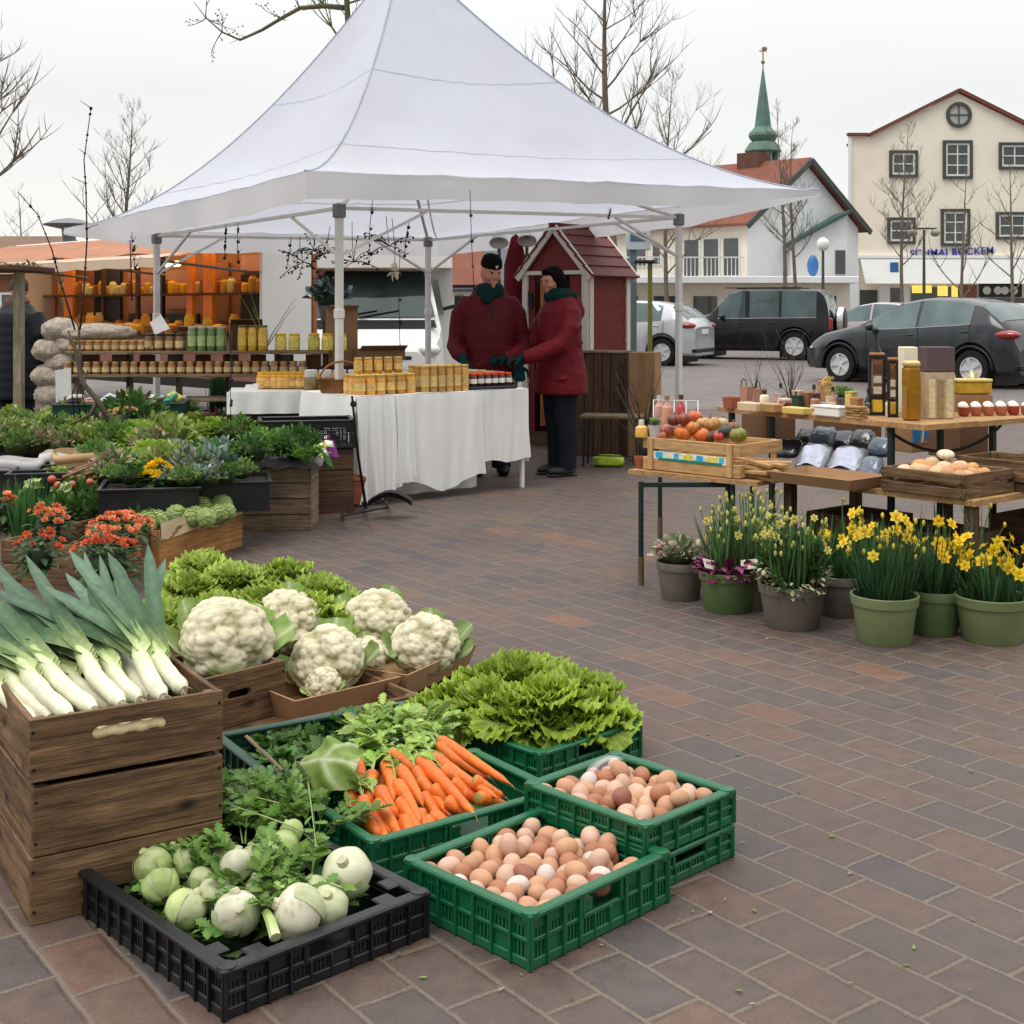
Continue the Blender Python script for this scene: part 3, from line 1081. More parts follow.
for(cpx,zz,rr_,lab)in(((607,764),.165,.07,'clear plastic tray edge standing among eggs of the far crate'),):
 p=at(*cpx,zz)
 mb=MB()
 mb.grid(lambda u,v:Vector((rr_*math.cos(math.pi*u),.01*v,rr_*.55*math.sin(math.pi*u)*v)),16,2)
 mb.grid(lambda u,v:Vector((rr_*math.cos(math.pi*u)*(1-.12*v),-.012*v,rr_*.55*math.sin(math.pi*u)*(1-.12*v))),16,1)
 solo('egg_tray',mb,CLEAR,lab,'egg tray',p-Vector((0,0,.02)),rad(40))
kc,krz,kL,kW=quad((322,804),(406,853),(531,779),(444,735),.115)
plastic_crate('plastic_crate','green plastic crate of bunched carrots in the middle of the display',kc,krz,kL-.015,kW-.015,.112,GREEN_P,'green plastic crates')
CAR=[((660,600),(880,738),.175),((640,650),(845,780),.17),((600,660),(770,832),.165),((415,668),(425,775),.17),((460,700),(458,800),.16),((500,668),(522,790),.175),((510,640),(600,705),.185),((540,690),(612,805),.165),((430,775),(447,872),.135),((480,750),(542,838),.15),((530,730),(604,855),.155),((475,785),(552,912),.13),((540,785),(605,912),.13),((600,815),(638,892),.12),((590,690),(662,800),.15),((600,720),(692,832),.14),((670,690),(800,770),.155),((655,620),(820,720),.165),((680,785),(772,842),.125),((760,722),(858,772),.15),((640,745),(740,815),.135),((398,740),(404,822),.14),((685,850),(640,885),.11),((775,775),(864,798),.13),((700,725),(808,790),.14),((560,840),(585,905),.11),((455,840),(500,905),.10),((620,860),(560,880),.09),((480,700),(495,790),.13),((420,760),(440,850),.115),((470,800),(520,890),.11),((515,800),(570,885),.112),((565,790),(615,870),.112),((610,770),(665,850),.115),((650,770),(720,835),.115),((690,770),(780,825),.115),((730,760),(830,805),.115),((600,840),(650,885),.10),((640,830),(700,860),.10),((405,800),(430,870),.10),((440,840),(490,895),.10)]
ORG=mat('carrot_skin',(1,1,1),.45,spec=.4,var=.16,vs=30,attr=True,bump=.3,bs=90,dirt=(lin(130,72,40),13,.4))
for i,(a_,b_,z)in enumerate(CAR):
 r=random.Random(200+i)
 z-=.014
 pa=at(220+a_[0]/3.012,540+a_[1]/3.012,z)
 pb=at(220+b_[0]/3.012,540+b_[1]/3.012,max(.07,z-.045))
 L=(pb-pa).length
 side='lying across the paving side of the bunch' if a_[0]>590 else('hanging toward the black crate' if b_[1]-a_[1]>2.0*abs(b_[0]-a_[0])else 'in the middle of the fanned bunch')
 t=thing('carrot','orange carrot with its green top '+side,'carrot',pa,0,'carrots '+side)
 M=frame(pb-pa)
 mb=MB(M)
 R0=r.uniform(.018,.0225)
 N=18
 bx,bz=r.uniform(-.008,.008),r.uniform(-.004,.006)
 pts=[Vector((L*k/(N-1),bx*math.sin(3*k/N),bz*math.sin(3.1*k/N)))for k in range(N)]
 rs=[]
 for k in range(N):
  q=k/(N-1)
  e=R0*(1-.62*q**1.3)*(1+.035*math.sin(k*2.3+i))
  if q<.08:
   e*=.62+4.7*q
  if q>.88:
   e*=max(.12,(1-q)/.12)
  rs.append(e)
 cc=[jit((.72,.155,.016),.12,r)for _ in range(N)]
 cc[0]=(.25,.22,.05)
 mb.tube(pts,rs,12,cc)
 mb.tube([pts[-1],pts[-1]+Vector((.02,r.uniform(-.006,.006),-.004))],[.0014,.0003],4,(.5,.2,.06))
 mb.build('root',ORG,t,True,ang=0)
 if i<19 and i not in(9,12,13,15,18):
  mb=MB()
  back=(pa-pb).normalized()
  for k in range(6):
   d=(back*r.uniform(.5,1.0)+Vector((r.uniform(-.35,.15),r.uniform(.3,.8),r.uniform(.15,.7)))).normalized()
   herb_spray(mb,(0,0,0),d,r.uniform(.075,.15),(.27,.40,.075),r,7,.032,stem=(.44,.54,.20),droop=.7)
  mb.build('green_top',LEAF,t,True,ang=0)
hc,hrz,hL,hW=quad((223,736),(284,782),(396,738),(340,704),.125)
plastic_crate('plastic_crate','dark teal plastic crate of leafy greens behind the turnips',hc,hrz,hL,hW,.12,GREEN_D,'dark plastic crates')
for k,(px,py,z)in enumerate(((268,752,.05),(305,748,.05),(330,742,.05),(350,735,.055),(292,768,.05),(335,762,.06))):
 bunch('parsley_bunch','dark green leafy bunch lying in the teal crate behind the cabbage leaf','parsley',at(px,py,z),.08,16,60+k,(.07,.15,.03),.040,.055,.15,'leafy bunches in the teal crate')
mb=MB()
pa,pb=at(246,736,.15),at(284,772,.13)
mb.bar(pa,pb,.012,.006,bev=.002)
solo('wooden_stake',mb,WOOD_GREY,'thin grey wooden stake lying across the teal crate','stake')
def big_leaf(label,c,M,L,W,seed):
 r=random.Random(seed)
 mb=MB(M)
 def fn(u,v):
  a=(u-.5)*2
  wv=W*.5*math.sin(min(1,.12+v*.95)*math.pi*.80)**.8
  z=.22*L*math.sin(v*2.6)-a*a*W*.28+.012*math.sin(9*v+5*a)*abs(a)
  vein=.009*math.cos(16*(v-abs(a)*.4))*(abs(a)+.2)+.022*max(0,abs(a)-.5)*math.sin(21*v+6*a)
  return Vector((L*v,a*wv,z+vein))
 def cf(u,v):
  a=abs(u-.5)*2
  vein=max(0,math.cos(14*(v-a*.35))-.72)*2.6
  m_=max(vein*.7,max(0,1-a*9))
  return lerp((.26,.38,.09),(.66,.70,.46),min(1,m_*1.3))
 mb.grid(fn,24,24,cf)
 return solo('cabbage_leaf',mb,LEAF,label,'leaf',c,0,None,True,0)
big_leaf('large pale cabbage leaf with white veins beside the carrots',at(300,764,.17),frame((.85,-.28,.05),(-.1,-.75,.7)),.17,.15,3)
bunch('carrot_greens','loose pale carrot greens piled behind the carrot crowns','carrot greens',at(383,736,.12),.085,28,77,(.29,.41,.10),.040,.09,.18,None,8)
bunch('carrot_greens','loose pale carrot greens between the carrots and the lettuce crate','carrot greens',at(424,727,.12),.08,22,78,(.27,.39,.09),.038,.085,.16,None,8)
bc,brz,bL,bW=quad3((77,851.6),(230,965.6),(427,880),.1)
bc=bc+Vector((-.02,-.03,0))
bL+=.02
plastic_crate('plastic_crate','black plastic crate of pale kohlrabi standing lowest on the paving',bc,brz,bL-.02,bW-.02,.1,BLACK_P,'dark plastic crates',pads=True,flange=.016)
KOH=[(355,440,60,(.56,.58,.38)),(298,530,62,(.33,.40,.14)),(412,522,54,(.46,.50,.26)),(322,595,56,(.38,.45,.18)),(405,668,62,(.50,.55,.28)),(498,622,58,(.52,.56,.30)),(565,682,70,(.66,.64,.48)),(568,527,54,(.60,.60,.42)),(710,477,60,(.32,.47,.10)),(762,678,80,(.72,.69,.54)),(858,660,62,(.52,.58,.32)),(918,553,80,(.68,.68,.46)),(508,512,38,(.40,.48,.20)),(740,420,42,(.42,.52,.16)),(640,600,46,(.5,.55,.3)),(365,500,44,(.40,.48,.2)),(455,580,46,(.44,.50,.24)),(620,500,44,(.42,.52,.2)),(815,610,48,(.46,.55,.26)),(690,600,44,(.5,.56,.32)),(480,500,40,(.5,.55,.34))]
KL=['cream kohlrabi at the crate corner beside the wooden crates','leafy green kohlrabi below the cream one by the wooden crate','small kohlrabi between the green one and the celery leaves','green wrapped kohlrabi near the black rim','kohlrabi with a brown cut stub over the front rim','pale kohlrabi in the middle of the crate','whitish kohlrabi at the front rim, left of the celery stalks','pinkish white kohlrabi standing among the leaves','round bright green kohlrabi, the greenest one','big white kohlrabi with brown scars by the handle slot','kohlrabi leaning behind the big white one','big ribbed cream kohlrabi closest to the carrots','little green kohlrabi deep in the leaves','little green kohlrabi under the long stems','small kohlrabi behind the whitish one','small kohlrabi squeezed under the cream one by the wooden crates','little pale green kohlrabi in the hollow of the middle ones','green kohlrabi half under the celery leaves','kohlrabi between the big white one and the ribbed one','small kohlrabi touching the pale celery stick','small cream kohlrabi in the second line from the wooden crates']
for i,(x,y,r_,col)in enumerate(KOH):
 r=random.Random(300+i)
 R_=r_/3.2/440*.97
 z=.058+R_
 if i in(7,8,13):
  z+=.03
 c=at(60+x/3.2,700+y/3.2,z)
 t=thing('kohlrabi',KL[i],'kohlrabi',c,0,'kohlrabi in the black crate')
 t.rotation_euler=(r.uniform(-.9,.9),r.uniform(-.9,.9),r.uniform(0,6))
 ph=r.uniform(0,6)
 nl=r.choice([5,6,7])
 mb=MB()
 def fk(d,ph=ph,nl=nl,r=r):
  a=math.atan2(d.y,d.x)
  top_=max(0,d.z)
  return 1+.035*math.cos(nl*a+ph+d.z*2.5)*(1-abs(d.z))-.10*top_**6-.12*max(0,-d.z)**6+.02*noise.noise(d*3+Vector((ph,0,0)))
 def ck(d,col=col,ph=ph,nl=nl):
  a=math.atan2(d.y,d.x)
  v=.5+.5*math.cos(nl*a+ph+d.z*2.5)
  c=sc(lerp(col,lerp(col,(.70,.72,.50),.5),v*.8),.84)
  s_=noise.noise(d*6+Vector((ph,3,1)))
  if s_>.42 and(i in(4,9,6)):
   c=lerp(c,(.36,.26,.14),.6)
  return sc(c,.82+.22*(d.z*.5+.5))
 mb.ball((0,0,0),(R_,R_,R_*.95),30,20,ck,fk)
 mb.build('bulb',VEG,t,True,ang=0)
 mb=MB()
 lf=5 if i in(1,3,4,5)else 3
 n_,m_=8,7
 for k in range(lf):
  a0=k*6.283/lf+ph
  tone=r.uniform(.8,1.2)
  lc=sc(lerp(col,(.36,.46,.15),.5),tone)
  hh=r.uniform(.25,.75)
  def fl_(u,v,a0=a0,hh=hh):
   a=a0+(u-.5)*(1.5*(1-v*.55))
   th=math.pi*(.93-v*hh)
   q=R_*(1.035+.06*v**3+.02*math.sin(6*u+ph))
   return Vector((q*math.sin(th)*math.cos(a),q*math.sin(th)*math.sin(a),q*.95*math.cos(th)))
  mb.grid(fl_,n_,m_,lambda u,v:lerp(sc(lc,1.3),lc,v))
 mb.tube([(0,0,R_*.80),(0,.003,R_*1.02)],[R_*.26,R_*.20],9,lerp(col,(.55,.5,.3),.6))
 mb.build('leaf_wrapper',LEAFM,t,True)
mb=MB()
r=random.Random(17)
for k in range(170):
 v=rot(0,0,brz)@Vector((r.uniform(-.24,.24),r.uniform(-.17,.19),.03+r.uniform(0,.035)))
 c_=jit((.07,.15,.03),.4,r)
 mb.leaf(T(v)@frame((r.uniform(-1,1),r.uniform(-1,1),r.uniform(-.1,.7))),r.uniform(.05,.09),r.uniform(.03,.05),JAG,sc(c_,.7),curl=-.2,fold=.2,tip=c_)
solo('leaf_bed',mb,LEAF,'loose dark leaves lining the black crate under the kohlrabi','leaves',bc,ang=0)
CEL=[(480,400,.12,11),(590,470,.12,6),(450,590,.10,5),(630,570,.12,6),(420,480,.11,5),(600,720,.08,4),(640,345,.11,9),(600,385,.11,9),(760,345,.11,9),(560,345,.10,8),(655,640,.12,7),(800,570,.12,5),(690,405,.11,9),(820,430,.10,8),(720,310,.11,8)]
for i,(x,y,z,n)in enumerate(CEL):
 lab=('celery leaves spread between kohlrabi in the black crate' if y>390 else 'heap of feathery celery leaves at the carrot end of the black crate')
 bunch('celery_leaves',lab,'celery',at(60+x/3.2,700+y/3.2,z-.03),.08,int(n*1.4),90+i,(.13,.235,.045)if y>380 else(.10,.175,.045),.034 if y>390 else.024,.11,.13,'celery leaves among the kohlrabi' if y>390 else 'heap of celery leaves',13)
mb=MB()
r=random.Random(5)
for(a_,b_)in(((420,275),(780,420)),((330,285),(600,300)),((470,270),(700,330)),((820,430),(790,240)),((560,230),(640,300))):
 pa,pb=at(60+b_[0]/3.2,700+b_[1]/3.2,.14),at(60+a_[0]/3.2,700+a_[1]/3.2,.19)
 herb_spray(mb,pa,pb-pa,(pb-pa).length,(.10,.19,.035),r,8,.035,stem=(.40,.50,.18),droop=.1)
solo('celery_stalk',mb,LEAF,'long pale celery stems sticking out over the wooden crates','celery',group=None,ang=0)
for i,(a_,b_)in enumerate((((690,590),(740,640)),((660,680),(690,760)),((800,600),(720,620)))):
 pa,pb=at(60+a_[0]/3.2,700+a_[1]/3.2,.12),at(60+b_[0]/3.2,700+b_[1]/3.2,.10)
 mb=MB()
 mb.tube([pa,(pa+pb)/2+Vector((0,0,.006)),pb],[.009,.011,.012],8,[(.30,.42,.10),(.42,.52,.18),(.55,.60,.32)])
 solo('celery_stick',mb,VEG,'thick pale celery stick lying beside the big white kohlrabi','celery',group='celery sticks beside the big kohlrabi')
mb=MB()
r=random.Random(99)
for k in range(120):
 c=at(r.uniform(250,980),r.uniform(560,1015),.004)if k%3 else at(r.uniform(430,760),r.uniform(700,960),.004)
 cl_=r.choice([(.16,.22,.06),(.22,.17,.09),(.30,.26,.18),(.10,.14,.04),(.36,.34,.28)])
 s_=r.uniform(.006,.022)
 mb.leaf(T(c)@rot(0,0,r.uniform(0,6.28)),s_,s_*r.uniform(.2,.6),OVAL,jit(cl_,.3,r),curl=r.uniform(0,.3),fold=.2)
o=mb.build('leaf_litter',LEAFM,None,True,ang=0)
o['kind']='stuff'
AX=Vector((.788,.616,0))
AY=Vector((-.616,.788,0))
PN=Vector((-1.25,9.55,0))
PR=PN+AX*3.46
PL=PN+AY*3.27
PB=Vector((-.89,14.0,0))
CANVAS=mat('white_canopy_canvas',lin(223,226,237),.62,spec=.25,var=.05,vs=1.1,bump=.22,bs=3.2,bd=.05,trans=.40,dirt=(lin(206,204,206),.8,.35))
VALC=mat('white_valance_canvas',lin(240,240,240),.65,spec=.2,var=.05,vs=1.5,bump=.2,bs=4,bd=.04,trans=.5)
SEAM=mat('canopy_seam_tape',lin(190,194,210),.7,trans=.3)
WHITE_M=mat('white_powder_coat',lin(222,220,214),.4,spec=.4,var=.05,dirt=(lin(150,146,138),5,.3))
STEEL=mat('grey_steel',lin(120,122,124),.45,.7,var=.1)
DARKM=mat('dark_green_metal',lin(30,48,44),.5,.3,var=.12)
BLACKM=mat('black_wire',lin(24,22,22),.6,var=.1)
tent=thing('market_tent','white pointed market tent on four white poles over the honey table','tent',(PN+PR+PL+PB)/4)
o_=tent.location.copy()
TP=P(403,-52,11.75)
cN,cL,cR,cB=P(305,171,9.0),P(64,229,12.15),P(820,190,11.6),Vector((-.85,15.0,2.15))
EDG=[(cN,cR),(cR,cB),(cB,cL),(cL,cN)]
def canopy_side(a,b,top,p=1.72,sag=.10):
 def fn(u,v):
  e=a.lerp(b,u)
  q=e.lerp(top,v)
  z0=e.z-sag*.55*math.sin(math.pi*u)*0
  z=z0+(top.z-z0)*v**(p+.12*math.sin(math.pi*u))
  inward=.07*math.sin(math.pi*u)*(1-v)
  c=(a+b)/2
  q=q+(Vector((o_.x,o_.y,0))-Vector((c.x,c.y,0))).normalized()*inward
  wr=.004*math.sin(37*u+9*v)*(1-v)**2+.008*math.sin(23*v+5*u)*math.sin(math.pi*u)+.005*math.sin(61*u-13*v)*math.sin(math.pi*u)
  return Vector((q.x,q.y,z+wr))-o_
 return fn
mb=MB()
for a,b in EDG:
 mb.grid(canopy_side(a,b,TP),26,22)
mb.build('canopy',CANVAS,tent,True,ang=0)
for(a,b),(d0,dm,d1)in zip(EDG,((.19,.17,.04),(.05,.2,.2),(.2,.2,.05),(.04,.21,.19))):
 mb=MB()
 f=canopy_side(a,b,TP)
 def fv(u,v):
  t=f(u,0)
  d=d0+(dm-d0)*min(1,u/.28)if u<.5 else dm+(d1-dm)*max(0,(u-.72)/.28)
  sc_=.010*math.sin(31*u)*v+.007*math.sin(17*u+2)*v
  n=Vector(((b-a).y,-(b-a).x,0)).normalized()
  return t+Vector((0,0,-.002-d*v))+n*sc_
 mb.grid(fv,40,4)
 mb.build('valance',VALC,tent,True,ang=0)
for a,b in EDG:
 f=canopy_side(a,b,TP)
 up3=Vector((0,0,.004))
 for v_ in(.30,.62):
  mb=MB()
  mb.grid(lambda u,v:f(u,v_+.004*v)+up3,26,1)
  mb.build('seam',SEAM,tent,True,ang=0)
 mb=MB()
 mb.tube([f(0,k/22)+up3 for k in range(23)],.008,5)
 mb.build('ridge_piping',SEAM,tent,True)
 mb=MB()
 mb.grid(lambda u,v:f(u,.0+.012*v)+up3,26,1)
 mb.build('hem',SEAM,tent,True,ang=0)
HT=[2.12,2.20,2.06,2.12]
for p,h in zip((PN,PR,PL,PB),HT):
 mb=MB()
 mb.box((p.x-o_.x,p.y-o_.y,h*.5),(.05,.05,h),rz=math.atan2(AX.y,AX.x),bev=.005)
 mb.box((p.x-o_.x,p.y-o_.y,.005),(.11,.11,.01),rz=math.atan2(AX.y,AX.x),bev=.002)
 mb.box((p.x-o_.x,p.y-o_.y,h*.62),(.062,.062,.07),rz=math.atan2(AX.y,AX.x),bev=.006)
 pole=mb.build('pole',WHITE_M,tent)
 mb=MB()
 mb.box((p.x-o_.x,p.y-o_.y,h-.06),(.075,.075,.1),rz=math.atan2(AX.y,AX.x),bev=.006)
 mb.build('bracket',STEEL,pole)
quad_=[(PN,HT[0]),(PR,HT[1]),(PB,HT[3]),(PL,HT[2])]
for i in range(4):
 (p,hp),(q,hq)=quad_[i],quad_[(i+1)%4]
 a,b=p-o_,q-o_
 a,b=Vector((a.x,a.y,hp-.05)),Vector((b.x,b.y,hq-.05))
 mb=MB()
 mb.bar(a+Vector((0,0,.01)),b+Vector((0,0,.01)),.022,.026)
 mb.bar(a+Vector((0,0,-.34)),a.lerp(b,.22)+Vector((0,0,.0)),.018,.02)
 mb.bar(b+Vector((0,0,-.34)),b.lerp(a,.22)+Vector((0,0,.0)),.018,.02)
 mb.build('truss_bar',WHITE_M,tent)
mb=MB()
for p,h in quad_:
 a=p-o_
 mb=MB()
 mb.tube([Vector((a.x,a.y,h-.04)),Vector((a.x*.5,a.y*.5,h+.35)),Vector((0,0,2.75))],.016,8)
 mb.build('roof_strut',WHITE_M,tent,True)
mb=MB()
mb.tube([Vector((TP.x-o_.x,TP.y-o_.y,2.7)),Vector((TP.x-o_.x,TP.y-o_.y,TP.z-.05))],.025,8)
mb.build('centre_pole',WHITE_M,tent,True)
TZ=.75
tA,tB=at(358,396.6,TZ),at(525,388.5,TZ)
tax=(tB-tA).xy.normalized()
trot=math.atan2(tax.y,tax.x)
tlen=(tB-tA).xy.length
tw=.75
tbl=thing('market_table','long folding table under the white cloth with honey jars','table',Vector((tA.x,tA.y,0)),trot)
mb=MB()
mb.box((tlen/2,tw/2,TZ-.02),(tlen,tw,.028),bev=.004)
mb.build('tabletop',WHITE_M,tbl)
for x in(.12,tlen-.012):
 for y in(.02,tw-.05):
  mb=MB()
  mb.box((x,y,(TZ-.036)/2),(.03,.03,TZ-.036),bev=.004)
  mb.build('leg',WHITE_M,tbl)
CLOTH=mat('white_cotton_cloth',lin(240,240,237),.85,spec=.15,var=.04,vs=3,bump=.12,bs=9,bd=.02,trans=.12)
mb=MB()
mb.grid(lambda u,v:Vector((-.02+(tlen+.04)*u,-.012+(tw+.024)*v,TZ+.0015+.0015*math.sin(19*u+7*v))),30,10)
def drape(x0,x1,y,bot,amp,k,ph,out=0):
 def fn(u,v):
  x=x0+(x1-x0)*u
  b=bot(u)
  z=TZ-(TZ-b)*v
  f=v**.7
  yy=y-f*(amp*(.5+.5*math.sin(k*u+ph+.9*v))+amp*.5*math.sin(k*2.3*u+ph*2+v))-out*f
  return Vector((x+.012*math.sin(5*v+9*u)*v,yy,z))
 return fn
mb.grid(drape(-.02,tlen*.30,-.012,lambda u:.02+.16*u*u,.03,22,0,.02),40,16)
mb.grid(drape(tlen*.20,tlen*.72,-.02,lambda u:.13-.05*math.sin(3.14*u)+.03*math.sin(9*u),.022,15,1.4,.015),60,16)
mb.grid(drape(tlen*.715,tlen+.02,-.013,lambda u:.22+.012*math.sin(8*u),.014,12,2.2),34,16)
cl=[p for p in()]
mb2=mb
mb2 .grid(lambda u,v:Vector((-.02-v**.7*(.03+.02*math.sin(14*u)),tw*u-.01,TZ-.70*v)),24,14)
mb2 .grid(lambda u,v:Vector((tlen+.02+v**.7*(.012+.01*math.sin(12*u)),tw*u-.01,TZ-.55*v)),24,14)
solo('tablecloth',mb2,CLOTH,'white cloth draped over the honey table with a slit toward one end','tablecloth',Vector((tA.x,tA.y,0)),trot,ang=0)
mb=MB()
mb.grid(lambda u,v:Vector((tlen*(.12+.7*u),.24+.02*math.sin(26*u)*(1-v),.008+.5*v)),50,6)
solo('underskirt',mb,CLOTH,'second white cloth hanging behind, under the honey table','cloth',Vector((tA.x,tA.y,0)),trot,ang=0)
def tl(x,y,z=0):
 return Vector((tA.x,tA.y,TZ+.0035))+rot(0,0,trot)@Vector((x,y,z))
HONEY=mat('honey_in_glass',(1,1,1),.12,spec=.6,var=.28,vs=16,attr=True,coat=.4,ovar=.3)
LABEL=mat('paper_label',(1,1,1),.7,spec=.2,var=.3,vs=45,attr=True,ovar=.15)
LID=mat('jar_lid',(1,1,1),.35,.3,var=.08,attr=True)
def jar_proto(r,h,col,lid,label_c,lidh=.016,n=16):
 t=thing('jar',None,'jar')
 mb=MB()
 mb.lathe([(0,0),(r*.9,0),(r,.006),(r,h*.82),(r*.86,h*.93),(r*.84,h)],n,col=col)
 mb.build('glass',HONEY,t,True)
 mb=MB()
 mb.lathe([(r*.9,h-.002),(r*.92,h+.002),(r*.92,h+lidh-.003),(r*.84,h+lidh),(0,h+lidh)],n,col=lid)
 mb.build('lid',LID,t,True)
 if label_c:
  mb=MB()
  k=10
  vs=[]
  for j in range(2):
   for i in range(k+1):
    a=-math.pi/2+(i/k-.5)*2.6
    vs.append((math.cos(a)*(r+.0012),math.sin(a)*(r+.0012),h*(.22+.45*j)))
  mb.add(vs,[(i,i+1,k+2+i,k+1+i)for i in range(k)],label_c)
  mb.build('label',LABEL,t,True)
 return t
GOLD,DKGOLD,AMBER,YEL=lin(196,138,44),lin(168,104,30),lin(140,78,26),lin(222,184,84)
CRM=lin(226,214,180)
J={'gold':jar_proto(.039,.125,GOLD,lin(206,172,90),lin(214,182,110)),'tall':jar_proto(.033,.175,lin(190,140,62),lin(200,164,92),lin(206,178,116)),'pale':jar_proto(.036,.115,lin(214,186,128),lin(210,188,140),CRM),'red':jar_proto(.031,.075,lin(60,22,20),lin(196,74,40),lin(232,226,214)),}
USED=set()
def jar(kind,loc,label,group,rz=0,s=1.0):
 if kind not in USED:
  USED.add(kind)
  o=J[kind]
  o.location,o.rotation_euler,o.scale=loc,(0,0,rz),(s,s,s)
  return tag(o,label,'jar',group)
 return dup(J[kind],loc,rz,label,group,s)
r=random.Random(2)
for j in range(3):
 for i in range(6):
  jar('gold',tl(.06+i*.084+.01*j,.075+j*.086,.0),'golden honey jar in the front row of short jars by the tent pole' if j==0 else 'golden honey jar behind the front row by the tent pole','short honey jars by the tent pole' if j==0 else 'short honey jars in the rear rows',r.uniform(-.3,.3))
for i in range(5):
 jar('gold',tl(.12+i*.084,.19,.1425),'golden honey jar in the upper layer of the short jar block','upper layer of short honey jars',r.uniform(-.3,.3),.8)
for j in range(3):
 for i in range(6):
  jar('tall',tl(.60+i*.071,.065+j*.078),'tall slim honey jar in the middle of the table edge' if j==0 else 'tall slim honey jar behind the front row','tall honey jars front row' if j==0 else 'tall honey jars second row',r.uniform(-.3,.3))
for j in range(4):
 for i in range(9):
  jar('pale',tl(.62+i*.086,.32+j*.09),'pale creamy honey jar in the rows before the sellers','pale honey jars before the sellers',r.uniform(-.4,.4))
for j in range(3):
 for i in range(6):
  jar('red',tl(1.04+i*.066,.075+j*.066,.03),'small dark jam jar with an orange red lid on the black tray','small jam jars with orange lids',r.uniform(-.2,.2))
mb=MB()
mb.box((0,0,.012),(.44,.23,.024),bev=.004)
solo('display_tray',mb,BLACK_P,'flat black tray under the small jam jars with orange lids','tray',tl(1.205,.14),trot)
mb=MB()
mb.grid(lambda u,v:Vector((.24*u,.26*v,.06+.06*math.sin(2.4*u)-.10*max(0,u-.6)**1.2*2)),14,8,lin(206,178,136))
solo('paper_bag',mb,CLOTHV,'tan paper bag lying at the corner of the honey table by the red coats','bag',tl(tlen-.18,.20),trot,ang=0)
bk=thing('wicker_basket','flat brown wicker basket of small jars on the honey table','basket',tl(.15,.45),trot)
WICK=mat('wicker',lin(138,92,52),.8,var=.3,vs=60,bump=.6,bs=130)
mb=MB()
mb.lathe([(.0,.0),(.13,0),(.155,.09),(.165,.10),(.15,.095),(.125,.01),(0,.012)],24,sx=1.25)
mb.build('bowl',WICK,bk,True)
mb=MB()
mb.tube([(.19*math.cos(a),0,.09+.13*math.sin(a))for a in[math.pi*k/12 for k in range(13)]],.008,8)
mb.build('handle',WICK,bk,True)
SKIN=mat('skin',lin(186,130,108),.55,spec=.35,var=.06,vs=30)
REDC=mat('dark_red_parka',lin(104,18,30),.7,spec=.2,var=.2,vs=7,bump=.55,bs=9,bd=.05)
REDD=mat('maroon_jacket',lin(84,15,25),.7,spec=.2,var=.2,vs=7,bump=.55,bs=8,bd=.05)
NAVY=mat('dark_navy_jeans',lin(26,30,40),.85,spec=.15,var=.2,vs=9,bump=.2,bs=40)
TEAL=mat('dark_teal_scarf',lin(18,44,44),.9,spec=.1,var=.2,vs=20,bump=.5,bs=70)
KNIT=mat('black_knit',lin(16,18,20),.95,spec=.1,var=.2,vs=40,bump=.5,bs=140)
GLOVE=mat('teal_knit_glove',lin(16,48,50),.9,spec=.1,var=.2,vs=40,bump=.4,bs=120)
SHOE=mat('black_shoe',lin(18,17,17),.5,var=.1)
HAIR=mat('dark_hair',lin(15,12,11),.85,spec=.08,var=.3,vs=60,bump=.5,bs=90)
PUFF=mat('dark_quilted_coat',lin(20,24,32),.6,spec=.3,var=.15,vs=6)
def blend(o,vox,it=4):
 m_=o.modifiers.new('join','REMESH')
 m_.mode='VOXEL'
 m_.voxel_size=vox
 m_.use_smooth_shade=True
 s_=o.modifiers.new('soft','SMOOTH')
 s_.iterations=it
 s_.factor=.5
 return o
def loft(mb,rings,n=20):
 vs,fs=[],[]
 for rg in rings:
  c,a,b=Vector(rg[0]),rg[1],rg[2]
  q=rg[3]if len(rg)>3 else 0
  for k in range(n):
   t=2*math.pi*k/n
   x,y=a*math.cos(t),b*math.sin(t)
   vs.append(c+Vector((x*math.cos(q)-y*math.sin(q),x*math.sin(q)+y*math.cos(q),0)))
 m_=len(rings)
 for i in range(m_-1):
  for k in range(n):
   k2=(k+1)%n
   fs.append((i*n+k,i*n+k2,(i+1)*n+k2,(i+1)*n+k))
 fs.append(tuple(reversed(range(n))))
 fs.append(tuple((m_-1)*n+k for k in range(n)))
 mb.add(vs,fs)
def head_mesh(c,M,s=1.0):
 mb=MB(T(c)@M@S(s,s,s))
 def fh(d):
  k=1.0
  if d.y<0:
   k*=1-.10*max(0,-d.z)*(1-abs(d.x))
   k+=.05*max(0,1-abs(d.z+.75)/.25)*max(0,1-abs(d.x)/.35)
  k*=1-.20*max(0,-d.z-.1)*abs(d.x)
  return k
 mb.ball((0,0,0),(.074,.094,.115),28,22,fn=fh)
 mb.ball((0,-.088,-.012),(.012,.018,.022),10,8)
 mb.ball((0,-.082,.005),(.009,.014,.03),10,8)
 mb.ball((0,-.076,-.054),(.026,.014,.007),10,8)
 mb.ball((0,-.076,-.065),(.022,.014,.007),10,8)
 mb.ball((0,-.070,-.092),(.026,.02,.018),10,8)
 for e in(-1,1):
  mb.ball((e*.031,-.082,.032),(.024,.012,.008),10,8)
  mb.ball((e*.04,-.064,-.022),(.024,.022,.022),10,8)
  mb.ball((e*.075,.006,-.004),(.009,.02,.03),10,8)
 return mb
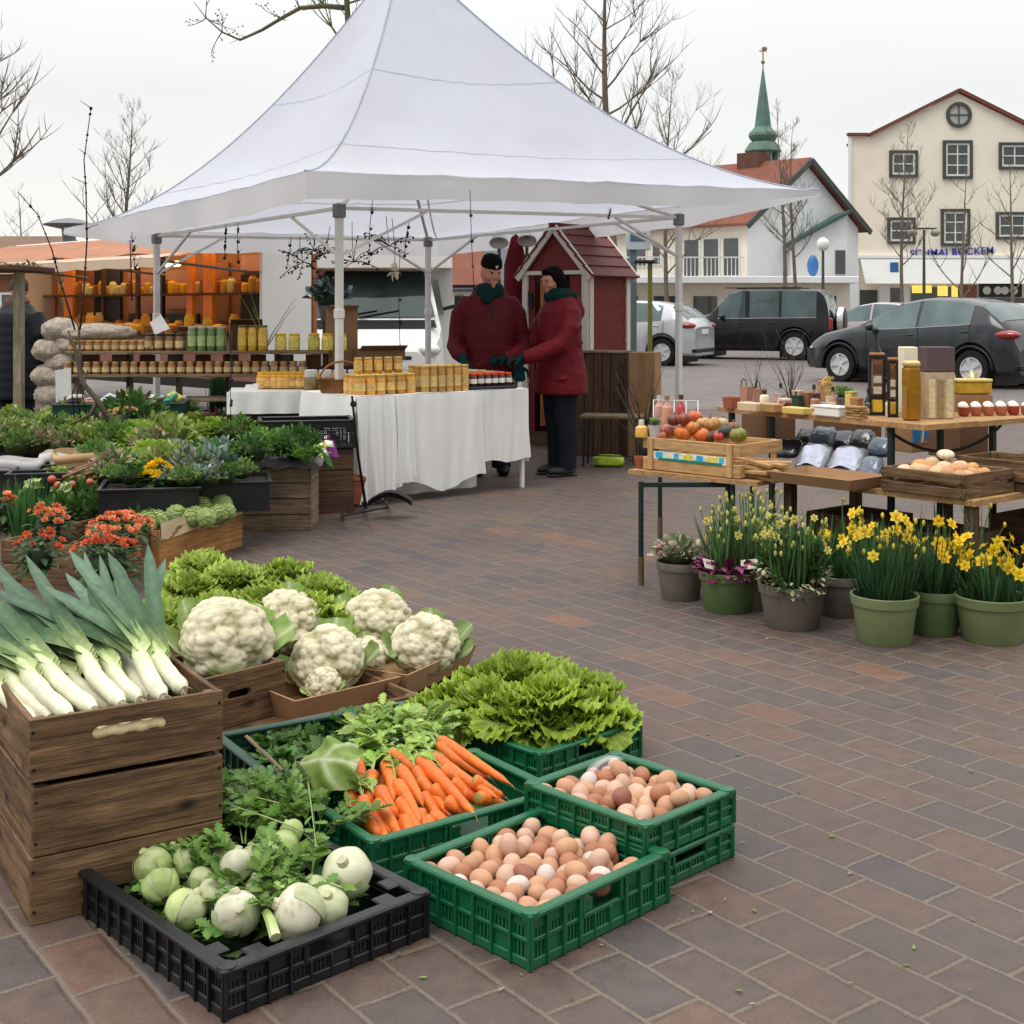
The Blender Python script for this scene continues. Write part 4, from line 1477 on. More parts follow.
def glove_mesh(M,s=1.0,curl=.5):
 mb=MB(M@S(s,s,s))
 mb.ball((.045,0,0),(.052,.044,.019),16,12)
 mb.tube([(-.045,0,0),(.015,0,0)],[.034,.032],12)
 for k,(y,L)in enumerate(((-.032,.060),(-.011,.072),(.011,.075),(.031,.066))):
  p=[Vector((.075,y*.95,.002))]
  a=0
  for j in range(3):
   a+=curl*(.7+.25*j)
   p.append(p[-1]+Vector((math.cos(a),y*1.2,-math.sin(a))).normalized()*L*(.44,.32,.26)[j])
  mb.tube(p,[.0115,.0108,.0100,.0085],9)
  mb.ball(p[-1],.0085,8,6)
 p=[Vector((.02,.034,-.004)),Vector((.045,.058,-.016)),Vector((.066,.064,-.03)),Vector((.082,.058,-.042))]
 mb.tube(p,[.014,.0125,.011,.009],9)
 mb.ball(p[-1],.009,8,6)
 return mb
def person(name_label,loc,rz,pose):
 return thing('person',name_label,'person',loc,rz)
ml=P(489,309,10.75)
man=person('man in a maroon jacket and black knit cap standing behind the honey table',Vector((ml.x,ml.y,0)),rad(12),None)
man.scale=(.92,.95,1)
mb=MB()
loft(mb,[((-.11,0,.08),.07,.09),((-.11,0,.45),.075,.085),((-.10,0,.85),.10,.11)])
loft(mb,[((.11,0,.08),.07,.09),((.11,0,.45),.075,.085),((.10,0,.85),.10,.11)])
loft(mb,[((0,0,.78),.19,.13),((0,0,.95),.20,.14),((0,-.01,1.2),.2,.13),((0,.0,1.36),.15,.10),((0,0,1.45),.08,.07)])
mb.tube([(0,-.01,1.42),(0,-.04,1.60)],[.062,.058],14)
hm=head_mesh((0,-.075,1.645),rot(rad(15),0,rad(14)),1.13)
mb.add(hm.v,hm.f)
blend(mb.build('body',SKIN,man,True),.009,3)
mb=MB()
loft(mb,[((0,0,.80),.235,.165),((0,0,.86),.24,.17),((0,-.01,1.0),.228,.172),((0,-.02,1.16),.232,.17),((0,-.01,1.30),.24,.155),((0,0,1.40),.225,.13),((0,.0,1.47),.16,.115),((0,.02,1.53),.135,.12),((0,.03,1.55),.10,.095)],26)
mb.tube([(-.12,0,1.375),(-.20,0,1.385),(-.262,.005,1.30),(-.285,.01,1.16),(-.315,-.01,1.05),(-.30,-.11,1.0),(-.275,-.20,.965)],[.075,.085,.082,.076,.07,.066,.055],16)
mb.tube([(.12,0,1.375),(.20,0,1.385),(.262,.005,1.30),(.285,.01,1.16),(.315,-.01,1.06),(.28,-.11,.98),(.21,-.22,.915)],[.075,.085,.082,.076,.07,.066,.055],16)
for k in range(7):
 mb.ball((RND.uniform(-.16,.16),-.14,RND.uniform(.9,1.3)),(.07,.04,.016),10,6,M=rot(0,RND.uniform(-.6,.6),0))
blend(mb.build('jacket',REDD,man,True),.014,5)
mb=MB()
mb.bar((0,-.182,.88),(0,-.165,1.40),.012,.006)
mb.build('zip',BLACKM,man)
mb=MB()
mb.bar((.06,-.166,1.285),(.15,-.15,1.285),.006,.003)
mb.build('chest_seam',REDC,man)
mb=MB()
loft(mb,[((0,-.035,1.44),.125,.105),((0,-.035,1.49),.135,.115),((0,-.035,1.545),.115,.105),((0,-.03,1.56),.085,.08)],22)
mb.ball((-.04,-.13,1.44),(.06,.035,.055),12,8)
blend(mb.build('scarf',TEAL,man,True),.011,3)
mb=MB(T(0,-.075,1.645)@rot(rad(15),0,rad(14))@S(1.13,1.13,1.13))
mb.lathe([(.084,.042),(.088,.048),(.088,.076),(.085,.078),(.084,.09),(.073,.113),(.05,.131),(.02,.139),(0,.14)],24,sx=.92,sy=1.12)
hat=mb.build('knit_cap',KNIT,man,True)
mb=MB(T(0,-.075,1.645)@rot(rad(15),0,rad(14))@S(1.13,1.13,1.13))
mb.prism([(-.012,.064),(0,.05),(.012,.064),(.007,.076),(0,.07),(-.007,.076)],.099,.101,lin(190,190,180),M=UPX)
mb.build('badge',PAINT,hat)
mb=MB(T(0,-.075,1.645)@rot(rad(15),0,rad(14))@S(1.13,1.13,1.13))
for e in(-1,1):
 mb=MB(T(0,-.075,1.645)@rot(rad(15),0,rad(14))@S(1.13,1.13,1.13))
 mb.ball((e*.03,-.0865,.018),(.011,.006,.006),10,8,lin(40,30,28))
 mb.build('eye',PAINT,man,True)
for e,rz_ in((-1,-60),(1,-115)):
 wrist=Vector((-.275,-.225,.95))if e<0 else Vector((.22,-.235,.885))
 g_=glove_mesh(T(wrist)@rot(0,rad(28),rad(-100 if e>0 else-82))@rot(rad(10*e),0,0),1.12,.45)
 blend(g_.build('glove',GLOVE,man,True),.0055,2)
for e in(-1,1):
 mb=MB()
 loft(mb,[((e*.11,.0,.06),.085,.10),((e*.11,0,.45),.09,.10),((e*.105,0,.84),.125,.14)])
 mb.build('trouser_leg',NAVY,man,True)
 mb=MB()
 mb.ball((e*.115,-.05,.045),(.055,.14,.05),14,10)
 mb.build('shoe',SHOE,man,True)
wl=at(560,475,0)
wom=person('woman in a dark red hooded parka reaching over the end of the honey table',Vector((wl.x,wl.y,0)),rad(-62),None)
mb=MB()
loft(mb,[((0,0,.80),.16,.125),((0,0,.95),.165,.13),((0,0,1.15),.145,.115),((0,.0,1.36),.165,.10),((0,0,1.44),.07,.07)])
for e in(-1,1):
 loft(mb,[((e*.085,.02,.06),.05,.06),((e*.085,.02,.45),.06,.07),((e*.085,0,.85),.085,.1)])
mb.tube([(0,.0,1.38),(0,-.035,1.53)],[.052,.05],14)
hm=head_mesh((0,-.065,1.575),rot(rad(12),0,rad(6)),.98)
mb.add(hm.v,hm.f)
blend(mb.build('body',SKIN,wom,True),.009,3)
mb=MB()
loft(mb,[((0,.015,.66),.235,.205),((0,.012,.70),.238,.21),((0,.008,.85),.228,.20),((0,0,1.02),.205,.175),((0,-.005,1.18),.212,.168),((0,0,1.32),.225,.155),((0,.0,1.39),.18,.125),((0,0,1.46),.10,.095)],26)
mb.tube([(-.12,0,1.34),(-.18,-.01,1.31),(-.225,-.06,1.20),(-.22,-.17,1.06),(-.13,-.34,.98),(-.10,-.46,.955)],[.06,.082,.08,.074,.066,.056],16)
mb.tube([(.12,0,1.34),(.18,-.01,1.31),(.225,-.03,1.2),(.215,-.11,1.07),(.15,-.27,1.0),(.11,-.40,.96)],[.06,.082,.08,.074,.066,.056],16)
mb.ball((0,.115,1.375),(.13,.07,.10),18,12)
mb.ball((0,.16,1.33),(.09,.055,.08),18,12)
for k in range(8):
 mb.ball((.17*(1 if k%2 else-1)+RND.uniform(-.02,.02),RND.uniform(-.08,.08),.72+.07*k),(.05,.06,.014),10,6,M=rot(RND.uniform(-.5,.5),RND.uniform(-.4,.4),0))
blend(mb.build('parka',REDC,wom,True),.013,4)
mb=MB()
loft(mb,[((0,-.02,1.41),.115,.11),((0,-.02,1.465),.12,.12),((0,-.02,1.52),.09,.09)],22)
mb.ball((0,.10,1.44),(.10,.05,.06),14,10)
blend(mb.build('scarf',TEAL,wom,True),.011,3)
mb=MB(T(0,-.065,1.575)@rot(rad(12),0,rad(6))@S(.98,.98,.98))
def fhair(d):
 return 1+.03*noise.noise(d*4)+.02*math.sin(30*d.x+9*d.z)
vsel=MB()
mb.ball((0,.018,.022),(.086,.094,.106),26,20,fn=fhair)
mb.ball((0,.07,-.04),(.066,.05,.08),18,12,fn=fhair)
mb.ball((0,-.052,.085),(.056,.035,.035),14,10,fn=fhair)
for e in(-1,1):
 mb.ball((e*.070,.03,-.02),(.022,.05,.07),14,10,fn=fhair)
blend(mb.build('hair',HAIR,wom,True),.007,1)
for e in(-1,1):
 mb=MB(T(0,-.065,1.575)@rot(rad(12),0,rad(6))@S(.98,.98,.98))
 mb.ball((e*.03,-.0865,.018),(.011,.006,.006),10,8,lin(40,30,28))
 mb.build('eye',PAINT,wom,True)
g_=glove_mesh(T(-.095,-.47,.955)@rot(0,rad(4),rad(-84)),1.04,.7)
blend(g_.build('glove',GLOVE,wom,True),.0055,2)
g_=glove_mesh(T(.105,-.41,.96)@rot(0,rad(8),rad(-106)),1.04,.7)
blend(g_.build('glove',GLOVE,wom,True),.0055,2)
for(c,s_,nm)in(((-.302,-.065,1.235),.017,'arm_badge'),((-.20,-.135,.93),.013,'pocket_tab')):
 mb=MB()
 mb.box(c,(.006,s_*1.6,s_*1.4),rz=rad(18),bev=.002,col=lin(206,196,192))
 mb.build(nm,PAINT,wom)
for e in(-1,1):
 mb=MB()
 loft(mb,[((e*.09,.02,.06),.065,.075),((e*.09,.02,.12),.062,.075),((e*.09,.025,.30),.07,.085),((e*.088,.0,.5),.08,.09),((e*.085,0,.80),.105,.12)])
 mb.build('trouser_leg',NAVY,wom,True)
 mb=MB()
 mb.ball((e*.09,-.035,.04),(.048,.13,.045),14,10)
 mb.box((e*.09,-.035,.012),(.085,.25,.022),bev=.008)
 mb.build('shoe',SHOE,wom,True)
sp_=P(17,309,13.2)
shp=person('shopper with a brown beanie in a dark quilted coat, seen from behind by the post',Vector((sp_.x,sp_.y,0)),rad(168),None)
mb=MB()
loft(mb,[((0,0,.7),.16,.12),((0,0,1.1),.16,.12),((0,0,1.36),.17,.1),((0,0,1.42),.07,.07)])
mb.tube([(0,0,1.36),(0,-.02,1.5)],[.055,.05],12)
for e in(-1,1):
 loft(mb,[((e*.09,0,.05),.05,.06),((e*.09,0,.8),.08,.09)])
hm=head_mesh((0,-.03,1.54),rot(rad(6),0,0),.98)
mb.add(hm.v,hm.f)
blend(mb.build('body',SKIN,shp,True),.011,2)
mb=MB()
rg=[]
for k in range(22):
 z=.45+k*.045
 w_=.25-.04*abs(z-.8)+(.005 if k%2 else 0)
 if z>1.28:
  w_-=(z-1.28)*.75
 rg.append(((0,0,z),w_,w_*.78))
loft(mb,rg,26)
for e in(-1,1):
 mb.tube([(e*.2,0,1.30),(e*.27,.02,1.1),(e*.29,-.02,.92),(e*.25,-.12,.78)],[.085,.085,.08,.07],14)
blend(mb.build('coat',PUFF,shp,True),.012,1)
mb=MB(T(0,-.03,1.54)@rot(rad(6),0,0))
mb.lathe([(.088,-.01),(.092,0),(.092,.05),(.085,.085),(.06,.115),(.02,.13),(0,.131)],22,sx=.95,sy=1.1)
mb.build('beanie',mat('brown_knit',lin(70,54,44),.95,var=.2,vs=40,bump=.5,bs=140),shp,True)
mb=MB()
loft(mb,[((0,0,1.38),.12,.11),((0,0,1.43),.125,.115),((0,0,1.47),.09,.09)],20)
mb.build('scarf',mat('brown_scarf',lin(96,70,56),.95,var=.2,vs=30,bump=.5,bs=90),shp,True)
for e in(-1,1):
 mb=MB()
 loft(mb,[((e*.095,0,.03),.075,.085),((e*.095,0,.5),.09,.1)])
 mb.build('trouser_leg',NAVY,shp,True)
 mb=MB()
 mb.ball((e*.1,-.04,.04),(.05,.13,.045),12,8)
 mb.build('shoe',SHOE,shp,True)
PLEAF={}
def fluffy(seed,R_,h,n,col,size,kind='bushy',tip=None):
 r=random.Random(seed)
 mb=MB()
 if kind=='bushy':
  for k in range(n):
   a,e=r.uniform(0,6.283),math.acos(1-r.random()*.95)
   q=R_*r.uniform(.55,1.0)
   p=Vector((q*math.sin(e)*math.cos(a),q*math.sin(e)*math.sin(a),h*.35+h*.65*math.cos(e)*q/R_))
   d=Vector((math.sin(e)*math.cos(a),math.sin(e)*math.sin(a),math.cos(e)+r.uniform(-.2,.5)))
   s_=size*r.uniform(.6,1.3)
   c=jit(col,.35,r)
   if tip and r.random()<.35:
    c=jit(tip,.25,r)
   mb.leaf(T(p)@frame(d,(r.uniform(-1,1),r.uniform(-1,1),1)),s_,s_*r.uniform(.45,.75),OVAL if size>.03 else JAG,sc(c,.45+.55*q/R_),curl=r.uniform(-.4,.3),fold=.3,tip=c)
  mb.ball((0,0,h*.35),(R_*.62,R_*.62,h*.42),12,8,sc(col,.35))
 elif kind=='rosette':
  for k in range(n):
   t0=k/n
   a=k*2.4+r.uniform(-.2,.2)
   L=R_*(.7+.5*t0)
   c=jit(lerp(col,tip or col,r.random()*.5),.2,r)
   mb.leaf(T(0,0,h*.3*(1-t0))@rot(0,0,a)@T(R_*.06,0,0)@rot(0,-rad(80-62*t0),0),L,L*.85,OVAL,sc(c,.8),curl=-.25+.3*r.random(),fold=.35,tip=sc(c,1.2),wav=.07,ph=r.uniform(0,6))
 elif kind=='grassy':
  for k in range(n):
   a=r.uniform(0,6.283)
   q=R_*.45*math.sqrt(r.random())
   d=Vector((math.cos(a)*r.uniform(0,.35),math.sin(a)*r.uniform(0,.35),1))
   c=jit(col,.3,r)
   mb.leaf(T(q*math.cos(a),q*math.sin(a),0)@frame(d,(math.cos(a),math.sin(a),0)),h*r.uniform(.6,1.1),size,STRAP,sc(c,.7),curl=-r.uniform(0,.3),fold=.3,tip=c)
 elif kind=='feathery':
  for k in range(n):
   a=r.uniform(0,6.283)
   d=Vector((math.cos(a)*r.uniform(.1,.9),math.sin(a)*r.uniform(.1,.9),r.uniform(.5,1.2)))
   herb_spray(mb,(R_*.2*math.cos(a),R_*.2*math.sin(a),0),d,h*r.uniform(.7,1.15),col,r,9,size,stem=sc(col,1.2),droop=.3)
 return mb
PLANTS={}
def plant(kind_key,label,c,s=1.0,group=None,rz=None,cat='plant'):
 name,maker=PLANTS[kind_key][0],PLANTS[kind_key][1]
 rz=RND.uniform(0,6.28)if rz is None else rz
 if len(PLANTS[kind_key])==2:
  o=maker().build(name,LEAF,None,True,ang=0)
  PLANTS[kind_key]=(name,maker,o)
 else:
  o=PLANTS[kind_key][2].copy()
  COL.objects.link(o)
 o.location=c
 o.rotation_euler=(0,0,rz)
 o.scale=(s,s,s)
 return tag(o,label,cat,group)
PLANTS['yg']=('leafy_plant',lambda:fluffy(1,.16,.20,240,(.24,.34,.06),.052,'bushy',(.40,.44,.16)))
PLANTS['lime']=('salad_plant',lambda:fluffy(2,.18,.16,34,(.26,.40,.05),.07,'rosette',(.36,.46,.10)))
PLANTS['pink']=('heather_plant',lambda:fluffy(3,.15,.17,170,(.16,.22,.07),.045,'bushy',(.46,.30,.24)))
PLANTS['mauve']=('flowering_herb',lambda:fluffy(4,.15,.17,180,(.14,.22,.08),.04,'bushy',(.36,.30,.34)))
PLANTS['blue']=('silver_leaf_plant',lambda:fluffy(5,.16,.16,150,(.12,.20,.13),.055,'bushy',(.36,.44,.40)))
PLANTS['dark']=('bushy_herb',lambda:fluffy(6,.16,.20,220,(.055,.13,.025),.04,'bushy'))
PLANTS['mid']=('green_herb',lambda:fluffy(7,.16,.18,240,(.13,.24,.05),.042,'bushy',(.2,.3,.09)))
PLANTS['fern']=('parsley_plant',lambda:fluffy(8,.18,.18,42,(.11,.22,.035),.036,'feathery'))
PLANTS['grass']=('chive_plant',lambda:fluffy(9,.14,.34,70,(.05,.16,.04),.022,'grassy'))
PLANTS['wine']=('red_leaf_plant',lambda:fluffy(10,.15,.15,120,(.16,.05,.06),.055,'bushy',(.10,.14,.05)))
def tray(label,c,rz,L,W,h,m=BLACK_P,name='plant_tray',cat='tray',group=None):
 t=thing(name,label,cat,c,rz,group)
 mb=MB()
 th=.012
 for s in(-1,1):
  mb.box((0,s*(W/2-th/2),h/2),(L,th,h),bev=.002)
  mb.box((s*(L/2-th/2),0,h/2-.001),(th,W-2*th-.002,h-.004),bev=.002)
 mb.box((0,0,.012),(L-.03,W-.03,.008))
 mb.build('body',m,t)
 mb=MB()
 for s in(-1,1):
  mb.box((0,s*(W/2),h-.008),(L+.03,.022,.016),bev=.003)
  mb.box((s*(L/2),0,h-.0095),(.022,W-.03,.016),bev=.003)
 mb.build('rim',m,t)
 mb=MB()
 mb.box((0,0,h-.03),(L-.03,W-.03,.012))
 mb.build('soil',mat('potting_soil',lin(44,32,26),.95,var=.4,vs=40,bump=.6,bs=60),t)
 return t
a0,a1=at(161,572,0),at(242.5,546,0)
dv=(a1-a0).xy.normalized()
arz=math.atan2(dv.y,dv.x)
aL,aW,aH=.80,.46,.215
ac=Vector((a1 .x,a1 .y,0))+rot(0,0,arz)@Vector((-aL/2,aW/2,0))
wood_crate('artichoke_crate','orange brown wooden crate with a paper liner, full of round green artichokes','crate',ac,arz,aL,aW,aH,m=WOOD_TAN,rows=1)
mb=MB()
for(p0,p1,nrm)in(((-aL/2,-aW/2),(aL/2,-aW/2),(0,-1)),((aL/2,-aW/2),(aL/2,aW/2),(1,0))):
 p0,p1=Vector((*p0,0)),Vector((*p1,0))
 nv=Vector((*nrm,0))
 mb.grid(lambda u,v:p0 .lerp(p1,u)+nv*(.004+.004*math.sin(14*u+3*v)+(.0 if v<.3 else 0))+Vector((0,0,aH+.035+.008*math.sin(9*u)-(.085+.012*math.sin(11*u))*v)),26,5,lin(206,186,150))
 mb.grid(lambda u,v:p0 .lerp(p1,u)+nv*(.004-.05*v)+Vector((0,0,aH+.035+.008*math.sin(9*u)-.04*v)),26,2,lin(206,186,150))
solo('paper_liner',mb,CLOTHV,'folded brown paper liner over the edge of the artichoke crate','liner',ac,arz,ang=0)
ART=None
apos=[(150,515),(163,512),(176,516),(190,510),(204,512),(218,514),(168,502),(183,500),(197,498),(210,503),(158,520),(222,505),(196,516),(140,500),(186,492),(212,495),(172,510),(206,518),(228,500),(160,508),(190,518),(146,522),(202,506),(178,494),(226,512)]
for i,(px,py)in enumerate(apos):
 r=random.Random(500+i)
 lab=('round green artichoke in the front row along the paper liner' if py>508 else 'round green artichoke in the heap behind the front row')
 grp='artichokes front row' if py>508 else 'artichokes rear heap'
 if ART is None:
  mb=MB()
  mb.ball((0,0,0),(.045,.045,.045),14,10,(.22,.30,.08))
  for ring in range(7):
   n_=5+ring
   for k in range(n_):
    a=6.283*(k+.5*(ring%2))/n_
    e=rad(6+ring*21)
    d=Vector((math.sin(e)*math.cos(a),math.sin(e)*math.sin(a),math.cos(e)))
    up_=Vector((math.cos(e)*math.cos(a),math.cos(e)*math.sin(a),-math.sin(e)))
    mb.leaf(T(d*.048+up_*.018)@frame(-up_,d),.042,.040,OVAL,jit((.26,.34,.10),.2,r),curl=-.25,fold=-.25,tip=jit((.36,.44,.17),.15,r))
  ART=solo('artichoke',mb,LEAF,lab,'artichoke',group=grp,ang=0)
  o=ART
 else:
  o=ART.copy()
  COL.objects.link(o)
  tag(o,lab,'artichoke',grp)
 o.location=at(px,py,.235 if py>508 else.26)
 o.rotation_euler=(r.uniform(-.8,.8),r.uniform(-.8,.8),r.uniform(0,6))
 s_=r.uniform(1.0,1.35)
 o.scale=(s_,s_,s_)
for i,(px,py,z)in enumerate(((145,495,.26),(132,508,.25),(128,492,.27),(115,490,.27))):
 plant('lime','pale cabbage leaves at the flower end of the artichoke crate',at(px,py,z-.05),.75,'pale leaves by the artichokes',cat='cabbage')
fo=at(95,575,.0)
wood_crate('flower_crate','brown wooden crate of orange flowers behind the leeks','crate',Vector((fo.x,fo.y+.1,0)),arz,.9,.5,.22,m=WOOD_OLD,rows=2)
def blooms(name,label,cat,c,R_,n,cols,size,seed,group=None,petals=6,h=.06,leaves=True):
 r=random.Random(seed)
 mb=MB()
 for k in range(n):
  a,q=r.uniform(0,6.283),R_*math.sqrt(r.random())
  p=Vector((q*math.cos(a),q*math.sin(a),h*(1-(q/R_)**2)+r.uniform(-.012,.015)))
  col=jit(r.choice(cols),.18,r)
  nv=Vector((math.cos(a)*q/R_*.8+r.uniform(-.35,.35),math.sin(a)*q/R_*.8-.3+r.uniform(-.3,.2),.9))
  F_=frame(nv)
  s_=size*r.uniform(.75,1.2)
  for ring in range(2):
   for j in range(petals):
    t=6.283*(j+.5*ring)/petals
    d=F_.to_3x3()@Vector((.35+.55*ring,math.cos(t),math.sin(t)))
    mb.leaf(T(p+nv.normalized()*(.004*ring))@frame(d,nv),s_*(.55-.15*ring),s_*.36,OVAL,sc(col,.75),curl=.35,fold=.2,tip=col)
  if leaves:
   for j in range(3):
    t=r.uniform(0,6.28)
    d=Vector((math.cos(t),math.sin(t),r.uniform(-.4,.4)))
    mb.leaf(T(p-Vector((0,0,size*.5)))@frame(d),size*1.1,size*.5,JAG,jit((.06,.13,.035),.3,r),curl=-.2,fold=.2)
 if leaves:
  for k in range(60):
   a,q=r.uniform(0,6.283),R_*math.sqrt(r.random())
   p=Vector((q*math.cos(a),q*math.sin(a),r.uniform(-.12,-.01)))
   c_=jit((.05,.11,.028),.35,r)
   mb.leaf(T(p)@frame((math.cos(a),math.sin(a),r.uniform(-.5,.4))),size*1.5,size*.7,OVAL,sc(c_,.7),curl=-.25,fold=.25,tip=c_)
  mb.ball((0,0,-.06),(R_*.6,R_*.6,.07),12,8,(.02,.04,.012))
 return solo(name,mb,LEAF,label,cat,c,0,group,True,0)
OR=[lin(236,152,104),lin(240,166,118),lin(222,126,84)]
blooms('orange_flowers','big clump of orange red flowers beside the artichoke crate','flowers',at(118,528,.30),.17,62,OR,.042,1)
blooms('orange_flowers','clump of red orange flowers low behind the tall leek blades','flowers',at(108,552,.27),.15,36,[lin(206,100,68),lin(224,122,80)],.042,2)
blooms('orange_flowers','smaller clump of orange flowers above the leek tips','flowers',at(47,520,.32),.11,30,OR,.042,3)
blooms('orange_flowers','orange flowers low between leek blades at the crate side','flowers',at(38,546,.29),.11,22,[lin(214,104,66)],.04,4)
blooms('orange_flowers','few orange flowers at the outermost edge of the beds','flowers',at(4,506,.30),.07,12,OR,.042,5)
for i,(px,py,z,k,s_)in enumerate(((76,512,.26,'dark',.9),(92,505,.27,'dark',.95),(64,500,.27,'dark',.8),(100,520,.25,'dark',.8),(84,528,.22,'dark',.9),(136,545,.17,'dark',.9),(60,530,.22,'dark',.9),(150,535,.14,'dark',.8))):
 plant(k,'dark green leaves among the orange flowers behind the leeks',at(px,py,z-.08),s_,'dark leaves among the orange flowers')
for i,(px,py,z)in enumerate(((22,525,.2),(12,515,.2),(34,512,.2))):
 plant('grass','dark upright chive blades beside the small orange flowers',at(px,py+14,z-.06),.8,'chive blades by the orange flowers')
big_leaf('broad dark cabbage leaf standing behind the chive blades',at(18,496,.30),frame((.6,-.1,.35),(0,-.6,.8)),.17,.11,5)
big_leaf('pale chard leaf standing before the paper bag of radishes',at(62,500,.28),frame((.3,-.1,.8),(0,-.9,.3)),.11,.08,6)
big_leaf('crumpled pale green cabbage leaf beside the artichokes',at(112,508,.25),frame((.5,-.1,.5),(0,-.9,.3)),.13,.10,7)
for i,(px,py,z)in enumerate(((70,492,.30),(58,486,.32))):
 plant('lime','pale salad head in front of the paper bag',at(px,py,z-.04),.7,'pale salad heads by the paper bag')
bench=thing('low_bench','low plank bench carrying the plant trays behind the artichokes','bench',at(120,530,0)+Vector((-.5,.7,0)),rad(10))
mb=MB()
mb.box((0,0,.20),(3.1,1.5,.03),bev=.004)
mb.build('plank',WOOD_DARK,bench)
for x in(-1.4,1.4):
 for y in(-.62,.62):
  mb=MB()
  mb.box((x,y,.09),(.06,.06,.18),bev=.004)
  mb.build('leg',WOOD_DARK,bench)
KRAFT=mat('kraft_paper',lin(196,160,122),.85,spec=.15,var=.12,vs=8,bump=.4,bs=22,bd=.01)
WPAP=mat('white_paper',lin(226,222,220),.8,spec=.15,var=.05,vs=8,bump=.4,bs=18,bd=.01)
def open_bag(label,c,rz,L,W,h,m,seed):
 r=random.Random(seed)
 ph=r.uniform(0,6)
 mb=MB()
 def fn(u,v):
  a=6.283*u
  k=(abs(math.cos(a))**4+abs(math.sin(a))**4)**-.25
  fl=1+.10*v+.02*math.sin(9*a+ph)
  return Vector((L/2*k*math.cos(a)*fl,W/2*k*math.sin(a)*fl,h*v+.010*math.sin(3*a+ph)*v))
 mb.grid(fn,48,5)
 mb.grid(lambda u,v:fn(u,1)*(1-.0)+Vector((0,0,0))+Vector((fn(u,1).x*.06*math.sin(3.1*v),fn(u,1).y*.06*math.sin(3.1*v),-.05*v)),48,3)
 mb.box((0,0,.01),(L*.8,W*.8,.012))
 return solo('paper_bag',mb,m,label,'bag',c,rz,None,True,0)
open_bag('open brown paper bag of radishes and brown stalks',at(84,488,.26)+Vector((0,.25,0)),rad(25),.46,.36,.20,KRAFT,1)
open_bag('white paper bag beside the bag of radishes',at(50,478,.30)+Vector((0,.2,0)),rad(-20),.22,.16,.14,WPAP,2)
open_bag('white paper bag lying at the outer side of the beds',at(12,480,.30)+Vector((0,.1,0)),rad(10),.28,.2,.12,WPAP,3)
rr=random.Random(8)
for i in range(14):
 p=at(60+rr.uniform(0,46),470+rr.uniform(-2,8),.36)
 d=Vector((rr.uniform(.6,1),rr.uniform(.1,.6),rr.uniform(.0,.35)))
 mb=MB()
 mb.tube([p,p+d*.12,p+d*.21],[.011,.010,.004],7,[lin(122,88,60),lin(134,104,66),lin(120,96,62)])
 solo('root_stalk',mb,VEG,'brown root stalk sticking out of the brown paper bag','root',group='brown roots in the paper bag')
RADS=mat('radish_skin',lin(186,92,72),.4,spec=.4,var=.25,vs=30)
rp=None
for i in range(18):
 p=at(40+rr.uniform(0,52),474+rr.uniform(-2,12),.34+rr.uniform(-.01,.02))
 if rp is None:
  mb=MB()
  mb.ball((0,0,0),(.024,.024,.026),12,9)
  mb.tube([(0,0,-.022),(.004,0,-.06)],[.005,.0006],5)
  rp=solo('radish',mb,RADS,'orange red radish in the heap before the paper bag','radish',group='radishes before the paper bag')
  o=rp
 else:
  o=rp.copy()
  COL.objects.link(o)
 o.location=p
 o.rotation_euler=(rr.uniform(-1.5,1.5),rr.uniform(-1.5,1.5),0)
 o.scale=(1,1,1)
for(px,py,L,lab)in((205,480,.62,'black plastic tray of mauve and silver leaf plants beside the wooden planter'),(140,486,.52,'black plastic tray with a yellow primrose at its front edge'),(70,470,.8,'black plastic tray of heather plants behind the paper bags'),(10,468,.6,'black plastic tray at the outer end of the plant row')):
 c=at(px,py,.40)
 tray(lab,Vector((c.x,c.y+.22,.217)),rad(12),L,.42,.17)
for i,(px,py,k,s_,lab)in enumerate(((165,466,'yg',.85,'yellow green leafy plant behind the primrose'),(150,455,'lime',.9,'bright salad plant behind the primrose'),(192,470,'mauve',1.0,'mauve tipped herb over the tray edge'),(178,458,'mauve',.9,'mauve tipped herb behind the front one'),(214,468,'blue',1.0,'silver leaved plant with white specks by the planter'),(232,466,'mid',.9,'green herb at the planter end of the tray'),(222,455,'blue',.9,'silver leaved plant in the second line'),(206,455,'mid',.8,'green herb between mauve and silver plants'),(112,466,'pink',.8,'pink tipped heather beside the paper bag'),(126,462,'mid',.7,'green herb between heather and primrose'),(98,455,'mid',.8,'green herb behind the paper bag'))):
 plant(k,lab,at(px,py+8,.37),s_*1.0,None)
for i,(px,py,k,s_)in enumerate(((116,482,'mid',.5),(130,484,'dark',.5),(172,484,'mauve',.5),(186,486,'mid',.55),(198,484,'blue',.6),(212,484,'mauve',.55),(226,483,'dark',.5),(104,478,'pink',.5),(242,478,'mid',.55),(144,480,'dark',.45))):
 plant(k,'small front edge seedling of the black trays, '+['first beside the paper bag','second from the paper bag','just past the primrose','second past the primrose','silver one','mauve one at the tray middle','dark one near the planter','pink one behind the bag','last one against the planter','dark one touching the primrose'][i],at(px,py,.385),s_)
blooms('yellow_primrose','bright yellow primrose at the front edge of the black tray','flowers',at(157,474,.43),.10,22,[lin(246,208,14),lin(240,196,10)],.055,9,leaves=True,h=.05)
bench2=thing('low_bench','long low bench carrying the farther rows of young plants','bench',at(120,470,0)+Vector((-.2,1.3,0)),rad(10))
mb=MB()
mb.box((0,0,.28),(4.4,1.9,.03),bev=.004)
mb.build('plank',WOOD_DARK,bench2)
for x in(-2,2):
 for y in(-.8,.8):
  mb=MB()
  mb.box((x,y,.13),(.06,.06,.26),bev=.004)
  mb.build('leg',WOOD_DARK,bench2)
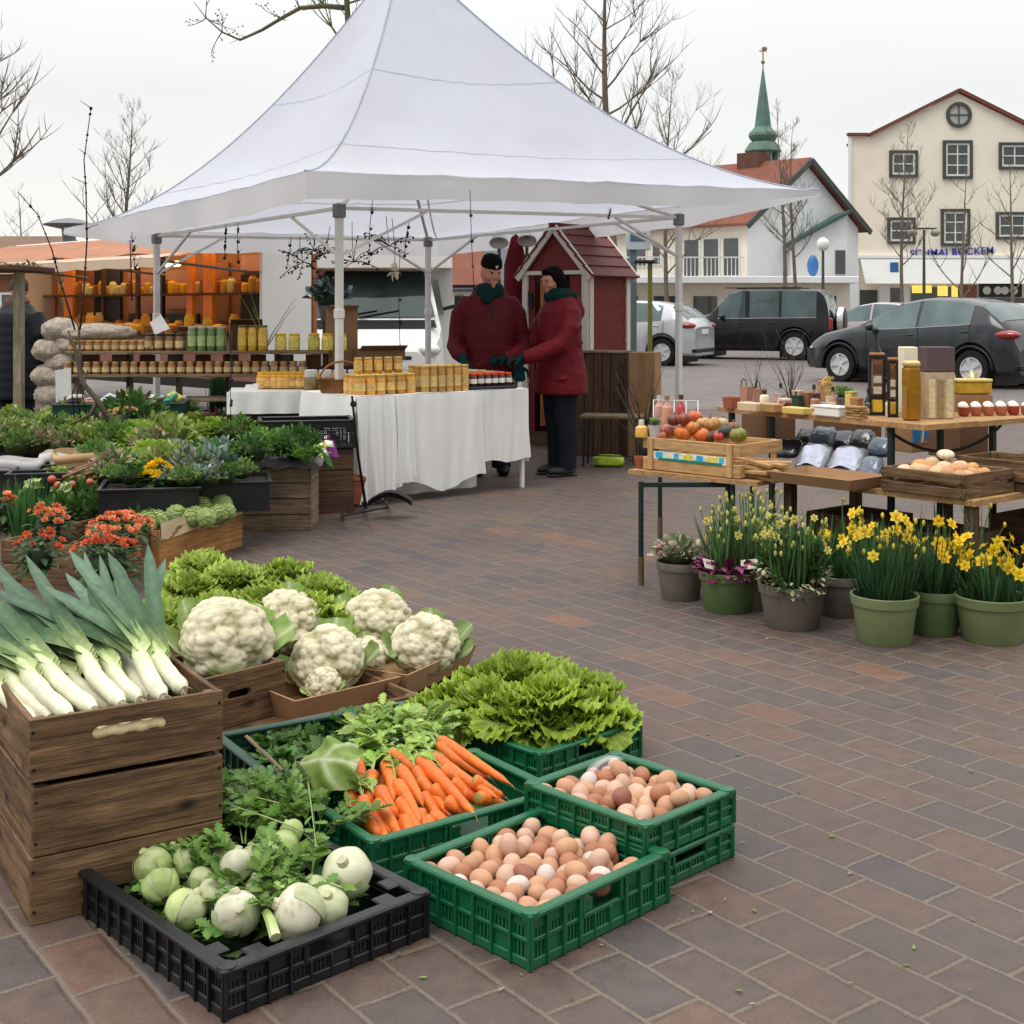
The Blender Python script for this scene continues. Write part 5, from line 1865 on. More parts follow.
rows=[(434,['yg','pink','yg','mid','yg','pink','mid','lime','yg','lime','lime','lime','mid'],2,19.5),(424,['yg','mid','pink','yg','dark','wine','fern','lime','lime','mid','lime','wine','dark'],8,18.5),(446,['pink','mid','pink','pink','yg','mid','lime','pink','yg'],-6,22)]
NMS={'yg':'yellow green leafy plant','pink':'pink tipped heather','mid':'mid green herb','lime':'bright green salad plant','dark':'dark bushy herb','wine':'wine red leafy plant','fern':'feathery green fennel plant'}
for ri,(py,ks,x0,st)in enumerate(rows):
 for i,k in enumerate(ks):
  px=x0+i*st+RND.uniform(-4,4)
  plant(k,NMS[k]+' in the '+['middle','rearmost','front'][ri]+' row of the plant bed',at(px,py+RND.uniform(-3,3)+8,.36),RND.uniform(.85,1.12),NMS[k]+'s in the '+['middle','rear','front'][ri]+' row')
plant('dark','big round dark green fennel bush at the rear of the beds',at(133,432,.40),1.5)
w0,w1,w2=at(240,530,0),at(307.5,531,0),at(331,524,0)
wl_=(w1-w0).xy
wrz=math.atan2(wl_.y,wl_.x)
wL,wW,wH=wl_.length,.36,.385
wc=Vector((w1 .x,w1 .y,0))+rot(0,0,wrz)@Vector((-wL/2,wW/2,0))
wrz2=wrz+rad(6)
wood_crate('wooden_planter','square grey brown slatted planter box with parsley on top','planter',wc,wrz2,wL,wW,wH,m=WOOD_GREY,rows=4,th=.02,gap=.006)
mb=MB()
for sx in(-1,1):
 for sy in(-1,1):
  pass
mb.grid(lambda u,v:Vector(((u-.5)*(wL+.10),(v-.5)*(wW+.10),.045-.10*max(0,abs(u-.5)*2-.80)*2-.10*max(0,abs(v-.5)*2-.78)*2+.008*math.sin(21*u+9*v))),30,24,lin(96,88,94))
solo('paper_cover',mb,CLOTHV,'grey paper sheet folded over the top of the slatted planter','paper',wc+Vector((0,0,wH)),wrz2,ang=0)
for i,(px,py,s_)in enumerate(((262,455,1.0),(280,452,1.1),(298,455,.95),(270,446,1.0),(290,444,1.0),(252,458,.8),(308,458,.7))):
 plant('fern' if i%3!=2 else 'dark','feathery parsley in the heap on the slatted planter' if i%3!=2 else 'bushy dark herb in the heap on the slatted planter',at(px,py+4,.44),s_,'parsley heap on the planter' if i%3!=2 else 'dark herbs on the planter')
for i,(px,py,c,nm)in enumerate(((322,442,lin(130,60,140),'purple'),(318,450,lin(196,196,70),'yellow green'),(330,448,lin(120,50,120),'dark purple'),(326,456,lin(60,120,60),'green'))):
 mb=MB()
 mb.box(None,(.10,.14,.006),bev=.002,col=c,M=rot(rad(35+8*i),rad(10*(i-1)),rad(30*i-20)))
 mb.box(None,(.06,.05,.004),col=lin(226,222,200),M=rot(rad(35+8*i),rad(10*(i-1)),rad(30*i-20))@T(0,.03,.004))
 solo('seed_packet',mb,CLOTHV,nm+' seed packet lying beside the parsley on the planter','seed packet',at(px,py,.455),ang=0)
plastic_crate('plastic_crate','dark plastic crate standing on edge behind the planter by the tent pole',at(300,452,.42)+Vector((0,.25,-.42)),rad(12),.62,.36,.19,BLACK_P,'dark plastic crates',z0=.43)
st_=at(300,452,.42)+Vector((0,.25,-.42))
wood_crate('wooden_crate','plain wooden crate under the black crate behind the planter','crate',Vector((st_.x,st_.y+.02,0)),rad(12),.6,.36,.425,m=WOOD_DARK,rows=3)
stand=thing('plant_stand','black wire stand with a tall rod beside the tent pole','stand',at(368,514,0))
sb_=stand.location.copy()
lo=lambda px,py,z:at(px,py,z)-sb_
mb=MB()
for a_,b_ in(((342,516),(388,507)),((388,507),(384,498)),((342,516),(350,505)),((350,505),(384,498)),((364,512),(366,502))):
 mb.tube([lo(*a_,.03),lo(*b_,.03)],.008,6)
for p in((342,516),(388,507),(364,512)):
 mb.tube([lo(*p,.0),lo(*p,.14)],.007,6)
mb.build('base_frame',BLACKM,stand,True)
mb=MB()
mb.tube([lo(366,508,.03),lo(358,455,.42),lo(352,396,.80)],[.010,.009,.007],8)
mb.ball(lo(353.5,404,.74),.022,10,8)
mb.build('rod',BLACKM,stand,True)
mb=MB()
mb.grid(lambda u,v:lo(372,503,.10)+Vector((.28*u-.02,.16*(v-.5),.06*math.sin(3.1*u)+.02*math.cos(8*v))),12,6)
mb.build('folded_cover',BLACKM,stand,True)
tp=thing('terracotta_planter','square terracotta planter standing inside the black wire stand','planter',at(350,512,.0)+Vector((0,.06,.05)),rad(20))
TERRA=mat('terracotta',lin(158,88,62),.8,var=.18,vs=14,bump=.2,bs=50)
mb=MB()
mb.lathe([(.07,0),(.11,.15),(.12,.16),(.12,.18),(.105,.18),(.10,.15)],4,M=rot(0,0,rad(45)))
mb.build('body',TERRA,tp)
mb=MB()
mb.lathe([(.05,.125),(.108,.130)],4,M=rot(0,0,rad(45)))
mb.build('soil',MATS['potting_soil'],tp)
tc2=at(24,452,.42)
tray('dark teal crate of seed packets under the post roof',Vector((tc2 .x,tc2 .y+2.2,.30)),rad(8),1.0,.6,.30,GREEN_D)
tb=thing('side_table','low table under the teal crate of seed packets','table',Vector((tc2 .x,tc2 .y+2.2,0)),rad(8))
mb=MB()
mb.box((0,0,.285),(1.1,.7,.025),bev=.004)
mb.build('tabletop',WOOD_DARK,tb)
for x in(-.5,.5):
 for y in(-.3,.3):
  mb=MB()
  mb.box((x,y,.136),(.04,.04,.272))
  mb.build('leg',WOOD_DARK,tb)
rr=random.Random(4)
PC=[lin(226,224,214),lin(70,150,130),lin(200,190,90),lin(150,120,100),lin(190,200,205),lin(90,70,70)]
PCN=['white','teal','yellow','tan','pale grey','dark brown']
for i in range(22):
 k=rr.randrange(6)
 mb=MB()
 mb.box(None,(.11,.09,.03),bev=.006,col=PC[k],M=rot(rad(rr.uniform(-30,30)),rad(rr.uniform(-30,30)),rr.uniform(0,3)))
 mb.box(None,(.05,.04,.004),col=sc(PC[(k+1)%6],.9),M=rot(0,0,rr.uniform(0,3))@T(0,0,.017))
 solo('seed_packet',mb,CLOTHV,PCN[k]+' packet in the teal crate near the shopper','packet',Vector((tc2 .x,tc2 .y+2.2,.60))+Vector((rr.uniform(-.44,.44),rr.uniform(-.25,.25),rr.uniform(0,.04))),group=PCN[k]+' packets in the teal crate')
SOILM=MATS['potting_soil']
def pot(label,c,r_,h,m,name='plant_pot',group=None):
 t=thing(name,label,'pot',c,0,group)
 mb=MB()
 mb.lathe([(r_*.78,0),(r_*.80,.004),(r_*.95,h*.78),(r_*1.0,h*.79),(r_*1.03,h-.004),(r_*1.01,h),(r_*.95,h-.002),(r_*.92,h*.8)],28)
 mb.build('body',m,t,True)
 mb=MB()
 mb.lathe([(0,h*.84),(r_*.94,h*.82)],24)
 mb.build('soil',SOILM,t,True)
 return t
for i,(px,py,z,r_,h,k,s_,lab)in enumerate(((205,424,.38,.20,.28,'grass',1.2,'dark pot of tall green blades'),(170,424,.38,.16,.24,'mid',.8,'dark pot of green herb'),(140,420,.38,.17,.22,'wine',.8,'dark pot of wine red leaves'),(95,424,.38,.17,.2,'wine',.8,'dark pot of reddish plant under the twig'),(235,420,.36,.19,.24,'dark',.7,'dark pot with low greens next to the tall blades'),(268,418,.36,.18,.22,'mid',.6,'dark pot with low greens by the white table'),(115,418,.38,.16,.2,'blue',.7,'dark pot of silvery leaves'),(290,420,.36,.17,.2,'dark',.6,'dark pot behind the black crate'),(64,426,.36,.17,.2,'dark',.7,'dark pot at the foot of the driftwood'))):
 c=at(px,py+6,z-.06)
 c=Vector((c.x,c.y+.5,c.z-h*.55))
 pot(lab,c,r_,h,BLACK_P)
 plant(k,lab.replace('dark pot of ','').replace('dark pot with ','').replace('dark pot ','small plant ')+', growing in its dark pot',c+Vector((0,0,h*.82)),s_)
for i,(px,py,L,lab)in enumerate(((252,434,.62,'black tray of low dark herbs standing before the low white table'),(330,428,.36,'black tray of low herbs standing close behind the tent pole'))):
 c=at(px,py,.34)
 c=Vector((c.x,c.y+.45,.30))
 tray(lab,c,rad(12),L,.30,.24)
 for k in range(4 if i==0 else 2):
  plant(['dark','mid','wine','dark'][k],'low herb number in the tray'.replace(' number',' '+['dark','light green','wine red','deep green'][k])+(' before the low white table' if i==0 else ' close behind the tent pole'),c+Vector((-.2+.14*k if i==0 else-.08+.16*k,0,.20)),.62)
 tb_=thing('crate_stand','dark wooden stand under the '+lab.split(' standing')[0]+(' by the white table' if i==0 else ' by the pole'),'stand',Vector((c.x,c.y,0)),rad(12))
 mb=MB()
 mb.box((0,0,.285),(L,.3,.026),bev=.003)
 mb.build('plank',WOOD_DARK,tb_)
 for s in(-1,1):
  mb=MB()
  mb.box((s*(L/2-.02),0,.135),(.03,.28,.27))
  mb.build('side_board',WOOD_DARK,tb_)
bench3=thing('low_bench','low plank bench carrying the dark pots before the jar shelves','bench',at(180,440,.2)+Vector((-.1,1.1,-.2)),rad(14))
mb=MB()
mb.box((0,0,.135),(3.6,1.4,.03),bev=.004)
mb.build('plank',WOOD_DARK,bench3)
for x in(-1.6,1.6):
 for y in(-.6,.6):
  mb=MB()
  mb.box((x,y,.06),(.06,.06,.12),bev=.004)
  mb.build('leg',WOOD_DARK,bench3)
blooms('white_flowers','few pink and yellow flower heads in front of the jar shelves','flowers',at(105,420,.55)+Vector((0,.4,0)),.14,16,[lin(226,190,130),lin(214,150,140)],.05,13)
SY=11.3
s0,s1=P(74,352,SY),P(330,352,SY)
shx0,shx1=s0 .x,s1 .x
zA,zB,zC=H-41.5*SY/F,H-64*SY/F,H-88*SY/F
shelf=thing('display_shelf','three tier wooden display shelf of jars behind the plant beds','shelf',Vector(((shx0+shx1)/2,SY,0)),rad(3))
wS=shx1-shx0
for z,w_,dep,m_ in((zA,wS,.34,WOOD_GREY),(zB,wS,.36,WOOD_GREY),(zC,wS,.40,WOOD_GREY),(.12,wS,.4,WOOD_DARK)):
 mb=MB()
 mb.box((0,-.05,z-.012),(w_,dep,.024),bev=.003)
 mb.build('board',m_,shelf)
for k in range(6):
 mb=MB()
 mb.box((-wS/2+.05+k*(wS-.1)/5,.08,zA*.5-.014),(.03,.14,zA-.03))
 mb.build('upright',WOOD_DARK if k%2 else WOOD_GREY,shelf)
for k in range(9):
 mb=MB()
 x=-wS/2+.16+k*.235
 mb.box((x,.03,(zA+zB)/2-.01),(.13,.02,(zA-zB)-.05))
 mb.build('back_panel',WOOD_GREY if k%2 else CARD_D,shelf)
def shp_(x,y,z):
 return shelf.location+rot(0,0,rad(3))@Vector((x,y,0))+Vector((0,0,z))
GREENG,OLIVE,BROWNG=lin(104,132,76),lin(126,112,50),lin(120,84,50)
J['slim_green']=jar_proto(.036,.19,GREENG,lin(190,180,150),lin(160,178,120),n=12)
J['slim_gold']=jar_proto(.037,.20,lin(208,164,50),lin(120,96,60),lin(220,186,90),n=12)
J['mini']=jar_proto(.030,.075,lin(150,100,44),lin(176,138,80),lin(196,176,130),n=10)
J['brownish']=jar_proto(.036,.13,BROWNG,lin(60,48,40),lin(196,170,120),n=12)
J['candle']=jar_proto(.05,.13,lin(226,196,70),lin(232,200,60),lin(230,214,120),n=12)
r=random.Random(31)
topk=[('mini',10,-1.06,.072),('brownish',4,-.42,.085),('slim_green',4,-.06,.08),('slim_gold',3,.36,.085)]
TLAB={'mini':'small honey jar on the top shelf by the linen sacks','brownish':'brown relish jar on the top shelf','slim_green':'tall green pickle jar on the top shelf','slim_gold':'tall golden jar on the top shelf'}
for kind,n_,x0,st in topk:
 for i in range(n_):
  for j in range(2):
   jar(kind,shp_(x0+i*st,-.13+j*.085,zA+.001),TLAB[kind]if j==0 else TLAB[kind]+', second row',kind.replace('_',' ')+(' jars top shelf front' if j==0 else ' jars top shelf rear'),r.uniform(-.3,.3))
for i in range(5):
 jar('candle',shp_(.68+i*.115+(.05 if i>1 else 0),-.08,zA+.001),'round yellow candle jar at the honey end of the top shelf','yellow candle jars',r.uniform(-.3,.3))
for i in range(26):
 for j in range(2):
  jar('mini',shp_(-1.08+i*.078,-.17+j*.07,zB+.001),'small honey jar in the long middle shelf row' if j==0 else 'small honey jar behind the middle shelf front row','middle shelf jars front' if j==0 else 'middle shelf jars rear',r.uniform(-.3,.3),1.15)
ORY=lin(232,176,52)
J['cup']=jar_proto(.042,.085,lin(206,150,70),ORY,lin(220,176,100),n=12)
for i in range(12):
 for j in range(2):
  jar('cup',P(262+i*6.3,388-j*3,10.5+j*.1),'honey cup with a yellow lid on the low white table' if j==0 else 'honey cup in the second row on the low white table','yellow lidded cups front' if j==0 else 'yellow lidded cups rear',r.uniform(-.3,.3),1.05)
J['dome']=jar_proto(.05,.10,lin(120,100,46),lin(230,228,226),None,lidh=.05,n=12)
for i in range(4):
 jar('dome',P(311+i*14.5,391,10.2),'olive jar with a white domed lid near the tent pole','white domed jars',0,1.1)
wt_=thing('market_table','low white clothed table of yellow lidded cups behind the planter','table',P(297,395,10.5)-Vector((0,0,P(297,395,10.5).z)),rad(10))
zt=P(262,388,10.5).z-.004
mb=MB()
mb.box((0,0,zt-.03),(1.05,.62,.05),bev=.006)
mb.build('tabletop',WHITE_M,wt_)
mb=MB()
mb.grid(lambda u,v:Vector(((u-.5)*1.07,-.315-.012*(1+math.sin(34*u))*v,zt-.002-.17*v)),50,6)
mb.build('cloth_skirt',CLOTH,wt_,True)
for x in(-.48,.48):
 for y in(-.27,.27):
  mb=MB()
  mb.box((x,y,(zt-.055)/2),(.035,.035,zt-.055))
  mb.build('leg',WHITE_M,wt_)
for i,(px,py)in enumerate(((242,392),(249,391))):
 mb=MB()
 mb.grid(lambda u,v:P(px,py,10.25)+Vector((.05*(u-.5)+.06*v,-.02,.16*v-.10)),4,6)
 solo('price_card',mb,WPAP,'tall white price card leaning before the yellow lidded cups','card',group='white price cards by the cups',ang=0)
mb=MB()
c_=P(158,325,11.1)
mb.add([(-.07,0,.02),(-.02,-.01,-.08),(.10,0,-.03),(.02,.01,.09)],[(0,1,2,3)])
solo('price_card',mb,WPAP,'white card hanging turned on its corner at the tent pole','card',c_,smooth=False)
mb=MB()
mb.grid(lambda u,v:P(63,391,10.9)+Vector((.13*(u-.5),.02*v,.17-.30*v+.02*u)),3,5)
solo('price_card',mb,WPAP,'white paper sheet hanging at the shelf end by the driftwood','card',ang=0)
for i,(px,py,w_,h_,m_,lab)in enumerate(((197,352.5,.3,.20,CARD,'cardboard display box behind the pickle jars'),(246,352.5,.28,.26,CARD_D,'tall brown box behind the candle jars'),(341,366,.26,.5,CARD,'tall brown cardboard box beside the tent pole'),(377,360,.42,.10,CARD,'shallow open cardboard box on crates behind the honey jars'))):
 b_=thing('cardboard_box',lab,'box',P(px,py,11.55),rad(8+5*i))
 mb=MB()
 for s in(-1,1):
  mb.box((s*(w_/2-.004),0,h_/2),(.008,w_*.7,h_))
  mb.box((0,s*(w_*.35-.004),h_/2),(w_-.018,.008,h_-.003))
 mb.box((0,0,.004),(w_-.018,w_*.66,.006))
 mb.build('carton',m_,b_)
 mb=MB()
 mb.box(None,(w_-.01,.10,.006),M=T(0,-w_*.35-.045,h_+.01)@rot(rad(-25),0,0))
 mb.build('flap',m_,b_)
for(px,py)in((341,366),(377,360)):
 pp=P(px,py,11.55)
 mb_=wood_crate('wooden_crate','wooden crate stack block under the '+('tall carton by the pole' if px<350 else 'shallow carton behind the honey'),'crate',Vector((pp.x,pp.y,0)),rad(8),.4,.36,pp.z-.004,m=WOOD_DARK,rows=5)
LIN=mat('linen_sack',lin(186,174,158),.95,spec=.1,var=.35,vs=26,bump=1,bs=70,bd=.02)
for i,(px,py,sx,sz,lab)in enumerate(((60,330,.17,.13,'topmost cream linen sack of the heap'),(52,350,.19,.13,'linen sack second from the top of the heap'),(66,362,.2,.13,'grey linen sack in the middle of the heap'),(55,376,.22,.14,'linen sack low in the heap by the shopper'),(72,345,.18,.12,'pale linen sack leaning on the shelf end'),(98,333,.36,.10,'wide pale linen bundle lying over the top shelf end'),(60,394,.24,.16,'lowest linen sack of the heap'),(68,412,.26,.2,'linen sack standing on the ground below the heap'))):
 mb=MB()
 ph=i*1.7
 mb.ball((0,0,0),(sx*.92,.16,sz*.82),36,24,fn=lambda d:1+.10*noise.noise(d*2+Vector((ph,0,0)))+.02*math.sin(26*d.z+3*d.x+ph)+.012*math.sin(40*d.x))
 solo('linen_sack',mb,LIN,lab,'sack',P(px,py,11.35),RND.uniform(-.4,.4),'linen sacks heaped at the shelf end',ang=0)
def twig(mb,p,d,L,r_,depth,rr,bud=0):
 n=6
 pts=[Vector(p)]
 d=Vector(d).normalized()
 for i in range(n):
  d=(d+Vector((rr.uniform(-.18,.18),rr.uniform(-.18,.18),rr.uniform(-.05,.12)))).normalized()
  pts.append(pts[-1]+d*L/n)
 rs=[max(.0007,r_*(1-.75*i/n))for i in range(n+1)]
 mb.tube(pts,rs,5 if r_<.01 else 7)
 if depth:
  for k in range(rr.randint(2,4)):
   i=rr.randint(1,n-1)
   dd=(d+Vector((rr.uniform(-1,1),rr.uniform(-1,1),rr.uniform(-.1,.8)))).normalized()
   twig(mb,pts[i],dd,L*rr.uniform(.4,.65),rs[i]*.7,depth-1,rr,bud)
 elif bud:
  mb.ball(pts[-1],bud,6,5)
  mb.ball(pts[-3],bud*.8,6,5)
BARK=mat('grey_bark',lin(92,82,70),.9,var=.3,vs=12,bump=.5,bs=50)
BARKD=mat('dark_twig',lin(52,42,36),.9,var=.2,vs=12)
rr=random.Random(12)
mb=MB()
mb.tube([P(112,425,9.4),P(97,400,9.4),P(82,382,9.4),P(76,352,9.4),P(68,330,9.4)],[.022,.02,.018,.014,.006],8)
mb.tube([P(82,382,9.4),P(80,365,9.4),P(79,330,9.4),P(76,318,9.4)],[.014,.012,.008,.004],7)
mb.tube([P(97,400,9.4),P(90,415,9.4),P(70,425,9.4)],[.014,.012,.006],7)
mb.tube([P(76,352,9.4),P(70,340,9.4),P(62,334,9.4)],[.01,.007,.003],6)
solo('driftwood_branch',mb,BARK,'crooked grey branch standing in front of the jar shelf','branch',ang=0)
mb=MB()
for dx in(0,6,13):
 mb.tube([P(75+dx,420,9.6),P(72+dx*.8,395,9.6),P(80+dx*.6,370,9.6)],.005,6)
solo('wire_hoop',mb,BLACKM,'thin dark wire hoops standing by the driftwood branch','wire',ang=0)
TZ2=.53
fa,fb=at(628,469.5,TZ2),at(757,482,TZ2)
st2=thing('side_table','small green legged table carrying the pale fruit crate','table',Vector((0,0,0)))
td=(fb-fa).xy.normalized()
tn=Vector((-td.y,td.x))
poly=[(fa.x,fa.y),(fb.x,fb.y),(fb.x+tn.x*.52,fb.y+tn.y*.52),(fa.x+tn.x*.52,fa.y+tn.y*.52)]
mb=MB()
mb.prism(poly,TZ2-.022,TZ2)
mb.build('tabletop',WOOD_SHELF,st2)
for(px,py)in((641,585),(660,541),(728,585),(752,560)):
 g_=at(px,py,0)
 top_=Vector((g_.x,g_.y,TZ2-.024))
 mb=MB()
 mb.tube([g_+Vector((0,0,.14)),top_],.013,8)
 lg=mb.build('leg',DARKM,st2,True)
 mb=MB()
 mb.tube([g_,g_+Vector((0,0,.139))],.015,8)
 mb.build('foot_sleeve',mat('rusty_steel',lin(112,92,70),.7,.5,var=.3,vs=30),lg,True)
mb=MB()
a_,b_=at(641,585,0),at(728,585,0)
mb.bar((a_.x,a_.y,TZ2-.04),(b_.x,b_.y,TZ2-.04),.02,.022)
mb.build('apron_rail',DARKM,st2)
c0,c1=at(641,469.5,TZ2),at(738,480,TZ2)
cd=(c1-c0).xy
crz2=math.atan2(cd.y,cd.x)
CLn,CW,CH=cd.length,.36,.165
cc_=Vector((c0 .x,c0 .y,TZ2+.003))+rot(0,0,crz2)@Vector((CLn/2,CW/2+.02,0))
fcr=thing('fruit_crate','pale wooden crate with a blue and yellow printed strip, full of gourds and apples','crate',cc_,crz2)
for s in(-1,1):
 mb=MB()
 mb.box((0,s*CW/2,CH-.03),(CLn,.012,.056),bev=.002)
 mb.box((0,s*CW/2,.032),(CLn,.012,.062),bev=.002)
 mb.build('side_panel',WOOD_PALE,fcr)
 mb=MB()
 mb.box((s*(CLn/2-.008),0,CH-.031),(.012,CW-.016,.06),bev=.002)
 mb.box((s*(CLn/2-.008),0,.033),(.012,CW-.016,.062),bev=.002)
 mb.build('end_panel',WOOD_PALE,fcr)
 for e in(-1,1):
  mb=MB()
  mb.box((s*(CLn/2-.055),e*(CW/2+.012*e*e),CH/2),(.03,.013,CH-.004),bev=.002)
  mb.build('corner_post',WOOD_PALE,fcr)
mb=MB()
mb.box((0,0,.006),(CLn-.03,CW-.02,.008))
mb.build('floor_panel',WOOD_PALE,fcr)
mb=MB()
lw=CLn-.145
mb.box((.0,-CW/2-.0078,.078),(lw,.0016,.040),col=lin(222,220,196))
mb.box((-.0,-CW/2-.0094,.0605),(lw-.06,.0012,.012),col=lin(24,128,116))
for k,(x,w_,c)in enumerate(((-.42,.10,lin(60,170,214)),(-.18,.06,lin(70,170,214)),(-.02,.12,lin(214,200,80)),(.14,.09,lin(60,160,206)),(.30,.14,lin(222,206,110)),(.43,.06,lin(80,180,214)))):
 mb.box((x*lw,-CW/2-.0096,.080),(w_*lw,.0012,.028),col=c)
mb.build('printed_label',LABEL,fcr)
VEG2=mat('gourd_skin',(1,1,1),.4,spec=.45,var=.22,vs=26,attr=True)
def gourd(name,label,c,R_,col,sq=.85,ribs=8,stem=True,group=None,amp=.05):
 t=thing(name,label,name,c,RND.uniform(0,6))
 if group:
  t['group']=group
 t.rotation_euler=(RND.uniform(-.35,.35),RND.uniform(-.35,.35),RND.uniform(0,6))
 mb=MB()
 mb.ball((0,0,0),(R_,R_,R_*sq),28,16,lambda d:lerp(col,sc(col,.7),.5+.5*math.cos(ribs*math.atan2(d.y,d.x))),lambda d:1+amp*math.cos(ribs*math.atan2(d.y,d.x))*(1-d.z*d.z)-.14*max(0,d.z)**8)
 mb.build('flesh',VEG2,t,True,ang=0)
 if stem:
  mb=MB()
  mb.tube([(0,0,R_*sq*.8),(.002,0,R_*sq*1.1),(.008,.003,R_*sq*1.3)],[.006,.005,.004],6,lin(110,96,60))
  mb.build('stem',VEG2,t,True)
 return t
Z0=TZ2+.16
for(px,py,z,R_,col,nm,lab)in((668.7,430.5,.72,.043,lin(176,96,74),'apple','dull red apple at the front of the pale crate'),(683.6,432.5,.72,.048,lin(226,124,50),'pumpkin','biggest orange pumpkin at the front of the pale crate'),(692,427,.75,.036,lin(220,132,70),'pumpkin','small orange pumpkin leaning on the biggest one'),(701.5,435,.71,.042,lin(216,110,44),'pumpkin','orange pumpkin next to a dark gourd'),(708.5,437,.70,.036,lin(84,56,42),'gourd','dark brown gourd beside the orange pumpkin'),(718.5,436.5,.71,.028,lin(196,66,48),'apple','small bright red apple in the crate front'),(695,416,.79,.036,lin(222,106,60),'pumpkin','orange pumpkin on top at the back of the crate'),(703,423,.76,.036,lin(206,160,96),'gourd','tan gourd in the middle of the crate'),(712,424,.76,.044,lin(190,140,78),'gourd','large tan ribbed gourd in the middle of the crate'),(726,432,.73,.040,lin(56,62,54),'gourd','nearly black gourd near the crate end'),(738,435,.72,.045,lin(128,130,50),'gourd','olive green gourd at the crate end'),(733,427,.75,.032,lin(140,88,52),'gourd','brown gourd on top at the crate end'),(674,420,.78,.036,lin(120,60,46),'apple','dark red apple behind the front fruit'),(684,419,.79,.038,lin(150,70,54),'apple','red brown apple below the red bottle'),(661,436,.70,.03,lin(190,110,80),'apple','small pale red apple behind the white cup'),(722,423,.76,.034,lin(206,190,150),'gourd','cream gourd behind the black one')):
 gourd(nm,lab,at(px,py,z),R_,col,ribs=8 if nm!='apple' else 5,amp=.05 if nm!='apple' else.015)
def bottle(label,c,r_,h,col,cap,name='bottle',neck=.35,square=False,group=None,m=None,lab_c=None):
 t=thing(name,label,'bottle',c,RND.uniform(-.2,.2),group)
 n=4 if square else 18
 M=rot(0,0,rad(45))if square else None
 k=1.35 if square else 1
 mb=MB()
 mb.lathe([(0,0),(r_*k,0),(r_*k,h*(1-neck)*.92),(r_*k*.9,h*(1-neck)),(r_*.38,h*(1-neck*.6)),(r_*.36,h)],n,col=col,M=M)
 mb.build('glass',m or HONEY,t,not square)
 mb=MB()
 mb.lathe([(r_*.44,h-.012),(r_*.44,h+.012),(0,h+.014)],12,col=cap)
 mb.build('cap',LID,t,True)
 if lab_c:
  mb=MB()
  kk=10
  vs=[(math.cos(-1.57+(i/kk-.5)*2.4)*(r_+.001),math.sin(-1.57+(i/kk-.5)*2.4)*(r_+.001),h*(.12+.34*j))for j in range(2)for i in range(kk+1)]
  mb.add(vs,[(i,i+1,kk+2+i,kk+1+i)for i in range(kk)],lab_c)
  mb.build('label',LABEL,t,True)
 return t
bottle('pale pink sauce bottle behind the gourds, nearest the tent pole',at(659,420,.70),.028,.13,lin(206,150,140),lin(220,214,204))
bottle('brownish pink bottle with a cork behind the gourds',at(667,424,.70),.032,.15,lin(190,132,108),lin(160,122,90))
bottle('red juice bottle with a dark cork behind the gourds',at(681,423,.70),.033,.15,lin(176,62,62),lin(90,66,50))
bottle('yellow mustard bottle with a white cap at the crate corner',at(641.5,437,.695),.032,.075,lin(216,164,56),lin(232,228,220),neck=.3)
cup=thing('cup','grey white cup with a small green sprig at the crate corner','cup',at(654.5,437,.695))
mb=MB()
mb.lathe([(0,0),(.026,0),(.034,.06),(.031,.06),(.024,.006),(0,.006)],18,col=lin(196,190,186))
mb.build('body',PAINT,cup,True)
mb=MB()
for k in range(14):
 herb_spray(mb,(0,0,.05),(rr.uniform(-.6,.6),rr.uniform(-.6,.6),1),.05,(.2,.3,.14),rr,5,.02)
mb.build('sprig',LEAF,cup,True)
mb=MB()
for a_,b_ in(((655,401,.83),(700,402,.83)),((700,402,.83),(700,430,.72)),((655,401,.83),(655,425,.72)),((676,401,.83),(676,425,.72)),((688,402,.83),(688,425,.72))):
 mb.tube([at(*a_)+Vector((0,.08,0)),at(*b_)+Vector((0,.08,0))],.003,5,lin(206,200,190))
solo('wire_rack',mb,PAINT,'thin pale wire rack holding the bottles behind the gourds','rack')
tcp=thing('tealight_pot','small terracotta tealight pot at the table corner by the fruit crate','pot',at(637,469,TZ2)+Vector((.02,.03,0)))
mb=MB()
mb.lathe([(.022,0),(.03,.045),(.032,.05),(.032,.062),(.027,.062),(.024,.03),(0,.03)],18)
mb.build('body',TERRA,tcp,True)
mb=MB()
mb.lathe([(0,.045),(.026,.045)],16,col=lin(206,120,60))
mb.build('wax',PAINT,tcp)
rr=random.Random(77)
for i in range(16):
 p=at(752+rr.uniform(-6,14),478-(i//4)*4,TZ2+.008+(i//4)*.02)
 p=Vector((p.x,p.y+.05,TZ2+.012+(i//4)*.022))
 mb=MB()
 mb.box(None,(.30*rr.uniform(.8,1.05),.034,.018),bev=.003,M=T(p)@rot(rad(rr.uniform(-6,6)),rad(rr.uniform(-4,4)),crz2+rad(rr.uniform(-16,16))))
 solo('wood_strip',mb,WOOD_PALE if i%3 else WOOD_SHELF,'flat pale wood strip in the loose stack beside the fruit crate','wood strip',group='wood strips beside the fruit crate',smooth=False)
UZ=.81
CU=Vector((1.92,6.14,0))
e1,e2=Vector((-.565,.825,0)),Vector((.825,.565,0))
CL2=Vector((1.977,5.637,0))
f1,f2=Vector((-.64,.768,0)),Vector((.768,.64,0))
U=lambda a,b,z=UZ:CU+e1*a+e2*b+Vector((0,0,z))
Lw=lambda a,b,z=TZ2:CL2+f1*a+f2*b+Vector((0,0,z))
disp=thing('display_stand','two tier corner stand of wooden boards for oils, boxes and crates','display stand',(0,0,0))
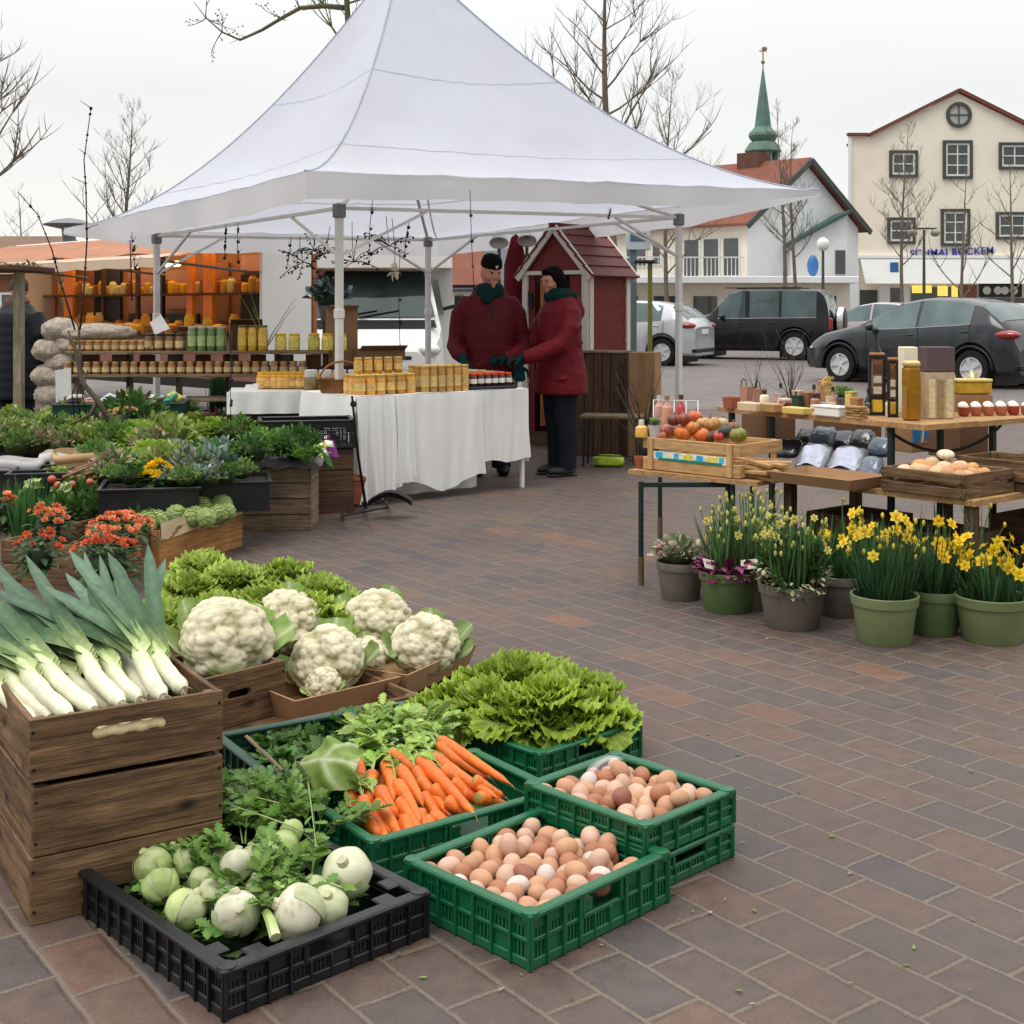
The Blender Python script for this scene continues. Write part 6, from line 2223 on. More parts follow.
def slab(fn,a0,a1,b0,b1,z,th,m,name,parent):
 mb=MB()
 pp=[fn(a0,b0,0),fn(a0,b1,0),fn(a1,b1,0),fn(a1,b0,0)]
 A_=sum(((p.x*q.y-q.x*p.y)for p,q in zip(pp,pp[1:]+pp[:1])))
 if A_<0:
  pp.reverse()
 mb.prism([(p.x,p.y)for p in pp],z-th,z)
 return mb.build(name,m,parent)
slab(U,0,1.40,0,.40,UZ,.026,WOOD_SHELF,'upper_board',disp)
slab(U,0,.40,.403,1.75,UZ-.002,.026,WOOD_SHELF,'upper_board',disp)
slab(Lw,0,1.08,0,.62,TZ2,.026,WOOD_SHELF,'lower_board',disp)
slab(Lw,0,.62,.623,1.7,TZ2-.002,.026,WOOD_SHELF,'lower_board',disp)
for(a,b)in((.22,.03),(1.33,.05),(.05,.58),(.36,.58),(1.33,.36),(.05,1.6)):
 mb=MB()
 p=U(a,b,0)
 mb.box((p.x,p.y,(UZ-.03)/2),(.026,.026,UZ-.03),rz=math.atan2(e2 .y,e2 .x))
 mb.build('leg',DARKM,disp)
mb=MB()
pts=[]
p0,p1=U(.24,.01,UZ-.03),U(.03,.60,UZ-.03)
for k in range(17):
 t=k/16
 pts.append(p0 .lerp(p1,t)+Vector((0,0,-.12*math.sin(math.pi*t)**.8))-e1*.0+Vector((0,-.03,0)))
mb.tube(pts,.008,7)
mb.build('brace_strap',BLACKM,disp,True)
for(a,b)in((.04,.04),(1.03,.06),(.5,.58),(.05,1.3),(1.0,.55)):
 mb=MB()
 p=Lw(a,b,0)
 mb.box((p.x,p.y,(TZ2-.03)/2),(.05,.05,TZ2-.03),rz=math.atan2(f2 .y,f2 .x),bev=.004)
 mb.build('leg',WOOD_DARK,disp)
for(a,b,z,L,W_,h_,lab,k)in((.36,.30,0,.42,.34,.34,'brown wooden crate under the lower board behind the big daffodil pot',3),(.80,.30,0,.38,.34,.36,'wooden crate under the lower board behind the pale yellow flowers',3),(.08,.78,0,.42,.36,.38,'dark wooden crate under the lower board at the corner',3),(.1,1.25,0,.44,.36,.42,'wooden crate under the lower board behind the low daffodil pot',3)):
 p=Lw(a,b,0)
 wood_crate('wooden_crate',lab,'crate',p,math.atan2(f2 .y,f2 .x)+rad(90),L,W_,h_,m=WOOD_DARK if k%2 else WOOD_OLD,rows=k,group=None)
for(px,py,w_,d_,h_,m_,lab)in((779,456,.19,.26,.235,CARD_D,'dark brown carton between the boards, seen end on'),(861,458,.30,.24,.22,CARD_D,'brown carton between the boards behind the bags'),(977,462,.24,.22,.20,CARD_D,'plain brown carton under the upper board near the strap'),(932,456,.30,.2,.215,CARD,'carton with a big blue and white print under the oil bottles')):
 p=at(px,py,TZ2)
 p=Vector((p.x,p.y+.30,TZ2+.002))
 b_=thing('cardboard_box',lab,'box',p,rad(-50)if px<900 else rad(33))
 mb=MB()
 mb.box((0,0,h_/2),(w_,d_,h_),bev=.004)
 mb.build('carton',m_,b_)
 mb=MB()
 mb.box((0,0,h_+.001),(w_*.98,.05,.002))
 mb.build('tape',mat('brown_tape',lin(150,112,70),.4),b_)
 if 'print' in lab:
  mb=MB()
  y=-d_/2-.001
  M=T(0,y,0)@UPX
  mb.prism([(-.15,.05),(.15,.05),(.15,.20),(-.15,.20)],0,.0015,lin(176,132,116),M=M)
  mb.prism([(-.148,.06),(-.09,.06),(-.06,.19),(-.148,.19)],.0016,.003,lin(40,130,190),M=M)
  mb.prism([(-.075,.055),(-.062,.055),(-.03,.195),(-.045,.195)],.0016,.003,lin(226,226,226),M=M)
  mb.prism([(.0+.055*math.cos(t),.125+.065*math.sin(t))for t in[6.283*k/20 for k in range(20)]],.0016,.003,lin(44,136,196),M=M)
  mb.prism([(.09,.12),(.148,.12),(.148,.195),(.10,.195)],.0016,.003,lin(50,140,200),M=M)
  mb.build('printed_panel',LABEL,b_)
u_=lambda px,py,dz=0:at(px,py,UZ+dz)if dz==0 else at(px,py,UZ)+Vector((0,0,dz))
def carton(name,label,cat,c,rz,w_,d_,h_,col,m=None,lid=None,group=None,band=None):
 t=thing(name,label,cat,c,rz,group)
 mb=MB()
 mb.box((0,0,h_/2),(w_,d_,h_),bev=min(.004,h_*.2),col=col)
 mb.build('body',m or CLOTHV,t)
 if lid:
  mb=MB()
  mb.box((0,0,h_+.004),(w_*1.02,d_*1.02,.012),bev=.002,col=lid)
  mb.build('lid',m or CLOTHV,t)
 if band:
  mb=MB()
  mb.box((0,0,h_*.5),(w_*1.012,d_*1.012,h_*.35),col=band)
  mb.build('band',CLOTHV,t)
 return t
LR=math.atan2(-.825,.565)
sq=thing('terracotta_planter','square terracotta pot at the free end of the upper board','planter',u_(731.5,408),LR)
mb=MB()
mb.lathe([(.042,0),(.05,.055),(.05,.06),(.042,.06),(.036,.02),(0,.02)],4,M=rot(0,0,rad(45)))
mb.build('body',TERRA,sq)
carton('gift_box','flat cream box beside the square terracotta pot','box',u_(751,411),LR,.14,.07,.045,lin(206,184,150))
carton('gift_box','flat tan box with a lid before the paper bags','box',u_(771,412),LR,.12,.07,.035,lin(172,134,92),lid=lin(190,152,108))
carton('gift_box','long flat straw yellow box before the red jar','box',u_(797,414),LR,.15,.07,.035,lin(206,180,110))
for(px,py,h_,col,lab)in((750,402,.085,lin(176,132,112),'small pink brown paper bag with a dark handle'),(764,404,.08,lin(160,112,96),'small reddish paper bag with an arched dark handle')):
 t=thing('gift_bag',lab,'bag',u_(px,py)+Vector((0,.12,0)),LR)
 mb=MB()
 mb.prism([(-.028,0),(.028,0),(.032,h_),(-.032,h_)],-.025,.025,col,M=UPX)
 mb.build('body',CLOTHV,t)
 mb=MB()
 mb.tube([(.022*math.cos(a),-.02,h_+.045*math.sin(a))for a in[math.pi*k/10 for k in range(11)]],.003,5)
 mb.build('handle',BLACKM,t,True)
jr=jar_proto(.036,.055,lin(110,20,32),lin(206,190,180),None,lidh=.012)
jr.location=u_(788,412)+Vector((0,.07,0))
tag(jr,'squat dark red candle jar on the upper board','jar')
for(px,py,w_,h_,col,lab)in((802,409,.055,.085,lin(176,150,128),'pale brown small carton beside the red candle jar'),(811,410,.05,.08,lin(140,104,78),'brown small carton in the row on the upper board'),(820,411,.045,.08,lin(96,72,58),'dark brown small carton in the row on the upper board'),(862,417,.055,.08,lin(160,112,80),'tan small carton before the black boxed oils'),(828,402,.06,.11,lin(180,130,100),'tall pinkish carton with a cloth top at the back')):
 carton('small_box',lab,'box',u_(px,py)+Vector((0,.10,0)),LR+rad(RND.uniform(-15,15)),w_,w_*.8,h_,col,lid=sc(col,1.15))
blooms('dried_flowers','bunch of straw yellow dried flowers standing on the upper board','dried flowers',u_(833,410)+Vector((0,.10,.10)),.045,12,[lin(222,204,130),lin(214,190,110)],.04,21,leaves=False)
mb=MB()
mb.lathe([(0,0),(.02,0),(.014,.04),(.022,.08),(.026,.10),(0,.10)],14,col=lin(206,186,120))
solo('vase',mb,PAINT,'narrow straw coloured vase under the dried flowers','vase',u_(833,410)+Vector((0,.10,0)))
pt_=pot('grey pot of small green plant on the upper board',u_(850,413)+Vector((0,.13,0)),.045,.075,mat('grey_zinc',lin(120,122,126),.5,.5))
plant('mid','small green plant in the grey pot on the upper board',u_(850,413)+Vector((0,.13,.065)),.34)
wtray=thing('white_tray','long white lidded tray at the front edge of the upper board','tray',u_(829,416.5),LR)
mb=MB()
mb.box((0,.02,.022),(.165,.085,.044),bev=.006,col=lin(232,228,220))
mb.build('body',PAINT,wtray)
mb=MB()
mb.box((0,.02,.049),(.172,.092,.010),bev=.003,col=lin(238,234,226))
mb.build('lid',PAINT,wtray)
for i in range(5):
 mb=MB()
 mb.box(None,(.10,.06,.010),bev=.002,M=T(u_(858,419)+Vector((.0,.03,.006+i*.0125)))@rot(0,0,LR+rad(RND.uniform(-10,10))))
 solo('wood_slice',mb,WOOD_SHELF,'flat brown wood slice in the small stack next to the white tray','wood slice',group='wood slices next to the white tray',smooth=False)
GC=[('cream',lin(214,200,170)),('rust brown',lin(140,84,60)),('dark green',lin(50,70,54)),('straw yellow',lin(206,180,104)),('grey',lin(130,126,122)),('pink',lin(196,146,134))]
for i in range(15):
 nm,c=GC[(i*5+i//6)%6]
 b_=.25+(i%2)*.06
 p=U(1.28-i*.062,b_,UZ+.001)
 lab=nm+[' little jar',' small carton',' little bottle'][i%3]+' in the crowded back row of the upper board'
 if i%3==1:
  carton('small_box',lab,'box',p,LR+rad(RND.uniform(-20,20)),.05,.045,RND.uniform(.05,.11),c,lid=sc(c,.8),group=lab)
 else:
  bottle(lab,p,.02 if i%3 else.026,.12 if i%3 else.075,c,lin(60,52,46),neck=.4 if i%3 else.22,group=lab,lab_c=lin(214,206,190),name='bottle' if i%3 else 'jar')
AMB=mat('amber_oil_glass',lin(120,74,24),.08,spec=.6,var=.35,vs=24,coat=.5)
for(px,py,w_,h_,lab)in((880,416,.080,.305,'tall black framed gift box with amber oil bottles, the wider one'),(895.5,418,.052,.285,'narrow black framed gift box with an amber oil bottle')):
 c=u_(px,py)+Vector((0,.05,0))
 t=thing('oil_gift_box',lab,'gift box',c,rad(-12))
 for sx in(-1,1):
  for sy in(-1,1):
   mb=MB()
   mb.box((sx*(w_/2-.005),sy*(w_/2-.005),h_/2),(.01,.01,h_),bev=.001)
   mb.build('frame_post',BLACK_P,t)
 for z in(.008,h_*.3,h_-.008):
  mb=MB()
  mb.box((0,0,z),(w_-.021,w_-.021,.012))
  mb.build('shelf',BLACK_P,t)
 mb=MB()
 mb.box((0,0,h_*.64),(w_*.64,w_*.64,h_*.62),bev=.006)
 mb.build('glass',AMB,t,True)
 for z in(.42,.60,.78):
  mb=MB()
  mb.box((0,-w_*.33,h_*z),(w_*.5,.004,h_*.12),col=lin(196,186,170)if z<.7 else lin(90,66,50))
  mb.build('label',LABEL,t)
 mb=MB()
 mb.box((0,0,h_*.16),(w_*.7,w_*.7,h_*.22),bev=.005,col=lin(206,166,40))
 mb.build('jar',HONEY,t,True)
 mb=MB()
 mb.box((0,0,h_+.006),(w_*.9,w_*.9,.012),bev=.002,col=lin(176,110,66))
 mb.build('cork_lid',LID,t)
bottle('tall black bottle rising behind the black framed oil boxes',u_(884,412)+Vector((0,.16,0)),.04,.42,lin(18,20,22),lin(14,15,18),neck=.28,m=BLACK_P)
OIL=mat('golden_oil_glass',lin(176,128,24),.06,spec=.6,var=.18,vs=12,coat=.5,trans=.35)
ob=thing('oil_bottle','square golden oil bottle at the board corner with a cream cap','bottle',u_(915,421.5)+Vector((0,.06,0)),rad(8))
mb=MB()
mb.box((0,0,.13),(.072,.072,.26),bev=.010)
mb.build('glass',OIL,ob,True)
mb=MB()
mb.box((0,0,.275),(.073,.073,.03),bev=.01,col=lin(214,190,130))
mb.build('cap',LID,ob,True)
mb=MB()
mb.box((.012,-.0367,.15),(.04,.001,.07),col=lin(150,110,20))
mb.build('label',LABEL,ob)
carton('gift_box','tall cream box standing behind the golden oil bottle','box',u_(921,417)+Vector((0,.22,0)),rad(10),.075,.075,.345,lin(232,226,200))
cb_=thing('wrapped_gift_box','tall clear gift box with a mauve paper top beside the golden oil','gift box',u_(943,420)+Vector((0,.10,0)),rad(6))
mb=MB()
mb.box((0,0,.115),(.145,.10,.23),bev=.004,col=lin(186,164,134))
mb.build('sleeve',mat('beige_wrap',lin(188,166,136),.25,spec=.5,var=.22,vs=16,coat=.4),cb_)
mb=MB()
mb.box((0,0,.2925),(.147,.102,.123),bev=.004,col=lin(98,80,84))
mb.build('paper_top',CLOTHV,cb_)
for k in range(3):
 mb=MB()
 mb.box((-.045+.045*k,-.0515,.10),(.034,.003,.19),bev=.001,col=lin(206,190,150)if k!=1 else lin(170,140,106))
 mb.build('bottle_front',LABEL,cb_)
for i in range(11):
 j=i//6
 px=966+(i%6)*12.6+6*j
 c=u_(px,416.5-.3*(i%6))+Vector((0,.035+.10*j,0))
 t=thing('egg_cup','terracotta cup with a white domed top in the front row on the upper board' if j==0 else 'terracotta cup with a white domed top in the second row','cup',c,0,'white topped cups front row' if j==0 else 'white topped cups second row')
 mb=MB()
 mb.lathe([(.02,0),(.026,.01),(.028,.045),(.024,.045)],16,col=lin(178,100,74)if i%4 else lin(150,60,44))
 mb.build('cup',PAINT,t,True)
 mb=MB()
 mb.ball((0,0,.044),(.026,.026,.022),14,8,lin(232,226,214))
 mb.build('dome',PAINT,t,True)
yt=thing('yellow_tin','wide yellow tin with a pale ribbon standing over the white topped cups','tin',u_(988,416)+Vector((.02,.30,.0)),rad(5))
mb=MB()
mb.box((0,0,.125),(.185,.10,.062),bev=.008,col=lin(186,150,34))
mb.build('body',HONEY,yt,True)
mb=MB()
mb.box((0,0,.165),(.19,.105,.016),bev=.004,col=lin(216,192,110))
mb.build('lid',LID,yt)
mb=MB()
mb.box((0,0,.045),(.19,.10,.09),bev=.003,col=lin(150,110,76))
mb.build('pedestal_box',CLOTHV,yt)
mb=MB()
for a in(-.5,0,.6,1.2):
 mb.leaf(T(0,-.02,.173)@rot(0,rad(-30),a*2.2),.06,.02,OVAL,lin(222,204,150),curl=.3)
mb.build('ribbon',CLOTHV,yt,True)
BAGB=mat('black_film',lin(34,36,44),.2,spec=.8,var=.3,vs=8,bump=.25,bs=7,bd=.06)
BAGG=mat('grey_blue_film',lin(88,100,118),.2,spec=.8,var=.5,vs=8,bump=.25,bs=7,bd=.06)
SILV=mat('silver_film',lin(130,132,138),.3,.3,var=.3,vs=10,bump=.5,bs=8,bd=.05)
def pouch(label,c,w_,h_,d_,tilt,rz,m,lab=None,group=None,seed=0):
 r=random.Random(seed)
 t=thing('plastic_bag',label,'bag',c,0,group)
 t.rotation_euler=(tilt,0,rz)
 mb=MB()
 def fn(d):
  return 1+.16*noise.noise(d*3+Vector((seed,0,0)))+.07*abs(noise.noise(d*7+Vector((seed,0,0))))
 def sup(d):
  e=.55
  return Vector((math.copysign(abs(d.x)**e,d.x),math.copysign(abs(d.y)**1,d.y),math.copysign(abs(d.z)**e,d.z)))
 vs,fs=[],[]
 nu,nv=24,14
 for j in range(nv+1):
  th=math.pi*j/nv
  for i in range(nu):
   ph=2*math.pi*i/nu
   d=Vector((math.sin(th)*math.cos(ph),math.sin(th)*math.sin(ph),-math.cos(th)))
   q=sup(d)*fn(d)
   vs.append(Vector((q.x*w_/2,q.y*d_/2,h_/2+q.z*h_/2)))
 for j in range(nv):
  for i in range(nu):
   i2=(i+1)%nu
   fs.append((j*nu+i,j*nu+i2,(j+1)*nu+i2,(j+1)*nu+i))
 mb.add(vs,fs)
 mb.build('film',m,t,True,ang=0)
 if lab:
  mb=MB()
  mb.grid(lambda u,v:Vector(((u-.5)*w_*.78,-d_*.5-.012+.02*(abs(u-.5)*2)**2+.006*math.sin(9*u+5*v),h_*(.12+.72*v))),8,8,lambda u,v:lin(172,177,196)if not(.35<v<.42 and.2<u<.8)else lin(160,164,180))
  mb.build('label',mat('glossy_label',(1,1,1),.35,spec=.5,var=.12,vs=14,attr=True),t,True)
 return t
ct0=at(836,489,TZ2)
card_tray('shallow cardboard tray of black bags on the lower board',Vector((ct0 .x,ct0 .y+.16,TZ2+.003)),math.atan2(f1 .y,f1 .x)+math.pi,.42,.26,.05,group=None)
for i,(px,py,dz,w_,h_,m_,lab,tag_)in enumerate(((811,478,.02,.13,.17,SILV,True,'silver bag with a white label, the one nearer the wood strips'),(845,481,.02,.14,.17,SILV,True,'silver bag with a white label, the one nearer the potato crate'),(790,468,.04,.13,.12,BAGB,False,'black bag at the end of the cardboard tray'),(872,486,.02,.10,.12,BAGG,False,'blue grey crinkled bag against the potato crate'),(830,465,.06,.13,.14,BAGG,False,'blue grey bag standing behind the white labels'),(852,464,.05,.13,.13,BAGB,False,'black bag behind the labelled bags'),(872,466,.05,.12,.13,BAGB,False,'black bag near the carton between the boards'),(890,468,.03,.12,.12,BAGG,False,'blue crinkled bag behind the potato crate'),(815,462,.06,.12,.12,BAGB,False,'black bag deepest behind the first label'))):
 p=at(px,py,TZ2)
 dy=.08 if i in(0,1,3)else(.14 if i==2 else.26)
 pouch(tag_,Vector((p.x,p.y+dy,TZ2+dz)),w_*(1.25 if i<2 else 1.1),h_*(1.05 if i<2 else 1),.05,rad(-48)if i<2 else rad(-35-5*(i%3)),rad(-40),m_,lab,None,i)
k0,k1,k2=at(881,490,TZ2),at(963,500.5,TZ2),at(1014,491,TZ2)
kd=(k1-k0).xy
kz=math.atan2(kd.y,kd.x)
kl,kw=kd.length,.40
kc_=Vector((k1 .x,k1 .y,TZ2+.003))+rot(0,0,kz)@Vector((-kl/2,kw/2,0))
wood_crate('potato_crate','old slatted wooden crate of potatoes at the corner of the lower board','crate',kc_,kz,kl,kw,.105,m=WOOD_OLD,rows=2,gap=.018)
kc2=kc_+rot(0,0,kz)@Vector((.12,.36,.06))
wood_crate('potato_crate','second slatted wooden crate set behind the potato crate','crate',Vector((kc2 .x,kc2 .y,TZ2+.045)),kz,kl,.3,.095,m=WOOD_OLD,rows=2,gap=.016)
mb=MB()
mb.box((0,0,.019),(.4,.28,.036))
solo('plank_block',mb,WOOD_DARK,'dark plank block under the second slatted crate','block',Vector((kc2 .x,kc2 .y,TZ2+.002)),kz,smooth=False)
POT_=mat('potato_skin',(1,1,1),.8,spec=.2,var=.18,vs=30,attr=True,bump=.3,bs=90)
rr=random.Random(41)
pc=[lin(206,170,130),lin(190,146,104),lin(214,184,150),lin(200,150,92)]
for i in range(26):
 x,y=-kl/2+.08+(i%6)*(kl-.16)/5,-kw/2+.085+(i//6)*(kw-.17)/4
 p=kc_+rot(0,0,kz)@Vector((x+rr.uniform(-.02,.02),y+rr.uniform(-.02,.02),.085+rr.uniform(-.01,.02)))
 mb=MB()
 R_=rr.uniform(.028,.04)
 mb.ball((0,0,0),(R_*1.2,R_,R_*.9),14,10,pc[rr.randrange(4)],lambda d:1+.08*noise.noise(d*2+Vector((i,0,0))))
 solo('potato',mb,POT_,'pale brown potato in the slatted corner crate','potato',p,rr.uniform(0,3),'potatoes in the corner crate',ang=0)
gourd('squash','white squash lying on the second slatted crate',at(953,457,TZ2+.15)+Vector((0,.1,0)),.04,lin(226,220,190),sq=.6,ribs=9,stem=False,amp=.02)
dk=Lw(.02,.86,TZ2+.003)
tray('black crate of red roots and greens past the potato crate',Vector((dk.x+.06,dk.y-.02,dk.z)),kz,.36,.42,.14,BLACK_P)
for i in range(14):
 p=Vector((dk.x+.06,dk.y-.02,dk.z+.15))+Vector((rr.uniform(-.16,.16),rr.uniform(-.16,.16),rr.uniform(0,.05)))
 mb=MB()
 d=Vector((rr.uniform(-1,1),rr.uniform(-.4,.4),rr.uniform(.0,.4))).normalized()
 mb.tube([p,p+d*.06,p+d*.15],[.017,.014,.003],8,[lin(120,50,56),lin(170,110,104),lin(206,190,160)]if i%2 else[lin(190,166,130),lin(196,170,134),lin(180,150,116)])
 solo('root_vegetable',mb,VEG,'dark red root in the black crate at the stand corner' if i%2 else 'pale tan root in the black crate at the stand corner','root',group='red roots in the black crate' if i%2 else 'tan roots in the black crate',ang=0)
bunch('leafy_greens','bright green leaves over the roots in the black crate','greens',Vector((dk.x+.1,dk.y+.1,dk.z+.22)),.12,22,301,(.22,.36,.08),.05,.09,.14)
GP1=mat('olive_green_pot',lin(112,124,84),.6,spec=.3,var=.12,vs=9,dirt=(lin(150,140,116),6,.35))
GP2=mat('moss_green_pot',lin(84,104,62),.6,spec=.3,var=.12,vs=9,dirt=(lin(120,116,90),6,.3))
GP3=mat('grey_brown_pot',lin(104,98,88),.65,spec=.3,var=.14,vs=9,dirt=(lin(140,130,116),6,.35))
def flower(mb,p,nv,s,col,r,trumpet=True):
 F_=frame(nv)
 R3=F_.to_3x3()
 a0=r.uniform(0,6)
 for j in range(6):
  t=a0+6.283*j/6
  d=R3@Vector((.30,math.cos(t),math.sin(t)))
  mb.leaf(T(p)@frame(d,nv),s*.5,s*.34,[.3,.85,1,.7,0],sc(col,.85),curl=-.15,fold=.2,tip=col)
 if trumpet:
  n=8
  vs=[]
  for i,(x,q)in enumerate(((0,.09),(.13,.12),(.22,.19))):
   for k in range(n):
    t=6.283*k/n
    w_=1+(.12*math.cos(4*t)if i==2 else 0)
    vs.append(R3@Vector((x*s,q*s*w_*math.cos(t),q*s*w_*math.sin(t)))+Vector(p))
  fs=[(i*n+k,i*n+(k+1)%n,(i+1)*n+(k+1)%n,(i+1)*n+k)for i in range(2)for k in range(n)]
  mb.add(vs,fs,lerp(col,lin(240,186,20),.35))
def daffodils(label,c,R_,H_,nleaf,nfl,fl_h,s,col,seed,lcol=(.035,.10,.03),group=None,spread=.45,buds=0,lean=0):
 r=random.Random(seed)
 t=thing('daffodil_plant',label,'flowers',c,0,group)
 mb=MB()
 for k in range(nleaf):
  a,q=r.uniform(0,6.283),R_*.8*math.sqrt(r.random())
  d=Vector((math.cos(a)*r.uniform(0,spread)*1.5,math.sin(a)*r.uniform(0,spread)*1.5,1))
  cl_=jit(lcol,.55,r)
  mb.leaf(T(q*math.cos(a),q*math.sin(a),0)@frame(d,(math.cos(a),math.sin(a),0)),H_*r.uniform(.35,1.05),r.uniform(.006,.012),STRAP,sc(cl_,.7),curl=-r.uniform(0,.35),fold=.3,tip=sc(cl_,1.5))
 mb.build('foliage',LEAF,t,True,ang=0)
 ms,mf=MB(),MB()
 for k in range(nfl+buds):
  a,q=r.uniform(0,6.283),R_*math.sqrt(r.random())
  b=Vector((q*.5*math.cos(a),q*.5*math.sin(a),0))
  hh=fl_h*r.uniform(.55,1.08)
  p=Vector((q*1.35*math.cos(a)+lean*.3,q*1.35*math.sin(a),hh))
  ms.tube([b,(b+p)/2+Vector((0,0,.02)),p],[.0028,.0025,.0022],5,lerp(lcol,(.14,.26,.07),.5),cap=False)
  nv=Vector((math.cos(a)*.8+r.uniform(-.4,.4),math.sin(a)*.8-.65,r.uniform(-.1,.7))).normalized()
  if k<nfl:
   flower(mf,p,nv,s*r.uniform(.8,1.15),jit(col,.1,r),r)
  else:
   mf.ball(p,(.007,.007,.013),7,6,lerp(col,(.25,.34,.08),r.uniform(.1,.6)))
 ms.build('stems',LEAF,t,True,ang=0)['kind']='stuff'
 mf.build('blossoms',LEAF,t,True,ang=0)
 return t
def potc(px,py,r_):
 g=at(px,py,0)
 return Vector((g.x,g.y+r_*.78,0))
YL,YP=lin(242,210,44),lin(214,206,120)
PH=.195
POTS=[(683,602,.112,.175,GP3,'grey brown pot of pale variegated skimmia by the green table leg'),(732,615,.132,.18,GP2,'green pot wrapped in a magenta ruff'),(798,632,.142,.185,GP3,'grey brown pot with a white spill mark and variegated trim'),(845,619,.11,.18,GP3,'dark grey pot half hidden between two bigger pots'),(892,648,.134,.195,GP1,'pale olive pot of tall daffodils, the one farthest forward'),(941,638,.115,.185,GP2,'moss green pot of daffodils behind the pale olive pot'),(1002,647,.145,.185,GP1,'olive pot of low dense daffodils at the end of the row')]
pc_=[]
for(px,py,r_,h_,m_,lab)in POTS:
 c=potc(px,py,r_)
 pc_.append(c)
 pot(lab,c,r_,h_,m_,'plant_pot')
mb=fluffy(61,.12,.12,260,(.20,.24,.12),.034,'bushy',(.52,.48,.36))
solo('skimmia_plant',mb,LEAF,'low cream and green variegated plant in the first grey pot','plant',pc_[0]+Vector((-.01,0,.155)),ang=0)
blooms('pink_blossoms','few pale pink blossoms at the side of the variegated plant','flowers',pc_[0]+Vector((-.07,-.04,.23)),.05,9,[lin(222,190,186),lin(200,150,150)],.035,62,leaves=False,h=.02)
daffodils('budding daffodil clump with upright blades in the magenta ruff pot',pc_[1]+Vector((0,0,.15)),.10,.33,150,6,.29,.04,YP,71,(.08,.15,.05),buds=30)
mb=MB()
r=random.Random(3)
for k in range(150):
 a=r.uniform(0,6.283)
 p=Vector((.105*math.cos(a),.105*math.sin(a),r.uniform(-.015,.05)))
 c=r.choice([lin(122,30,90),lin(150,44,110),lin(186,100,140),lin(96,20,70)])
 mb.leaf(T(p)@frame((math.cos(a),math.sin(a),r.uniform(-.2,1.4))),r.uniform(.035,.06),r.uniform(.025,.04),OVAL,sc(c,.7),curl=r.uniform(-.4,.3),fold=.3,tip=c,wav=.1,ph=k)
solo('magenta_ruff',mb,LEAF,'magenta crinkled ruff around the rim of the green pot','ruff',pc_[1]+Vector((0,0,.165)),ang=0)
for i,(dx,a,lab)in enumerate(((.075,-20,'white plant tag stuck in the magenta ruff'),(-.10,40,'cream plant tag at the outer side of the magenta ruff'))):
 mb=MB()
 mb.box(None,(.075,.003,.045),bev=.001,col=lin(222,216,204),M=rot(rad(-30),rad(a*.4),rad(a)))
 mb.box(None,(.05,.001,.012),col=lin(170,90,120),M=rot(rad(-30),rad(a*.4),rad(a))@T(0,-.0022,.004))
 solo('plant_tag',mb,CLOTHV,lab,'tag',pc_[1]+Vector((dx,-.11,.225)),smooth=False)
daffodils('tall pale yellow daffodil clump in the pot with the variegated trim',pc_[2]+Vector((0,0,.155)),.15,.33,160,16,.31,.042,YP,72,(.06,.13,.04),buds=60)
mb=MB()
for k in range(320):
 a=r.uniform(0,6.283)
 q=.125+r.uniform(-.012,.03)
 p=Vector((q*math.cos(a),q*math.sin(a),r.uniform(-.015,.06)+.028*math.cos(2*a)))
 c=r.choice([lin(206,204,170),lin(190,188,150),lin(70,92,46),lin(96,116,66),lin(120,110,84)])
 mb.leaf(T(p)@frame((math.cos(a)+r.uniform(-.6,.6),math.sin(a)+r.uniform(-.6,.6),r.uniform(-.5,.9))),r.uniform(.022,.036),r.uniform(.013,.02),OVAL,c,curl=r.uniform(-.3,.3),fold=.25)
solo('variegated_trim',mb,LEAF,'ring of cream and green ivy leaves around the spill marked pot rim','ivy',pc_[2]+Vector((0,0,.18)),ang=0)
mb=fluffy(63,.125,.2,190,(.04,.09,.025),.05,'bushy')
solo('dark_foliage',mb,LEAF,'dark green leaf mass under the pale daffodils','plant',pc_[2]+Vector((0,0,.17)),ang=0)
mb=MB()
mb.add([(-.008,0,0),(.008,0,0),(.005,0,.045),(-.004,0,.05)],[(0,1,2,3)],lin(226,226,220))
daffodils('bright yellow daffodils in the half hidden dark pot',pc_[3]+Vector((0,0,.15)),.09,.30,70,10,.32,.058,YL,73)
daffodils('tall daffodil clump with many yellow blooms in the pale olive pot',pc_[4]+Vector((0,0,.165)),.125,.33,210,24,.33,.056,lerp(YL,YP,.25),74,(.03,.085,.03),buds=22,spread=.6)
daffodils('daffodils with a tight yellow head in the moss green pot',pc_[5]+Vector((0,0,.155)),.10,.31,120,15,.30,.062,YL,75,(.035,.095,.035),spread=.6)
daffodils('low daffodils with a broad mass of yellow blooms in the last olive pot',pc_[6]+Vector((0,0,.155)),.15,.24,150,36,.235,.062,YL,76,(.03,.085,.03))
daffodils('tall bare daffodil blades standing behind the last pots',pc_[6]+Vector((-.05,.32,.12)),.16,.46,46,0,.4,.05,YL,77,(.06,.12,.045),buds=4)
pot('dark grey pot behind the last pots',pc_[6]+Vector((-.05,.32,0)),.13,.17,GP3)
daffodils('pale budding daffodil clump at the back between the green and grey pots',Vector((pc_[2].x-.12,pc_[2].y+.36,.14)),.14,.38,80,10,.35,.04,YP,78,(.07,.14,.045),buds=40)
pot('grey pot at the back between the green and the spill marked pot',Vector((pc_[2].x-.12,pc_[2].y+.36,0)),.12,.17,GP3)
GLASS=mat('car_glass',lin(92,106,106),.05,.55,spec=.6,var=.35,vs=1.6)
TYRE=mat('tyre_rubber',lin(22,22,23),.85,var=.1)
ALLOY=mat('alloy_wheel',lin(206,206,206),.35,.25,var=.08)
